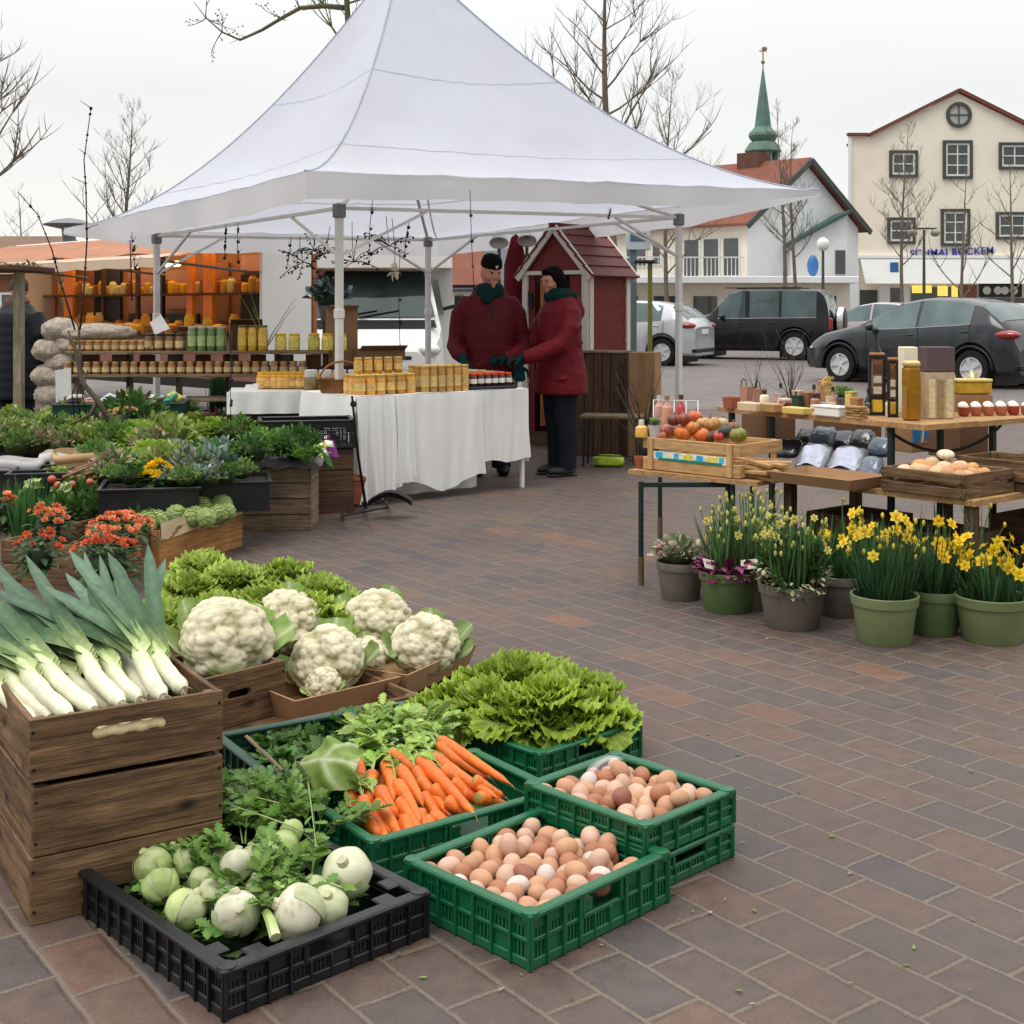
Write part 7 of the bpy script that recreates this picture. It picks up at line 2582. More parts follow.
TRIM=mat('black_car_trim',lin(20,21,23),.5,var=.1)
TAIL=mat('red_lamp_lens',lin(150,14,24),.12,spec=.6,coat=.5,var=.15)
HEADL=mat('clear_lamp_lens',lin(214,216,214),.1,spec=.7,coat=.5)
CHROME=mat('bright_trim',lin(206,208,210),.2,.8)
PLATE=mat('number_plate',lin(222,222,214),.5)
def car(name,label,loc,rz,top,belt,L,W,paint,wheels,wr_k=.74,rw=.32,cowl=None,rear=None,side=(),spare=False,tail='hatch',wheel_n=5,group=None):
 t=thing(name,label,'car',loc,rz,group)
 w2=W/2
 xs_t,zs_t=[p[0]for p in top],[p[1]for p in top]
 bx,bz=[p[0]for p in belt],[p[1]for p in belt]
 def sm(x,X,Z):
  return float(np.mean([np.interp(x+d,X,Z)for d in(-.07,-.035,0,.035,.07)]))
 def section(x):
  zt,zb_=sm(x,xs_t,zs_t),sm(x,bx,bz)
  zl=.24
  for xw in wheels:
   d=abs(x-xw)
   R_=rw+.075
   if d<R_:
    zl=max(zl,rw+math.sqrt(R_*R_-d*d)*.98)
  e=min(x,L-x)
  wf=1-.16*max(0,1-e/.55)**2
  w=w2*wf
  zb_=min(zb_,zt-.05)
  gh=max(0,min(1,(zt-zb_-.06)/.35))
  wr=w*(wr_k*gh+.93*(1-gh))
  pts=[(w*.90,zl),(w*.97,zl+.06),(w*1.0,max(zl+.08,.62)),(w*.985,max(zl+.1,zb_-.06)),(w*.955,max(zl+.12,zb_)),(lerp((w*.955,),(wr,),.5)[0]+.012*gh,(zb_+zt-.055)/2),(wr,zt-.055),(wr*.88,zt-.015),(wr*.45,zt),(0,zt+.006)]
  return pts
 N=74
 stx=[L*i/(N-1)for i in range(N)]
 S_=[section(x)for x in stx]
 K=len(S_[0])
 Pt=lambda i,k,sg:Vector((L/2-stx[i],sg*S_[i][k][0],S_[i][k][1]))
 mb=MB()
 vs=[]
 for i in range(N):
  for k in range(K):
   vs.append(Pt(i,k,1))
  for k in range(K-2,-1,-1):
   vs.append(Pt(i,k,-1))
 M_=2*K-1
 fs=[(i*M_+k,i*M_+k+1,(i+1)*M_+k+1,(i+1)*M_+k)for i in range(N-1)for k in range(M_-1)]
 fs.append(tuple(range(M_)))
 fs.append(tuple(reversed([(N-1)*M_+k for k in range(M_)])))
 mb.add(vs,fs)
 mb.build('body',paint,t,True,ang=32)
 mb=MB()
 mb.box((0,0,.36),(L*.92,W*.80,.26))
 for xw in wheels:
  mb.box((L/2-xw,0,rw+.06),(2*rw+.1,W*.82,2*rw))
 mb.build('underbody',TRIM,t)
 idx=lambda x:max(0,min(N-1,round(x/L*(N-1))))
 def panel(nm,i0,i1,k0,k1,sg,m,off=.005,both=False):
  mb=MB()
  rows=[]
  rng=list(range(i0,i1+1))
  cols=[(k,s)for s in((1,-1)if both else(sg,))for k in(range(k0,k1+1)if s==1 else range(k1-(1 if both and k1==K-1 else 0),k0-1,-1))]
  vs=[Pt(i,k,s)for i in rng for k,s in cols]
  nc=len(cols)
  fs=[(a*nc+b,a*nc+b+1,(a+1)*nc+b+1,(a+1)*nc+b)for a in range(len(rng)-1)for b in range(nc-1)]
  out_=[]
  for p in vs:
   q=Vector((0,p.y,(p.z-.75)*.9))
   if nm in('windscreen','rear_window'):
    q=Vector((.9 if nm=='windscreen' else-.9,p.y*.2,.8))
   out_.append(p+q.normalized()*off)
  mb.add(out_,fs)
  return mb.build(nm,m,t,True,ang=0)
 for sg in(1,-1):
  for(xa,xb)in side:
   panel('side_window',idx(xa),idx(xb),4,6,sg,GLASS)
  i0,i1=idx(side[0][0]),idx(side[-1][1])
  mb=MB()
  mb.tube([Pt(i,4,sg)+Vector((0,sg*.008,0))for i in range(i0,i1+1)],.010,5)
  mb.build('belt_trim',CHROME,t,True)
  for xd in[side[0][0]-.02]+[s_[1]+.03 for s_ in side]:
   i=idx(xd)
   mb=MB()
   mb.tube([Pt(i,k,sg)+Vector((0,sg*.003,0))for k in range(1,5)],.006,4)
   mb.build('door_seam',TRIM,t,True)
  for s_ in side[:2]:
   i=idx(s_[1]-.12)
   mb=MB()
   p=Pt(i,3,sg)
   mb.box((p.x,p.y+sg*.012,p.z-.06),(.16,.025,.028),bev=.008)
   mb.build('door_handle',paint,t,True)
  i=idx(side[0][0]+.10)
  p=Pt(i,4,sg)
  mb=MB()
  mb.ball((p.x,p.y+sg*.10,p.z+.05),(.07,.10,.07),12,8)
  mb.build('wing_mirror',paint,t,True)
  for xw in wheels:
   mb=MB()
   R_=rw+.07
   mb.tube([(L/2-xw+R_*math.cos(a),sg*(w2*.985),max(.25,rw+R_*math.sin(a)))for a in[math.pi*(-.06+1.12*k/16)for k in range(17)]],.022,6)
   mb.build('wheel_arch',TRIM,t,True)
   Mw=T(L/2-xw,sg*(w2-.10),rw)@rot(rad(-90*sg),0,0)
   mb=MB(Mw)
   mb.lathe([(rw*.62,-.09),(rw*.95,-.10),(rw,-.06),(rw,.06),(rw*.95,.10),(rw*.66,.095),(rw*.64,.05)],28)
   wh=mb.build('wheel',TYRE,t,True)
   mb=MB(Mw)
   mb.lathe([(rw*.66,.06),(rw*.66,.085),(rw*.60,.09),(rw*.58,.05)],28)
   mb.lathe([(0,.085),(rw*.16,.085),(rw*.18,.06)],14)
   for k in range(wheel_n):
    a=6.283*k/wheel_n
    for o in(-.10,.10):
     p0,p1=Vector((rw*.12*math.cos(a),rw*.12*math.sin(a),.072)),Vector((rw*.61*math.cos(a+o),rw*.61*math.sin(a+o),.078))
     mb.bar(p0,p1,.035,.02)
   mb.build('rim',ALLOY,wh,True)
   mb=MB(Mw)
   mb.lathe([(0,.02),(rw*.6,.02)],20)
   mb.build('brake_disc',TRIM,wh)
  i=idx(.16)
  p=Pt(i,3,sg)
  mb=MB()
  mb.ball((L/2-.22,sg*w2*.74,min(p.z,zs_t[2]-.14)),(.20,.16,.075),16,10)
  mb.build('headlight',HEADL,t,True)
  mb=MB()
  zt_=sm(L-.25,bx,bz)
  if spare:
   mb.box((-L/2+.02,sg*w2*.80,zt_-.16),(.10,.14,.30),bev=.02)
  else:
   mb.ball((-L/2+.24,sg*w2*.84,zt_-.10),(.27,.14,.085),16,10)
  mb.build('tail_light',TAIL,t,True)
 if cowl:
  panel('windscreen',idx(cowl[0]),idx(cowl[1]),6,K-1,1,GLASS,.006,True)
 if rear:
  panel('rear_window',idx(rear[0]),idx(rear[1]),6,K-1,1,GLASS,.008,True)
 mb=MB()
 mb.box((-L/2-.005,0,.80 if not spare else.62),(.02,.46,.11),bev=.004)
 mb.build('number_plate',PLATE,t)
 for s_ in(1,-1):
  mb=MB()
  mb.box((s_*(L/2-.10),0,.36),(.24,W*.86,.16),bev=.05)
  mb.build('bumper',TRIM,t,True)
 if spare:
  mb=MB(T(-L/2-.12,-.10,1.02)@rot(0,rad(-90),0))
  mb.lathe([(0,-.11),(.33,-.11),(.37,-.07),(.37,.07),(.33,.11),(.30,.125),(0,.125)],28)
  sp=mb.build('spare_wheel',TRIM,t,True)
  mb=MB(T(-L/2-.12,-.10,1.02)@rot(0,rad(-90),0))
  mb.lathe([(.375,-.06),(.385,-.05),(.385,.06),(.36,.10),(.35,.08)],28)
  mb.build('cover_ring',CHROME,sp,True)
  for z in(.0,):
   mb=MB()
   for y in(-.62,.62):
    mb.box((0,y,top[5][1]+.055),(2.2,.03,.03),bev=.008)
  for y in(-.62,.62):
   mb=MB()
   mb.box((-.4,y,max(zs_t)+.03),(2.0,.035,.03),bev=.008)
   mb.build('roof_rail',TRIM,t)
 return t
PGREY=mat('dark_grey_car_paint',lin(32,37,43),.32,.1,spec=.4,var=.06,coat=.5,dirt=(lin(96,92,86),3,.3))
PSILV=mat('silver_car_paint',lin(186,190,194),.3,.4,spec=.5,var=.05,coat=.8)
PBLACK=mat('black_car_paint',lin(9,10,11),.3,0,spec=.35,var=.06,coat=.3,dirt=(lin(60,58,54),3,.3))
PMAUVE=mat('mauve_silver_paint',lin(176,166,170),.3,.4,spec=.5,var=.05,coat=.8)
HT_TOP=[(0,.58),(.06,.74),(.35,.90),(.95,1.03),(1.22,1.09),(2.02,1.47),(2.5,1.55),(3.1,1.53),(3.65,1.43),(3.98,1.18),(4.18,1.02),(4.3,.62)]
HT_BELT=[(0,.6),(1.0,.95),(2.0,.99),(3.2,1.06),(3.8,1.12),(4.3,.9)]
def head(v):
 return math.atan2(v.y,v.x)
gf,gr=Vector(((886-512)/F*25.6,25.6,0)),Vector(((1026-512)/F*23.4,23.4,0))
gd=(gf-gr).normalized()
WB=2.66
gc=(gf+gr)/2
gs=(gf-gr).length/WB
cnt=gc+Vector((gd.y,-gd.x,0))*-.80
car('parked_car','dark grey hatchback parked nearest, behind the boxed oils',Vector((cnt.x,cnt.y,.006))-gd*.02,head(gd),HT_TOP,HT_BELT,4.3,1.82,PGREY,(.84,3.50),cowl=(1.26,2.0),rear=(3.68,4.02),side=((1.45,2.42),(2.50,3.46)),group='cars parked on the square')
sd_=Vector((-.90,.44,0)).normalized()
sr=Vector(((703-512)/F*31.6,31.6,0))
car('parked_car','silver white car with alloy wheels parked beside the red hut',Vector((*(sr+sd_*2.05).xy,.006)),head(sd_),HT_TOP,HT_BELT,4.2,1.78,PSILV,(.84,3.42),cowl=(1.26,2.0),rear=(3.60,4.0),side=((1.45,2.40),(2.48,3.40)),group='cars parked on the square')
bd_=Vector((-.92,.39,0)).normalized()
br_=Vector(((832-512)/F*35.0,35.0,0))
SUV_T=[(0,.78),(.05,1.0),(.30,1.10),(.95,1.17),(1.2,1.22),(1.72,1.78),(2.1,1.88),(3.4,1.88),(4.1,1.86),(4.26,1.70),(4.36,1.15),(4.4,.70)]
SUV_B=[(0,.9),(1.0,1.08),(4.0,1.12),(4.4,1.1)]
car('parked_car','black boxy four by four with a spare wheel on the back door',Vector((*(br_+bd_*2.1).xy,.006)),head(bd_),SUV_T,SUV_B,4.4,1.86,PBLACK,(.85,3.48),wr_k=.86,rw=.37,cowl=(1.25,1.72),rear=(4.22,4.34),side=((1.45,2.20),(2.28,3.05),(3.15,4.05)),spare=True,wheel_n=6,group='cars parked on the square')
for(px,y,dv,pt,lab)in((872,40,Vector((-.8,.6,0)),PMAUVE,'mauve silver car seen between the black four by four and the grey hatchback'),(1000,46,Vector((-1,.1,0)),PSILV,'pale car roof showing beyond the grey hatchback')):
 c=Vector(((px-512)/F*y,y,.006))
 dv.normalize()
 car('parked_car',lab,c,head(dv),HT_TOP,HT_BELT,4.3,1.8,pt,(.84,3.5),cowl=(1.26,2.0),rear=(3.68,4.02),side=((1.45,2.42),(2.50,3.46)),group='cars parked on the square')
VANW=mat('white_van_body',lin(226,226,222),.35,spec=.5,var=.05,vs=2,coat=.3,dirt=(lin(170,166,158),2,.25))
vc=Vector(((371-512)/F*17.5,17.5,.0))
van=thing('motorhome','white motorhome parked facing the tent behind the honey table','van',vc,rad(4))
def vloft(name,rings,m,n=4,ang=30):
 mb=MB()
 vs,fs=[],[]
 for(y,wb,wt_,z0,z1)in rings:
  r_=min(.12,(z1-z0)*.3)
  vs+=[Vector((-wb,y,z0)),Vector((-wt_,y,z1-r_)),Vector((-wt_+r_,y,z1)),Vector((wt_-r_,y,z1)),Vector((wt_,y,z1-r_)),Vector((wb,y,z0))]
 q=6
 for i in range(len(rings)-1):
  for k in range(q):
   k2=(k+1)%q
   fs.append((i*q+k,(i+1)*q+k,(i+1)*q+k2,i*q+k2))
 fs.append(tuple(range(q)))
 fs.append(tuple(reversed([(len(rings)-1)*q+k for k in range(q)])))
 mb.add(vs,fs)
 return mb.build(name,m,van,True,ang=ang)
vloft('cab',[(-.02,.80,.72,.42,.78),(.10,.93,.84,.32,.92),(.55,.98,.92,.32,1.10),(.78,1.0,.94,.32,1.20),(1.45,1.02,.78,.32,1.98),(2.1,1.03,.8,.32,2.0)],VANW)
vloft('living_box',[(1.02,1.06,.98,1.93,2.55),(1.12,1.10,1.06,1.93,2.80),(1.6,1.12,1.10,1.93,2.86),(1.62,1.12,1.10,.45,2.862),(6.2,1.12,1.10,.45,2.86)],VANW)
mb=MB()
mb.grid(lambda u,v:Vector(((u-.5)*2*(.86-.16*v),.80+.585*v-.012,1.225+.655*v+.012)),8,6)
mb.build('windscreen',mat('van_glass',lin(50,62,60),.05,.3,spec=.6,var=.5,vs=1.5),van,True)
mb=MB()
mb.grid(lambda u,v:Vector(((u-.5)*2*(.88-.03*v),.48+.27*v,1.085+.105*v+.009)),8,3)
mb.build('cowl_panel',TRIM,van,True)
mb=MB()
mb.box((0,-.005,.70),(1.1,.05,.07),bev=.02)
mb.build('grille',TRIM,van)
mb=MB()
mb.box((0,-.02,.48),(1.62,.10,.22),bev=.04)
mb.build('bumper',mat('grey_bumper',lin(150,152,152),.6),van,True)
for s in(-1,1):
 mb=MB()
 mb.ball((s*.76,.10,.80),(.17,.16,.10),16,10)
 mb.build('headlight',HEADL,van,True)
 mb=MB()
 mb.box((s*1.20,.95,1.42),(.14,.10,.28),bev=.03)
 mb.bar((s*.98,1.05,1.35),(s*1.18,.98,1.40),.05,.05)
 mb.build('wing_mirror',TRIM,van,True)
 mb=MB()
 mb.add([(s*.985,1.06,1.28),(s*1.0,1.95,1.28),(s*.90,1.95,1.78),(s*.90,1.42,1.78)],[(0,1,2,3)])
 mb.build('side_window',GLASS,van)
 for y in(.75,4.9):
  mb=MB(T(s*.93,y,.33)@rot(0,rad(90*s),0))
  mb.lathe([(0,.05),(.2,.06),(.21,.02),(.31,.02),(.33,-.02),(.33,-.18),(.2,-.2)],24)
  mb.build('wheel',TYRE,van,True)
mb=MB()
mb.box((0,1.04,2.23),(1.5,.03,.20),bev=.01)
mb.build('overcab_window',GLASS,van)
for s in(-1,1):
 mb=MB()
 mb.bar((s*.15-.35,.77,1.235),(s*.15+.2,.86,1.33),.02,.014)
 mb.build('wiper',TRIM,van)
mb=MB()
mb.tube([(-.95,1.05,1.92),(0,1.0,1.93),(.95,1.05,1.92)],.02,6)
mb.build('sun_strip',mat('beige_sunshade',lin(176,160,142),.8),van,True)
A_,B_=Vector((-7.7,20.6,0)),Vector((-3.05,16.0,0))
bdv=(B_-A_).normalized()
bl=(B_-A_).length
brz_=head(bdv)
WARM=mat('warm_panel',lin(150,96,58),.6,var=.2,vs=3)
ORNG=mat('orange_panel',lin(206,112,26),.55,var=.2,vs=3,emit=.12)
PINKP=mat('dusky_panel',lin(168,120,108),.7,var=.2,vs=3)
AWN=mat('orange_awning_cloth',lin(196,142,114),.8,var=.12,vs=4,trans=.35)
CREAMC=mat('cream_awning_cloth',lin(226,206,184),.8,var=.08,vs=4,trans=.35)
GLOWM=mat('lit_lamp',lin(255,206,120),.4,emit=9)
tr_=thing('food_trailer','open market trailer with a warm lit counter and an orange awning','trailer',A_,brz_)
TW_=.85
mb=MB()
mb.box((bl/2,TW_-.03,1.34),(bl,.06,1.84))
mb.build('back_wall',WARM,tr_)
for x in(.03,bl-.03):
 mb=MB()
 mb.box((x,TW_/2-.03,1.34),(.06,TW_-.12,1.84))
 mb.build('end_wall',VANW,tr_)
mb=MB()
mb.box((bl/2,TW_/2-.02,.40),(bl-.002,TW_+.02,.12))
mb.build('floor_panel',TRIM,tr_)
mb=MB()
mb.box((bl/2,TW_/2,2.30),(bl+.06,TW_+.1,.08),bev=.02)
mb.build('roof',VANW,tr_)
mb=MB()
mb.box((bl/2,.03,.72),(bl-.13,.06,.52))
mb.build('counter_front',PINKP,tr_)
mb=MB()
mb.box((bl/2,.16,.99),(bl-.13,.46,.04))
mb.build('counter_top',WOOD_DARK,tr_)
mb=MB()
mb.box((bl/2,.5,1.55),(bl-.2,.3,.03))
mb.build('shelf',WOOD_DARK,tr_)
for k,(x,w_,m_)in enumerate(((.35,.10,WARM),(.85,.28,ORNG),(1.9,.06,WOOD_DARK),(2.9,.06,WOOD_DARK),(3.55,.10,TRIM),(4.3,.14,ORNG),(4.75,.22,ORNG),(6.2,.06,WOOD_DARK))):
 if x<bl:
  mb=MB()
  mb.box((x,.42,1.63),(w_,.05,1.22))
  mb.build('post_panel',m_,tr_)
for k,(x,z,w_,h_,m_)in enumerate(((1.4,1.62,.8,.9,TRIM),(2.45,1.7,.8,.7,PINKP),(3.4,1.75,.6,.55,PINKP),(4.55,1.7,.3,.8,WARM),(5.5,1.62,1.0,.62,TRIM),(5.5,2.08,1.0,.22,PINKP),(3.0,1.28,1.9,.25,TRIM))):
 mb=MB()
 mb.box((x,TW_-.09,z-.12),(w_,.03,h_))
 mb.build('wall_board',m_,tr_)
mb=MB()
mb.grid(lambda u,v:Vector((-.35+(bl+.6)*u,.0-1.25*v,2.34-.36*v+.03*math.sin(24*u)*v)),40,6)
mb.build('awning',AWN,tr_,True)
mb=MB()
mb.grid(lambda u,v:Vector((-.40+(bl+.7)*u,-1.25-.30*v,1.985-.06*v)),40,2)
mb.grid(lambda u,v:Vector((-.40+(bl+.7)*u,-1.552,1.92-.09*v-.02*abs(math.sin(30*u))*v)),60,2)
mb.build('awning_edge',CREAMC,tr_,True)
for x in(.2,bl*.33,bl*.66,bl-.2):
 mb=MB()
 mb.tube([(x,.02,1.8),(x,-1.5,1.93)],.018,6)
 mb.build('awning_arm',STEEL,tr_,True)
for x in(.5,1.4,2.6,3.7,4.7,5.7):
 if x<bl-.1:
  mb=MB()
  mb.tube([(x-.14,-.7,1.90),(x+.14,-.7,1.90)],.035,10)
  mb.build('lamp',GLOWM,tr_,True)
ll=bpy.data.lights.new('trailer_lamp','AREA')
ll.shape='RECTANGLE'
ll.size,ll.size_y=bl*.8,.4
ll.energy=24
ll.color=(1,.66,.30)
lo_=bpy.data.objects.new('trailer_lamp',ll)
COL.objects.link(lo_)
lo_.parent=tr_
lo_.location=(bl/2,.42,2.22)
rr=random.Random(91)
for i in range(56):
 x=.35+(i%34)*(bl-.7)/33+(.09 if i>=34 else 0)
 hh=rr.uniform(.12,.30)
 c=jit(rr.choice([lin(206,150,66),lin(226,180,70),lin(160,104,60),lin(196,166,120),lin(120,84,60)]),.15,rr)
 mb=MB()
 if i%3==0:
  mb.ball((0,0,.07),(.11,.08,.07),14,8,c)
  nm,lb='bread_loaf','round bread loaf on the counter of the lit trailer'
 elif i%3==1:
  mb.lathe([(0,0),(.06,0),(.065,.02),(.065,hh*.8),(.045,hh*.9),(.045,hh),(0,hh)],12,col=c)
  nm,lb='jar','tall golden jar on the counter of the lit trailer'
 else:
  mb.lathe([(.09,0),(.12,.10),(.125,.115),(.115,.11),(.085,.01),(0,.01)],14,col=c)
  mb.ball((0,0,.09),(.10,.10,.06),12,8,sc(c,1.2))
  nm,lb='bread_basket','small basket of rolls on the counter of the lit trailer'
 p=tr_.location+rot(0,0,brz_)@Vector((x,(.06 if i<34 else.28)+rr.uniform(-.03,.04),1.011))
 solo(nm,mb,POT_,lb,nm.split('_')[-1],p,0,lb.split(' on ')[0]+' group on the trailer counter')
for i in range(36):
 x=.4+i*(bl-.8)/35
 hh=rr.uniform(.10,.24)
 c=jit(rr.choice([lin(226,170,50),lin(206,150,66),lin(150,90,50),lin(214,196,140)]),.15,rr)
 mb=MB()
 mb.lathe([(0,0),(.055,0),(.06,.02),(.06,hh*.8),(.04,hh*.9),(.04,hh),(0,hh)],10,col=c)
 solo('jar',mb,POT_,'jar on the upper shelf inside the lit trailer','jar',tr_.location+rot(0,0,brz_)@Vector((x,.5,1.566)),0,'jars on the trailer shelf')
mb=MB()
mb.ball((0,0,0),(.26,.2,.34),18,12,lin(24,26,34))
mb.ball((0,-.02,.36),(.10,.11,.13),14,10,lin(40,34,32))
mb.tube([(-.22,0,.2),(-.38,-.1,-.02),(-.2,-.25,-.1)],[.09,.08,.06],10,lin(24,26,34))
REDW=mat('red_painted_boards',lin(112,42,38),.65,spec=.3,var=.14,vs=5,bump=.2,bs=40,dirt=(lin(90,40,36),5,.4))
REDR=mat('red_roof_shingles',lin(98,38,38),.6,spec=.35,var=.2,vs=7,bump=.2,bs=40)
WTRIM=mat('cream_painted_trim',lin(214,204,194),.55,spec=.3,var=.06,dirt=(lin(160,150,140),6,.3))
hFR=Vector(((588-512)/F*12.7,12.7,0))
hu=Vector((.79,-.613,0))
hrz=head(hu)
HW,HD,HE,HP=.86,.80,1.80,2.24
hut=thing('wooden_hut','small dark red wooden hut with white trim and a shingled gable roof','hut',hFR-hu*HW*.9,hrz)
hut.scale=(.9,.9,.95)
mb=MB()
nb=9
for k in range(nb):
 z0,z1=.14+(HE-.14)*k/nb,.14+(HE-.14)*(k+1)/nb
 mb.box(None,(HD-.02,.022,(z1-z0)+.012),M=T(HW-.012,HD/2,(z0+z1)/2)@rot(0,0,rad(90))@rot(rad(5),0,0))
mb.build('side_wall',REDW,hut)
mb=MB()
for k in range(nb):
 z0,z1=.14+(HE-.14)*k/nb,.14+(HE-.14)*(k+1)/nb
 mb.box(None,(HD-.02,.022,(z1-z0)+.012),M=T(.012,HD/2,(z0+z1)/2)@rot(0,0,rad(90))@rot(rad(-5),0,0))
mb.build('side_wall',REDW,hut)
mb=MB()
mb.box((HW/2,HD-.012,.97),(HW-.05,.02,1.66))
mb.build('back_wall',mat('hut_inside',lin(178,118,70),.7,var=.15),hut)
for x0,x1 in((.02,.14),(.62,HW-.02)):
 mb=MB()
 mb.box(((x0+x1)/2,.012,.97),(x1-x0,.022,1.66))
 mb.build('front_wall',REDW,hut)
mb=MB()
mb.prism([(-.02,HE+.0),(HW+.02,HE),(HW/2,HP)],-.02,.004,M=UPX)
mb.build('gable',REDW,hut)
for a,b in(((-.07,HE-.06),(HW/2,HP+.03)),((HW+.07,HE-.06),(HW/2+.0,HP+.032))):
 mb=MB()
 mb.bar((a[0],-.045,a[1]),(b[0],-.045,b[1]),.03,.085)
 mb.build('barge_board',WTRIM,hut)
 mb=MB()
 mb.bar((a[0],HD+.045,a[1]),(b[0],HD+.045,b[1]),.03,.085)
 mb.build('barge_board',WTRIM,hut)
mb=MB()
mb.box((HW/2,-.022,HE-.005),(HW,.03,.04))
mb.build('tie_board',WTRIM,hut)
for x,y in((.03,-.012),(HW-.03,-.012),(HW+.006,HD-.03),(HW+.006,.045)):
 mb=MB()
 mb.box((x,y,.97),(.075,.03,1.66)if y<0 else(.03,.075,1.66),bev=.003)
 mb.build('corner_board',WTRIM,hut)
for s in(-1,1):
 rows_=5
 sl_=math.hypot(HW/2+.08,HP-HE+.06)
 an=math.atan2(HP-HE+.08,HW/2+.08)
 mb=MB()
 for k in range(rows_):
  q0,q1=k/rows_,(k+1)/rows_
  xm=HW/2+s*(HW/2+.09)*(1-(q0+q1)/2)
  zm=HE-.06+(HP-HE+.10)*(q0+q1)/2+.016
  mb.box(None,(sl_/rows_+.03,HD+.14,.022),M=T(xm,HD/2,zm)@rot(0,s*(an-rad(5)),0),bev=.003)
 mb.build('roof',REDR,hut)
mb=MB()
mb.box((HW/2,HD/2,HP+.055),(.09,HD+.15,.03),bev=.008)
mb.build('ridge_cap',REDR,hut)
mb=MB()
mb.box((.20,.05,.98),(.10,.012,1.56),M=T(.21,.10,.98)@rot(0,0,rad(62)))
mb.build('open_door',mat('orange_wood_door',lin(206,138,74),.6,var=.2,vs=4),hut)
mb=MB()
mb.box((HW/2,HD/2,.07),(HW+.02,HD+.02,.14))
mb.build('plinth',WOOD_DARK,hut)
mb=MB()
mb.box((.135,-.04,1.5),(.03,.03,.18),bev=.004)
mb.tube([(.135,-.05,1.55),(.135,-.09,1.6),(.135,-.09,1.45)],.008,6)
mb.build('wall_hook',BLACKM,hut)
tcr=thing('tall_crate','tall dark brown slatted crate standing against the hut','crate',at(608,455,0),hrz+rad(8))
for k in range(5):
 mb=MB()
 mb.box((-.20+k*.088,0,.47),(.08,.34,.94),bev=.003)
 mb.build('slat_column',WOOD_DARK,tcr)
mb=MB()
mb.box((-.024,-.002,.955),(.46,.36,.02),bev=.003)
mb.build('lid',WOOD_GREY,tcr)
bx_=thing('cardboard_box','tall upright beige carton next to the tent pole and the hut','box',at(645,458,0),hrz+rad(20))
mb=MB()
mb.box((0,0,.48),(.24,.30,.96),bev=.004)
mb.build('carton',CARD,bx_)
mb=MB()
mb.box((0,-.152,.48),(.05,.002,.95))
mb.build('tape',MATS['brown_tape'],bx_)
stl=thing('stool_table','low thin legged wooden table in front of the tall crate','table',at(612,466,0),rad(-12))
mb=MB()
mb.box((0,0,.43),(.52,.32,.025),bev=.004)
mb.build('tabletop',WOOD_GREY,stl)
for x in(-.23,.23):
 for y in(-.13,.13):
  mb=MB()
  mb.tube([(x,y,0),(x*.96,y,.418)],.009,6)
  mb.build('leg',BLACKM,stl,True)
mb=MB()
mb.tube([(-.23,-.13,.1),(.23,-.13,.1)],.006,5)
mb.build('stretcher',BLACKM,stl,True)
pouch('yellow green shopping bag lying under the low wooden table',at(609,467,0)+Vector((0,.05,0)),.26,.10,.16,0,0,mat('lime_film',lin(176,196,60),.4,var=.3,vs=8),None,None,33)
sg_=thing('sign_post','grey blue steel post with a pale sign plate behind the hut','sign',Vector(((633-512)/F*14.2,14.2,0)))
mb=MB()
mb.box((0,0,1.1),(.075,.075,2.2),bev=.008)
mb.build('post',mat('grey_blue_paint',lin(92,112,120),.5),sg_)
mb=MB()
mb.box((.05,-.05,2.11),(.27,.02,.26),bev=.02)
pl_=mb.build('sign_plate',mat('pale_sign',lin(176,190,190),.5),sg_)
mb=MB()
mb.box((.05,-.063,2.12),(.17,.004,.09),bev=.001)
mb.build('symbol',mat('grey_sign_print',lin(70,96,108),.5),pl_)
lp_=thing('garden_lamp','thin olive post lamp with a flat dark shade beside the hut','lamp',Vector(((650-512)/F*14.0,14.0,0)))
mb=MB()
mb.box((0,0,.92),(.045,.045,1.84))
mb.build('post',mat('olive_paint',lin(112,112,50),.5),lp_)
mb=MB()
mb.box((-.06,0,1.85),(.22,.14,.035),bev=.006)
mb.build('shade',BLACKM,lp_)
fp=thing('folded_parasol','furled dark red parasol standing at the hut corner','parasol',Vector(((516-512)/F*12.9,13.5,0)))
mb=MB()
mb.lathe([(.03,.75),(.10,.8),(.13,1.2),(.12,1.8),(.05,2.08),(0,2.12)],12)
mb.build('canopy',REDC,fp,True)
mb=MB()
mb.tube([(0,0,0),(0,0,.8)],.02,8)
mb.lathe([(.2,0),(.2,.04),(.05,.06)],16)
mb.build('pole',STEEL,fp,True)
for(px,py)in((499,240),(527,238)):
 c=P(px,py,13.4)
 t=thing('spot_lamp','white cone spot lamp on a grey post '+('beside the furled parasol' if px<510 else 'above the hut gable'),'lamp',c)
 mb=MB()
 mb.lathe([(.03,.10),(.05,.08),(.10,-.04),(.085,-.04),(.04,.06)],16,M=rot(rad(-35),0,0),col=lin(222,224,222))
 mb.build('shade',PAINT,t,True)
 mb=MB()
 mb.tube([(0,.06,.06),(0,.12,-.05),(0,.12,-c.z)],.018,6)
 mb.build('post',STEEL,t,True)
def twig_thing(name,label,base,d,L,r_,depth,seed,m=BARKD,cat='twigs',n=1,group=None,spread=.3,bud=0):
 r=random.Random(seed)
 mb=MB()
 for k in range(n):
  dd=Vector(d)+Vector((r.uniform(-spread,spread),r.uniform(-spread,spread),0))
  twig(mb,base,dd,L*r.uniform(.75,1.1),r_,depth,r,bud)
 return solo(name,mb,m,label,cat,(0,0,0),group=group,ang=0)
twig_thing('twig_bundle','bundle of black twigs standing in front of the beige carton',at(648,462,.35),(-.1,0,1),.62,.010,1,3,n=5,spread=.35)
tv=at(648,462,0)
mb=MB()
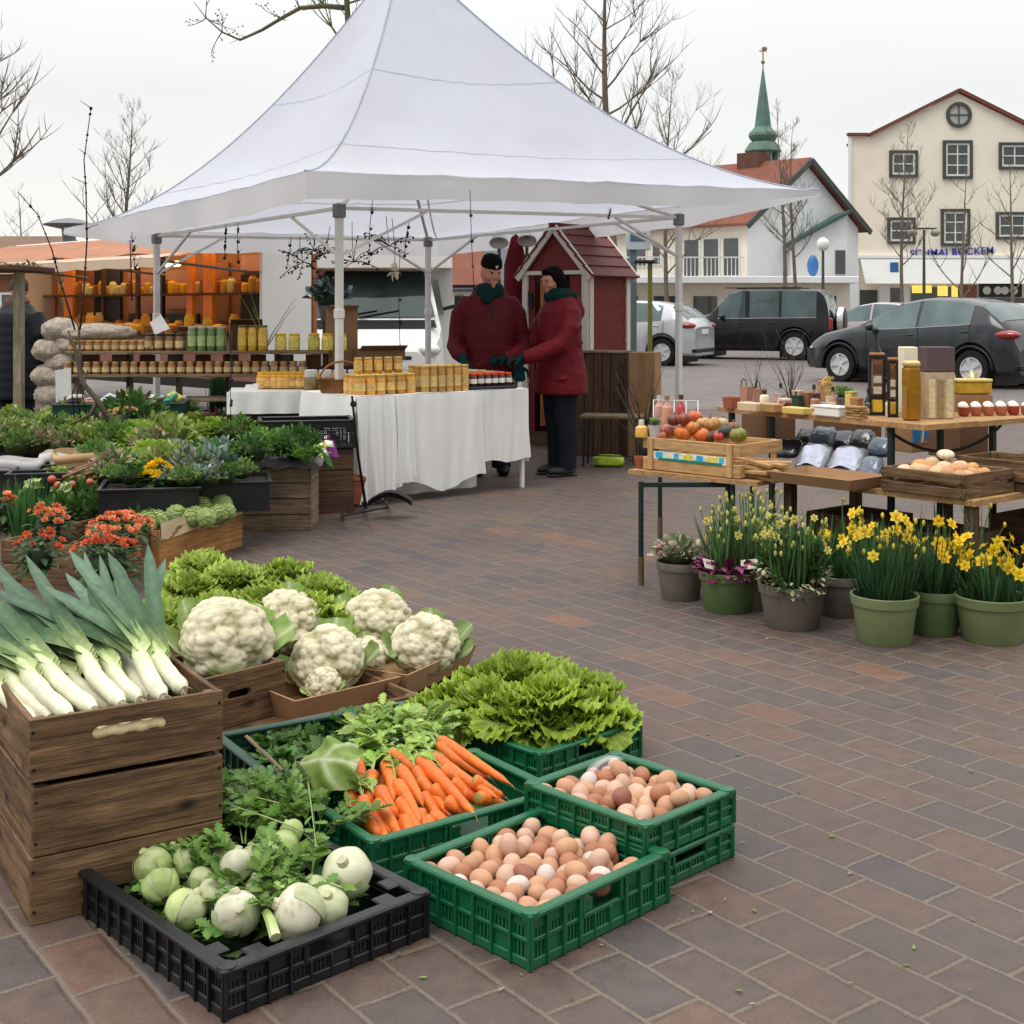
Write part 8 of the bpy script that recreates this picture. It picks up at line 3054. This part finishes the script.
mb.lathe([(0,0),(.07,0),(.085,.12),(.07,.3),(.08,.37),(.07,.37),(.06,.3),(0,.28)],18)
solo('tall_vase',mb,BLACK_P,'black floor vase holding the black twigs by the carton','vase',Vector((tv.x,tv.y,0))+Vector((.02,.05,0)))
twig_thing('twig_bundle','fan of thin grey twigs behind the goods on the upper board',u_(782,405)+Vector((.1,.25,.0)),(0,0,1),.30,.003,1,5,n=11,spread=.55,m=BARK)
twig_thing('twig_bundle','few thin bare twigs behind the gift bags on the upper board',u_(748,402)+Vector((.1,.25,.0)),(-.1,0,1),.26,.003,1,6,n=4,spread=.3,m=BARK)
pg=thing('post_shelter','small plant covered roof on a pale wooden post by the shopper','shelter',Vector(((19-512)/F*11.6,11.6,0)))
mb=MB()
mb.box((0,0,.84),(.078,.078,1.68),bev=.006)
mb.build('post',wood('pale_post_wood',lin(128,118,98),lin(176,166,142),knots=.3),pg)
mb=MB()
mb.box((-.42,.1,1.705),(1.1,.9,.05),bev=.008)
mb.build('roof',WOOD_DARK,pg)
mb=MB()
r=random.Random(6)
for k in range(220):
 p=Vector((-.42+r.uniform(-.52,.5),.1+r.uniform(-.42,.42),1.73))
 c=jit(r.choice([(.12,.13,.05),(.18,.15,.08),(.2,.16,.1)]),.3,r)
 mb.leaf(T(p)@frame((r.uniform(-1,1),r.uniform(-1,1),r.uniform(.1,1))),r.uniform(.05,.1),.03,OVAL,c,curl=-.3)
mb.build('moss_cover',LEAF,pg,True,ang=0)['kind']='stuff'
mb=MB()
mb.tube([(-.9,.4,0),(-.9,.4,1.68)],.04,8)
mb.build('rear_post',WOOD_DARK,pg,True)
ph_=thing('patio_heater','grey mushroom shaped patio heater above the trailer roof','heater',Vector(((69-512)/F*22,22,0)))
mb=MB()
mb.tube([(0,0,.1),(0,0,2.5)],.05,10)
mb.lathe([(.28,0),(.28,.12),(.1,.2)],20)
mb.build('pole',STEEL,ph_,True)
mb=MB()
mb.lathe([(.10,2.45),(.12,2.68),(.40,2.74),(.42,2.76),(.2,2.84),(0,2.87)],24)
mb.build('hood',STEEL,ph_,True)
BRICKR=mat('red_brick_wall',lin(150,96,78),.85,var=.22,vs=2.5,bump=.2,bs=9)
ROOFB=mat('brown_roof_tiles',lin(116,90,72),.8,var=.18,vs=1.4,bump=.4,bs=5)
ROOFR=mat('red_roof_tiles',lin(124,72,56),.8,var=.22,vs=1.0,bump=.5,bs=5)
CREAMW=mat('cream_plaster',lin(242,234,217),.85,spec=.15,var=.05,vs=.5,dirt=(lin(196,184,160),.6,.2))
WHITEW=mat('white_plaster',lin(236,238,238),.85,spec=.15,var=.05,vs=.5,dirt=(lin(176,178,178),.6,.22))
FRAMED=mat('dark_window_frame',lin(70,74,72),.6)
WHITEF=mat('white_window_bar',lin(226,226,220),.5)
PANE=mat('window_pane',lin(66,74,74),.06,spec=.8,var=.35,vs=.7,coat=.4)
COPPER=mat('green_copper',lin(92,122,110),.65,.1,var=.22,vs=.9,dirt=(lin(58,80,72),1.2,.5))
def house(name,label,x0,x1,y,depth,ze,zr,wall,roof,ridge_x=True,rz=0):
 t=thing(name,label,'building',((x0+x1)/2,y,0),rz)
 w_=x1-x0
 mb=MB()
 mb.box((0,depth/2,ze/2),(w_,depth,ze))
 if not ridge_x:
  mb.prism([(-w_/2,ze),(w_/2,ze),(0,zr)],-depth,0,M=UPX)
 mb.build('wall',wall,t)
 mb=MB()
 if ridge_x:
  for s in(-1,1):
   mb.bar((0,depth/2+s*(depth/2+.35),ze-.12),(0,depth/2,zr),.1,w_+.5,up=(1,0,0))
 else:
  for s in(-1,1):
   mb.bar((s*(w_/2+.35),depth/2,ze-.12),(0,depth/2,zr+.05),.1,depth+.5,up=(0,1,0))
 mb.build('roof',roof,t)
 return t
lh=house('brick_house','low brick house with a brown tiled roof beyond the shopper',P(-60,0,42).x,P(50,0,42).x,40,7,2.55,3.7,BRICKR,ROOFB)
lh2=house('brick_house','red brick house partly hidden by the lit trailer',P(48,0,60).x,P(150,0,60).x,56,8,3.0,4.0,BRICKR,ROOFR)
for k,(x,z)in enumerate(((-1.2,1.4),(.4,1.4),(1.3,1.4))):
 mb=MB()
 mb.box((x,-.04,z),(.7,.06,.9))
 f_=mb.build('window',WHITEF,lh)
 mb=MB()
 mb.box((x,-.075,z),(.56,.02,.76))
 mb.build('pane',PANE,f_)
YB=62.0
wbld=thing('gabled_building','cream three storey building with a round gable window and blue shop lettering','building',(P(848,0,YB).x,YB,0))
ox=P(848,0,YB).x
lx=lambda px:P(px,0,YB).x-ox
lz=lambda py:P(0,py,YB).z
prof=[(0,0),(lx(1068),0),(lx(1068),lz(135)),(lx(1048),lz(137)),(lx(958),lz(93)),(lx(868),lz(137)),(lx(866),lz(135)),(0,lz(134))]
mb=MB()
n_=len(prof)
mb.add([(x,0,z)for x,z in prof]+[(x+1.1,4,z)for x,z in prof],[tuple(range(n_)),tuple(reversed(range(n_,2*n_)))]+[(k,n_+k,n_+(k+1)%n_,(k+1)%n_)for k in range(n_)])
mb.build('wall',CREAMW,wbld)
mb=MB()
mb.box((lx(849.5),-.06,lz(220)),(.14,.12,lz(134)-lz(300)))
mb.build('corner_strip',WHITEW,wbld)
for a,b in(((868,137),(958,92.5)),((1048,137),(958,92.3))):
 mb=MB()
 mb.bar((lx(a[0])+.02,1.9,lz(a[1])+.08),(lx(b[0])+.02,1.9,lz(b[1])+.10),.16,4.2,up=(0,1,0))
 mb.build('roof',mat('dark_red_coping',lin(116,70,58),.8,var=.15),wbld)
mb=MB()
mb.box((lx(857),-.05,lz(134.5)),(lx(867)-lx(847),.3,.12))
mb.build('parapet_cap',MATS['dark_red_coping'],wbld)
def sash(x0,x1,y0,y1,nx,ny,parent,xf,zf,yw=0.0,fr=FRAMED,bar=WHITEF):
 a,b,c,d=xf(x0),xf(x1),zf(y1),zf(y0)
 w_,h_,cx,cz_=b-a,d-c,(a+b)/2,(c+d)/2
 f=.13
 mb=MB()
 for s in(-1,1):
  mb.box((cx+s*(w_/2-f/2),yw-.05,cz_),(f,.14,h_))
  mb.box((cx,yw-.048,cz_+s*(h_/2-f/2)),(w_-2*f,.13,f))
 o=mb.build('window',fr,parent)
 mb=MB()
 mb.box((cx,yw-.012,cz_),(w_-2*f,.02,h_-2*f))
 mb.build('pane',PANE,o)
 mb=MB()
 iw,ih=w_-2*f,h_-2*f
 for s in(-1,1):
  mb.box((cx+s*(iw/2-.045),yw-.045,cz_),(.09,.04,ih))
  mb.box((cx,yw-.047,cz_+s*(ih/2-.045)),(iw-.18,.04,.09))
 for i in range(1,nx):
  mb.box((cx-iw/2+iw*i/nx,yw-.043,cz_),(.055,.03,ih-.18))
 for j in range(1,ny):
  mb.box((cx,yw-.0445,cz_-ih/2+ih*j/ny),(iw-.18,.03,.05))
 mb.build('sash_bars',bar,o)
 return o
for(x0,x1,y0,y1,nx,ny)in((889,917.5,150.5,177.5,2,2),(942.5,972,140.5,179,2,3),(998.5,1030,142.5,169.5,2,2),(887,915,217.5,244,2,2),(940.5,969.5,209,246,2,3),(995.5,1028,212,239.5,2,2)):
 sash(x0,x1,y0,y1,nx,ny,wbld,lx,lz)
cxr,czr=lx(958.5),lz(115)
mb=MB(T(cxr,-.01,czr)@rot(rad(90),0,0))
mb.lathe([(.46,0),(.46,.1),(.60,.1),(.60,0)],32)
rw_=mb.build('round_window',FRAMED,wbld)
mb=MB(T(cxr,-.03,czr)@rot(rad(90),0,0))
mb.lathe([(0,0),(.46,0)],32)
mb.build('pane',mat('pale_pane',lin(176,178,170),.2,var=.2),rw_)
mb=MB()
mb.box((cxr,-.06,czr),(.92,.03,.05))
mb.box((cxr,-.061,czr),(.05,.03,.92))
mb.build('sash_bars',FRAMED,rw_)
mb=MB()
mb.box((lx(960),-.12,lz(257)),(lx(1068)-lx(860),.24,.14))
mb.build('fascia',WHITEW,wbld)
mb=MB()
mb.grid(lambda u,v:Vector((lx(859)+(lx(1068)-lx(859))*u,-.2-.95*v,lz(259)-(lz(259)-lz(284))*v)),20,2)
mb.build('awning',mat('white_awning',lin(226,228,226),.7,var=.04,trans=.2),wbld,True)
for(px,h0,h1,w_)in((856,259,306,.25),(884,286,306,.5),(905,285,310,.35)):
 mb=MB()
 mb.box((lx(px),-.06,(lz(h0)+lz(h1))/2),(w_,.12,lz(h0)-lz(h1)))
 mb.build('pilaster',WHITEW,wbld)
for(x0,x1,y0,y1,m_,nm)in((860,877,290,305,FRAMED,'shop_window'),(888,902,288,312,PANE,'shop_door'),(911,976,287,314,PANE,'shop_window'),(980,1062,298,314,PANE,'shop_window')):
 mb=MB()
 mb.box(((lx(x0)+lx(x1))/2,-.03,(lz(y0)+lz(y1))/2),(lx(x1)-lx(x0),.06,lz(y0)-lz(y1)))
 mb.build(nm,m_,wbld)
YLIT=mat('lit_yellow_sign',lin(250,206,96),.5,emit=1.0,var=.08)
for(x0,x1,y0,y1,m_)in((911.5,931,285.5,293,YLIT),(937,947,286,296,YLIT),(951,957,286,297,YLIT),(958,976,285,298,mat('brick_red_sign',lin(150,88,66),.6)),(978.5,1021,283,297,BLACK_P)):
 mb=MB()
 mb.box(((lx(x0)+lx(x1))/2,-.085,(lz(y0)+lz(y1))/2),(lx(x1)-lx(x0),.04,lz(y0)-lz(y1)))
 mb.build('shop_sign',m_,wbld)
for px in(986,997,1004,1013):
 mb=MB(T(lx(px),-.108,lz(290.5))@rot(rad(90),0,0))
 mb.lathe([(0,0),(.19,0),(.19,.01),(0,.012)],14)
 mb.build('sign_emblem',WHITEF,wbld)
BLUEL=mat('blue_letters',lin(34,56,150),.5)
fc_=bpy.data.curves.new('lettering','FONT')
fc_.body='SCHMAI BOCKEM'
fc_.size=.47
fc_.extrude=.03
fc_.offset=.004
fc_.space_character=1.08
fc_.align_x='CENTER'
ft_=bpy.data.objects.new('lettering_curve',fc_)
COL.objects.link(ft_)
me_=bpy.data.meshes.new_from_object(ft_.evaluated_get(bpy.context.evaluated_depsgraph_get()))
bpy.data.objects.remove(ft_)
fo_=bpy.data.objects.new('lettering',me_)
COL.objects.link(fo_)
fo_.parent=wbld
fo_.location=(lx(951.5),-.08,lz(257.5)+.10)
fo_.rotation_euler=(rad(90),rad(-2.2),0)
me_.materials.clear()
me_.materials.append(BLUEL)
for(px,py,w_,h_)in((890,268,.4,.5),):
 mb=MB()
 mb.box((lx(px),-.20 if px>900 else-.7,lz(py)),(w_,.06,h_),bev=.05)
 mb.build('sign_box',mat('blue_sign_box',lin(50,104,160),.5,var=.15,vs=3),wbld,True)
hc_=Vector((P(747,0,55).x,55,0))
fd,gd_=Vector((-.74,.67,0)).normalized(),Vector((.80,.60,0)).normalized()
ch=thing('cream_house','cream house with a red tiled roof and a white gable end toward the square','building',hc_,0)
ze,zp,Lf,Lg=P(0,222,55).z,7.7,13.0,7.2
mb=MB()
c00,c10,c01=Vector((0,0,0)),fd*Lf,gd_*Lg
c11=c10+c01
up=lambda v,z:Vector((v.x,v.y,z))
mb.add([up(c00,0),up(c10,0),up(c10,ze),up(c00,ze)],[(0,3,2,1)])
mb.add([up(c01,0),up(c11,0),up(c11,ze),up(c01,ze)],[(0,1,2,3)])
mb.build('wall',CREAMW,ch)
mb=MB()
mb.add([up(c00,0),up(c01,0),up(c01,ze),up((c00+c01)/2,zp),up(c00,ze)],[(0,1,2,3,4)])
mb.build('gable_wall',WHITEW,ch)
mb=MB()
mb.add([up(c10,0),up(c11,0),up(c11,ze),up((c10+c11)/2,zp),up(c10,ze)],[(4,3,2,1,0)])
mb.build('gable_wall',WHITEW,ch)
for(e0,e1_,sg)in((c00,c10,-1),(c01,c11,1)):
 r0,r1=up((c00+c01)/2,zp+.08),up((c10+c11)/2,zp+.08)
 ov=gd_*(sg*.4)
 a0_,a1_=up(e0+ov-fd*.3,ze-.18),up(e1_+ov+fd*.3,ze-.18)
 r0,r1=r0-fd*.3,r1+fd*.3
 mb=MB()
 th=Vector((0,0,.12))
 mb.add([a0_,a1_,r1,r0,a0_+th,a1_+th,r1+th,r0+th],[(0,1,2,3),(7,6,5,4),(0,4,5,1),(3,2,6,7),(0,3,7,4),(1,5,6,2)])
 mb.build('roof',ROOFR,ch)
 mb=MB()
 mb.bar(a0_+Vector((0,0,-.02))-fd*.06,r0+Vector((0,0,-.02))-fd*.06,.08,.24)
 mb.build('barge_board',FRAMED,ch)
for k,q in enumerate((1.6,3.3,4.6)):
 mb=MB()
 p=c00+fd*q
 s0_=up(p+gd_*1.2,ze+1.2/(Lg/2)*(zp-ze)+.10)
 s1_=up(p+gd_*1.9,ze+1.9/(Lg/2)*(zp-ze)+.10)
 mb.bar(s0_,s1_,.5,.06,up=(0,0,1))
 mb.build('skylight',WHITEF,ch)
mb=MB()
pch=(c00+c01)/2+fd*2.6
mb.box((pch.x,pch.y,zp-.25),(1.15,.8,1.7),rz=math.atan2(fd.y,fd.x))
mb.build('chimney',mat('brown_chimney',lin(98,66,54),.85,var=.2,vs=3),ch)
frz=math.atan2(-fd.y,-fd.x)
def wall_box(q,z,w_,h_,dy,m_,nm,par,th=.06):
 p=c00+fd*q
 nrm=Vector((fd.y,-fd.x,0))
 if nrm.y>0:
  nrm=-nrm
 mb=MB()
 mb.box((p.x+nrm.x*dy,p.y+nrm.y*dy,z),(w_,th,h_),rz=math.atan2(fd.y,fd.x))
 return mb.build(nm,m_,par)
for q,z,w_,h_ in((.75,3.55,.9,1.7),(1.75,3.55,.9,1.7),(2.75,3.55,.9,1.7),(4.6,3.8,.55,1.1),(5.7,3.8,1.2,1.2),(7.2,3.8,.6,1.2),(8.8,3.8,1.2,1.2),(10.6,3.8,1.2,1.2)):
 f_=wall_box(q,z,w_,h_,.02,WHITEF,'window',ch)
 wall_box(q,z,w_-.18,h_-.16,.05,PANE,'pane',f_,.04)
te=thing('terrace_block','low white flat roofed shop block with a balcony rail in front of the cream house','building',(P(742,0,50).x,50,0))
tx0,tx1=P(560,0,50).x-P(742,0,50).x,P(850,0,50).x-P(742,0,50).x
zt_=P(0,284,50).z
mb=MB()
mb.box(((tx0+tx1)/2,1.4,zt_/2),(tx1-tx0,2.8,zt_))
mb.build('wall',CREAMW,te)
mb=MB()
mb.box(((tx0+tx1)/2,.9,zt_+.14),(tx1-tx0+.1,4.0,.26),bev=.02)
mb.build('roof_slab',WHITEW,te)
mb=MB()
for k in range(46):
 x=tx0+(tx1-tx0)*.62*k/45
 mb.box((x,-.85,zt_+.62),(.03,.03,.7))
mb.box((tx0+(tx1-tx0)*.31,-.85,zt_+.98),((tx1-tx0)*.62,.05,.05))
mb.build('railing',WHITEF,te)
for k in range(7):
 mb=MB()
 mb.box((tx0+1.0+k*1.5,-.02,zt_*.55),(.9,.05,zt_*.5))
 mb.build('shop_window',PANE if k%2 else FRAMED,te)
an_=thing('green_roof_annex','small pale annex with a sloping green roof against the gabled building','building',(P(820,0,56).x,56,0))
aw=3.1
z0a,z1a=P(0,246,56).z,P(0,214,56).z
mb=MB()
mb.prism([(-1.25,zt_+.3),(1.15,zt_+.3),(1.15,z1a),(-1.25,z0a)],-2.2,0,M=UPX)
mb.build('wall',WHITEW,an_)
mb=MB()
mb.bar((-1.45,1.0,z0a+.02),(1.25,1.0,z1a+.10),.14,2.7,up=(0,1,0))
mb.build('roof',mat('dark_green_roof',lin(58,84,80),.7,var=.15),an_)
mb=MB()
mb.box((.85,-.03,P(0,262,56).z),(.42,.06,1.0))
mb.build('window',PANE,an_)
mb=MB()
mb.box((0,1.1,(zt_+.28)/2),(2.3,2.0,zt_+.28))
mb.build('base',WHITEW,an_)
YC=95.0
cs=lambda py:P(0,py,YC).z
chx=P(763,0,YC).x
cu=thing('church_tower','church tower with a slender green copper spire beyond the red roof','church',(chx,YC,0))
mb=MB()
mb.box((0,0,cs(166)/2),(2.9,2.9,cs(166)))
mb.build('tower',mat('tower_brick',lin(134,92,72),.85,var=.2,vs=1),cu)
for k in range(8):
 a=6.283*(k+.5)/8
 mb=MB()
 mb.box((.98*math.cos(a),.98*math.sin(a),(cs(166)+cs(152))/2),(.2,.2,cs(152)-cs(166)),rz=a)
 mb.build('lantern_post',COPPER,cu)
mb=MB()
mb.lathe([(.62,cs(166)),(.62,cs(152))],8)
mb.build('lantern_core',FRAMED,cu)
mb=MB()
mb.lathe([(1.22,cs(153)),(1.34,cs(151.5)),(1.30,cs(150)),(.98,cs(143)),(.80,cs(141.5)),(.95,cs(139.5)),(1.06,cs(136)),(1.0,cs(133)),(.78,cs(130)),(.60,cs(127)),(.46,cs(110)),(.28,cs(92)),(.06,cs(70)),(.03,cs(68))],8)
mb.build('spire',COPPER,cu,True,ang=25)
mb=MB()
mb.tube([(0,0,cs(69)),(0,0,cs(47))],.05,6)
mb.ball((0,0,cs(62)),(.15,.15,.15),10,8)
mb.box((0,0,cs(51)),(.55,.06,.08))
mb.ball((.1,0,cs(48.5)),(.22,.05,.15),10,6)
mb.build('weather_vane',mat('gilt_metal',lin(150,130,90),.4,.6),cu,True)
gh=house('grey_roof_house','cream house with a dark grey and red roof seen above the seller',P(436,0,48).x,P(505,0,48).x,46,6,P(0,288,48).z,P(0,238,48).z,CREAMW,mat('grey_roof_tiles',lin(92,96,100),.8,var=.2,vs=1.5))
mb=MB()
mb.bar((-.2,-.36,P(0,278,46).z-.25),(-.2,1.8,P(0,248,46).z+.2),1.4,.02,up=(0,0,1))
mb.build('roof_patch',ROOFR,gh)
ww=house('low_white_house','long low white house closing the square behind the motorhome',P(150,0,66).x,P(560,0,66).x,66,7,3.4,5.0,WHITEW,ROOFB)
for(px,y,py0,lab)in((823,46,250,'white globe street lamp in front of the terrace'),(924,47,230,'twin arm street lamp before the gabled building')):
 c=P(px,py0,y)
 t=thing('street_lamp',lab,'lamp',(c.x,y,0))
 mb=MB()
 mb.tube([(0,0,0),(0,0,c.z)],[.07,.045],8)
 mb.build('post',FRAMED,t,True)
 mb=MB()
 if px<900:
  mb.ball((0,0,c.z+.2),(.22,.22,.24),14,10,lin(236,236,230))
 else:
  mb.box((0,0,c.z+.05),(.9,.06,.06),col=lin(60,60,58))
  for s in(-1,1):
   mb.ball((s*.4,0,c.z-.10),(.18,.18,.14),12,8,lin(150,146,136))
 mb.build('lamp_head',PAINT,t,True)
mb=MB()
mb.ball((0,0,.42),(.22,.2,.42),16,10)
solo('blue_container',mb,MATS['blue_sign_box'],'blue rounded container on the terrace roof','container',Vector((P(814,0,50).x,50.2,zt_+.275)))
def tree(label,px,y,top_py,seed,lean=0,spread=.5,trunk=.12,n=16,base_frac=.25,depth=2,dens=1.0,m=BARK,bud=0,xs=1.0):
 r=random.Random(seed)
 c=Vector(((px-512)/F*y,y,0))
 Ht_=P(0,top_py,y).z
 t=thing('bare_tree',label,'tree',c)
 mb=MB()
 pts,rs=[],[]
 for i in range(12):
  q=i/11
  pts.append(Vector((lean*q*Ht_+.03*Ht_*math.sin(3*q+seed)*q,.02*Ht_*math.sin(5*q+seed*2)*q,Ht_*q)))
  rs.append(max(.006,trunk*.85*(1-q)**.8*(1.25 if i==0 else 1)))
 mb.tube(pts,rs,9)
 mb.build('trunk',m,t,True)
 mb=MB()
 def limb(p,d,L,r_,dep):
  k=5
  q=[p]
  for i in range(k):
   d=(d+Vector((r.uniform(-.16,.16),r.uniform(-.16,.16),r.uniform(.02,.16)))).normalized()
   q.append(q[-1]+d*L/k)
  mn=.0023*y/30
  mb.tube(q,[max(mn,r_*(1-.8*i/k))for i in range(k+1)],5 if r_>.012 else 3,cap=False)
  if dep:
   for j in range(r.randint(4,6)):
    i=r.randint(1,k-1)
    dd=(d*.8+Vector((r.uniform(-1,1),r.uniform(-1,1),r.uniform(-.1,.7)))).normalized()
    limb(q[i],dd,L*r.uniform(.35,.6),r_*.5,dep-1)
  elif bud:
   mb.ball(q[-1],bud,5,4)
   mb.ball(q[2],bud,5,4)
 for k in range(int(n*dens)):
  q=base_frac+(1-base_frac)*(k+r.random())/(n*dens)
  i=min(10,int(q*11))
  p=pts[i].lerp(pts[i+1],q*11-i)
  a=k*2.4+r.uniform(-.4,.4)
  el=r.uniform(.5,1.1)
  d=Vector((math.cos(a)*xs,math.sin(a),el)).normalized()
  limb(p,d,spread*Ht_*(1.05-q)*r.uniform(.7,1.2)+.05*Ht_,trunk*.32*(1-q)+.007,depth)
 mb.build('crown',m,t,True,ang=0)
 return t
BARK2=mat('brown_bark',lin(112,100,86),.9,var=.3,vs=8,bump=.5,bs=30)
tree('tall bare tree rising behind the tent roof toward the hut',616,30,-75,3,lean=-.01,trunk=.17,n=26,spread=.34,base_frac=.36,depth=2,m=BARK2)
tree('thin bare tree low behind the tent slope next to the tall one',668,48,72,4,trunk=.12,n=20,spread=.38,depth=2,m=BARK2)
tree('bare tree behind the patio heater over the trailer',124,42,108,5,trunk=.13,n=26,spread=.34,base_frac=.3,depth=2,m=BARK2)
tree('bare tree at the outer edge beyond the post shelter',-44,26,-20,6,trunk=.2,n=22,spread=.44,base_frac=.42,depth=2,m=BARK2,xs=1.5)
mt_=tree('bare tree with a mossy trunk right behind the tent peak',346,21,-120,7,trunk=.16,n=10,spread=.36,base_frac=.62,depth=2,m=mat('mossy_bark',lin(92,90,62),.9,var=.3,vs=6,bump=.5,bs=20),xs=1.6)
tree('slender bare tree beside the white gable end, the one toward the tent',783,40,112,8,trunk=.10,n=16,spread=.22,base_frac=.4,depth=2,m=BARK2,lean=.01)
tree('slender bare tree beside the white gable end, the one toward the annex',797,41,128,9,trunk=.09,n=14,spread=.22,base_frac=.4,depth=2,m=BARK2,lean=-.008)
tree('bare young tree before the upper windows of the gabled building',903,46,132,10,trunk=.10,n=20,spread=.30,base_frac=.36,depth=2,m=BARK2,lean=.01)
tree('young tree with crossing bare branches behind the grey hatchback',962,33,168,11,trunk=.07,n=12,spread=.40,base_frac=.3,depth=1,m=BARK2)
tree('thin bare tree at the photo edge behind the grey hatchback',1016,36,158,12,trunk=.08,n=13,spread=.40,base_frac=.3,depth=1,m=BARK2,lean=-.06)
tree('small distant bare tree above the brown roof',20,60,190,13,trunk=.1,n=14,spread=.36,depth=1,m=BARK2)
r=random.Random(14)
mb=MB()
bp=[P(*q,21)-mt_.location for q in((346,8),(325,6),(300,8),(282,18),(262,30),(240,40),(222,32),(206,18),(194,2))]
mb.tube(bp,[.05,.042,.036,.03,.026,.02,.015,.01,.005],6)
for k in range(16):
 i=r.randint(1,7)
 twig(mb,bp[i],(r.uniform(-1,.4),r.uniform(-.6,.6),r.uniform(-.7,1)),r.uniform(.25,.7),.010,1,r,.014)
mb.build('bough',MATS['mossy_bark'],mt_,True,ang=0)
for(pp,lab,sd)in((((80,330,9.2),(84,290,9.2),(87,240,9.2),(86,190,9.2),(84,160,9.2),(88,130,9.2),(91,108,9.2)),'tall thin twig with dark buds rising above the trailer awning',1),(((75,330,9.6),(60,280,9.6),(52,250,9.6),(38,215,9.6),(18,192,9.6)),'thin leaning twig with buds in front of the brown roof',2),(((132,300,10),(130,240,10)),'short dark stem hanging near the tent valance',3)):
 mb=MB()
 pts=[P(*p)for p in pp]
 mb.tube(pts,[.007*(1-.7*i/len(pts))for i in range(len(pts))],5)
 r=random.Random(sd)
 for i in range(len(pts)-1):
  for k in range(3):
   q=pts[i].lerp(pts[i+1],r.random())
   mb.ball(q,r.uniform(.006,.013),7,5)
   if k==0:
    mb.tube([q,q+Vector((r.uniform(-.10,.10),0,r.uniform(.03,.10)))],[.003,.0015],4)
 solo('budding_twig',mb,BARKD,lab,'twig',ang=0)
def hang(label,px,y,py0,py1,kind,seed,group=None):
 r=random.Random(seed)
 a,b=P(px,py0,y),P(px+r.uniform(-6,6),py1,y)
 t=thing('hanging_ornament',label,'ornament',a,0,group)
 mb=MB()
 pts=[Vector((0,0,0)),(b-a)*.5+Vector((r.uniform(-.015,.015),0,0)),b-a]
 mb.tube(pts,.0026,4)
 if kind!='beads':
  mb.build('cord',BLACKM,t,True)
  mb=MB()
 if kind=='spray':
  for k in range(9):
   d=Vector((r.uniform(-1,1),r.uniform(-.5,.5),r.uniform(-.6,.5))).normalized()
   p=b-a
   e=p+d*r.uniform(.10,.22)
   mb.tube([p,(p+e)/2+Vector((0,0,.02)),e],.003,4)
   for q in range(4):
    f=p.lerp(e,.4+.2*q)
    mb.ball(f+Vector((r.uniform(-.012,.012),0,r.uniform(-.012,.012))),r.uniform(.005,.010),6,5)
 elif kind=='beads':
  for k in range(4):
   p=(b-a)*(.25+.25*k)
   mb.ball(p,r.uniform(.008,.015),8,6)
   mb.leaf(T(p)@frame((r.uniform(-1,1),0,.5)),.05,.02,OVAL,(.02,.02,.02),curl=.2)
   mb.leaf(T(p)@frame((r.uniform(-1,1),0,.6)),.045,.02,OVAL,(.02,.02,.02),curl=.2)
 elif kind=='white':
  p=b-a
  for k in range(16):
   d=Vector((r.uniform(-1,1),r.uniform(-1,1),r.uniform(-1,1))).normalized()
   mb.leaf(T(p)@frame(d),r.uniform(.05,.09),.045,OVAL,lin(226,222,206),curl=-.3,fold=.3)
 mb.build('pendant',BLACKM if kind!='white' else LEAF,t,True,ang=0)
 return t
HG=[(373,9.7,196,262,'beads','beaded black cord hanging near the tent pole with a leaf pair high up'),(386,9.9,216,246,'spray','black bud spray hanging inside the canopy beside the tent pole'),(392,10.2,218,272,'white','white paper flower hanging before the motorhome'),(410,10.3,218,256,'beads','short beaded cord between the paper flower and the rear pole'),(470,9.4,190,292,'beads','longest beaded cord, hanging over the seller'),(300,10.1,236,262,'spray','black bud spray hanging over the white box body'),(312,10.4,232,250,'spray','small black bud spray just beside the pole'),(330,10.0,226,254,'spray','black bud spray right behind the front pole'),(291,10.6,238,268,'beads','short beaded cord at the motorhome mirror'),(238,10.3,222,262,'beads','beaded cord hanging before the lit trailer'),(226,10.3,225,258,'beads','thin beaded cord over the orange counter'),(352,10.2,222,262,'spray','wide black bud spray in the middle of the canopy'),(611,10.6,208,218,'beads','tiny black bead hanging from the valance over the hut roof'),(232,9.5,330,430,'beads','dark thin stem with buds standing before the white table'),(132,9.9,232,268,'beads','beaded cord hanging at the outer valance'),(400,10.0,250,350,'beads','long thin cord hanging before the motorhome bonnet')]
for i,(px,y,a_,b_,k,lab)in enumerate(HG):
 hang(lab,px,y,a_,b_,k,700+i)
fpz=thing('flower_pillar','narrow wooden pillar with a bucket on top by the tent pole','pillar',P(329,395,11.6)-Vector((0,0,P(329,395,11.6).z)))
mb=MB()
mb.box((0,0,.62),(.10,.10,1.24),bev=.006)
mb.build('post',WOOD_DARK,fpz)
mb=MB()
mb.lathe([(.07,1.242),(.10,1.38),(.095,1.38),(.06,1.26),(0,1.26)],16)
mb.build('bucket',STEEL,fpz,True)
solo('flower_bouquet',fluffy(81,.17,.26,150,(.05,.09,.06),.07,'bushy',(.26,.36,.42)),LEAF,'blue grey and dark leaf bouquet in the bucket on the pillar','bouquet',fpz.location+Vector((0,0,1.33)),ang=0)
blooms('flower_bouquet','dusky pink blooms above the blue grey bouquet','bouquet',fpz.location+Vector((-.03,0,1.58)),.12,14,[lin(150,90,96),lin(120,60,66)],.05,82,leaves=True)
twig_thing('willow_stems','thin green willow stems standing behind the yellow candle jars',P(265,350,11.3),(.1,0,1),.55,.006,0,44,m=mat('green_stem',lin(120,136,70),.7),n=5,spread=.45)
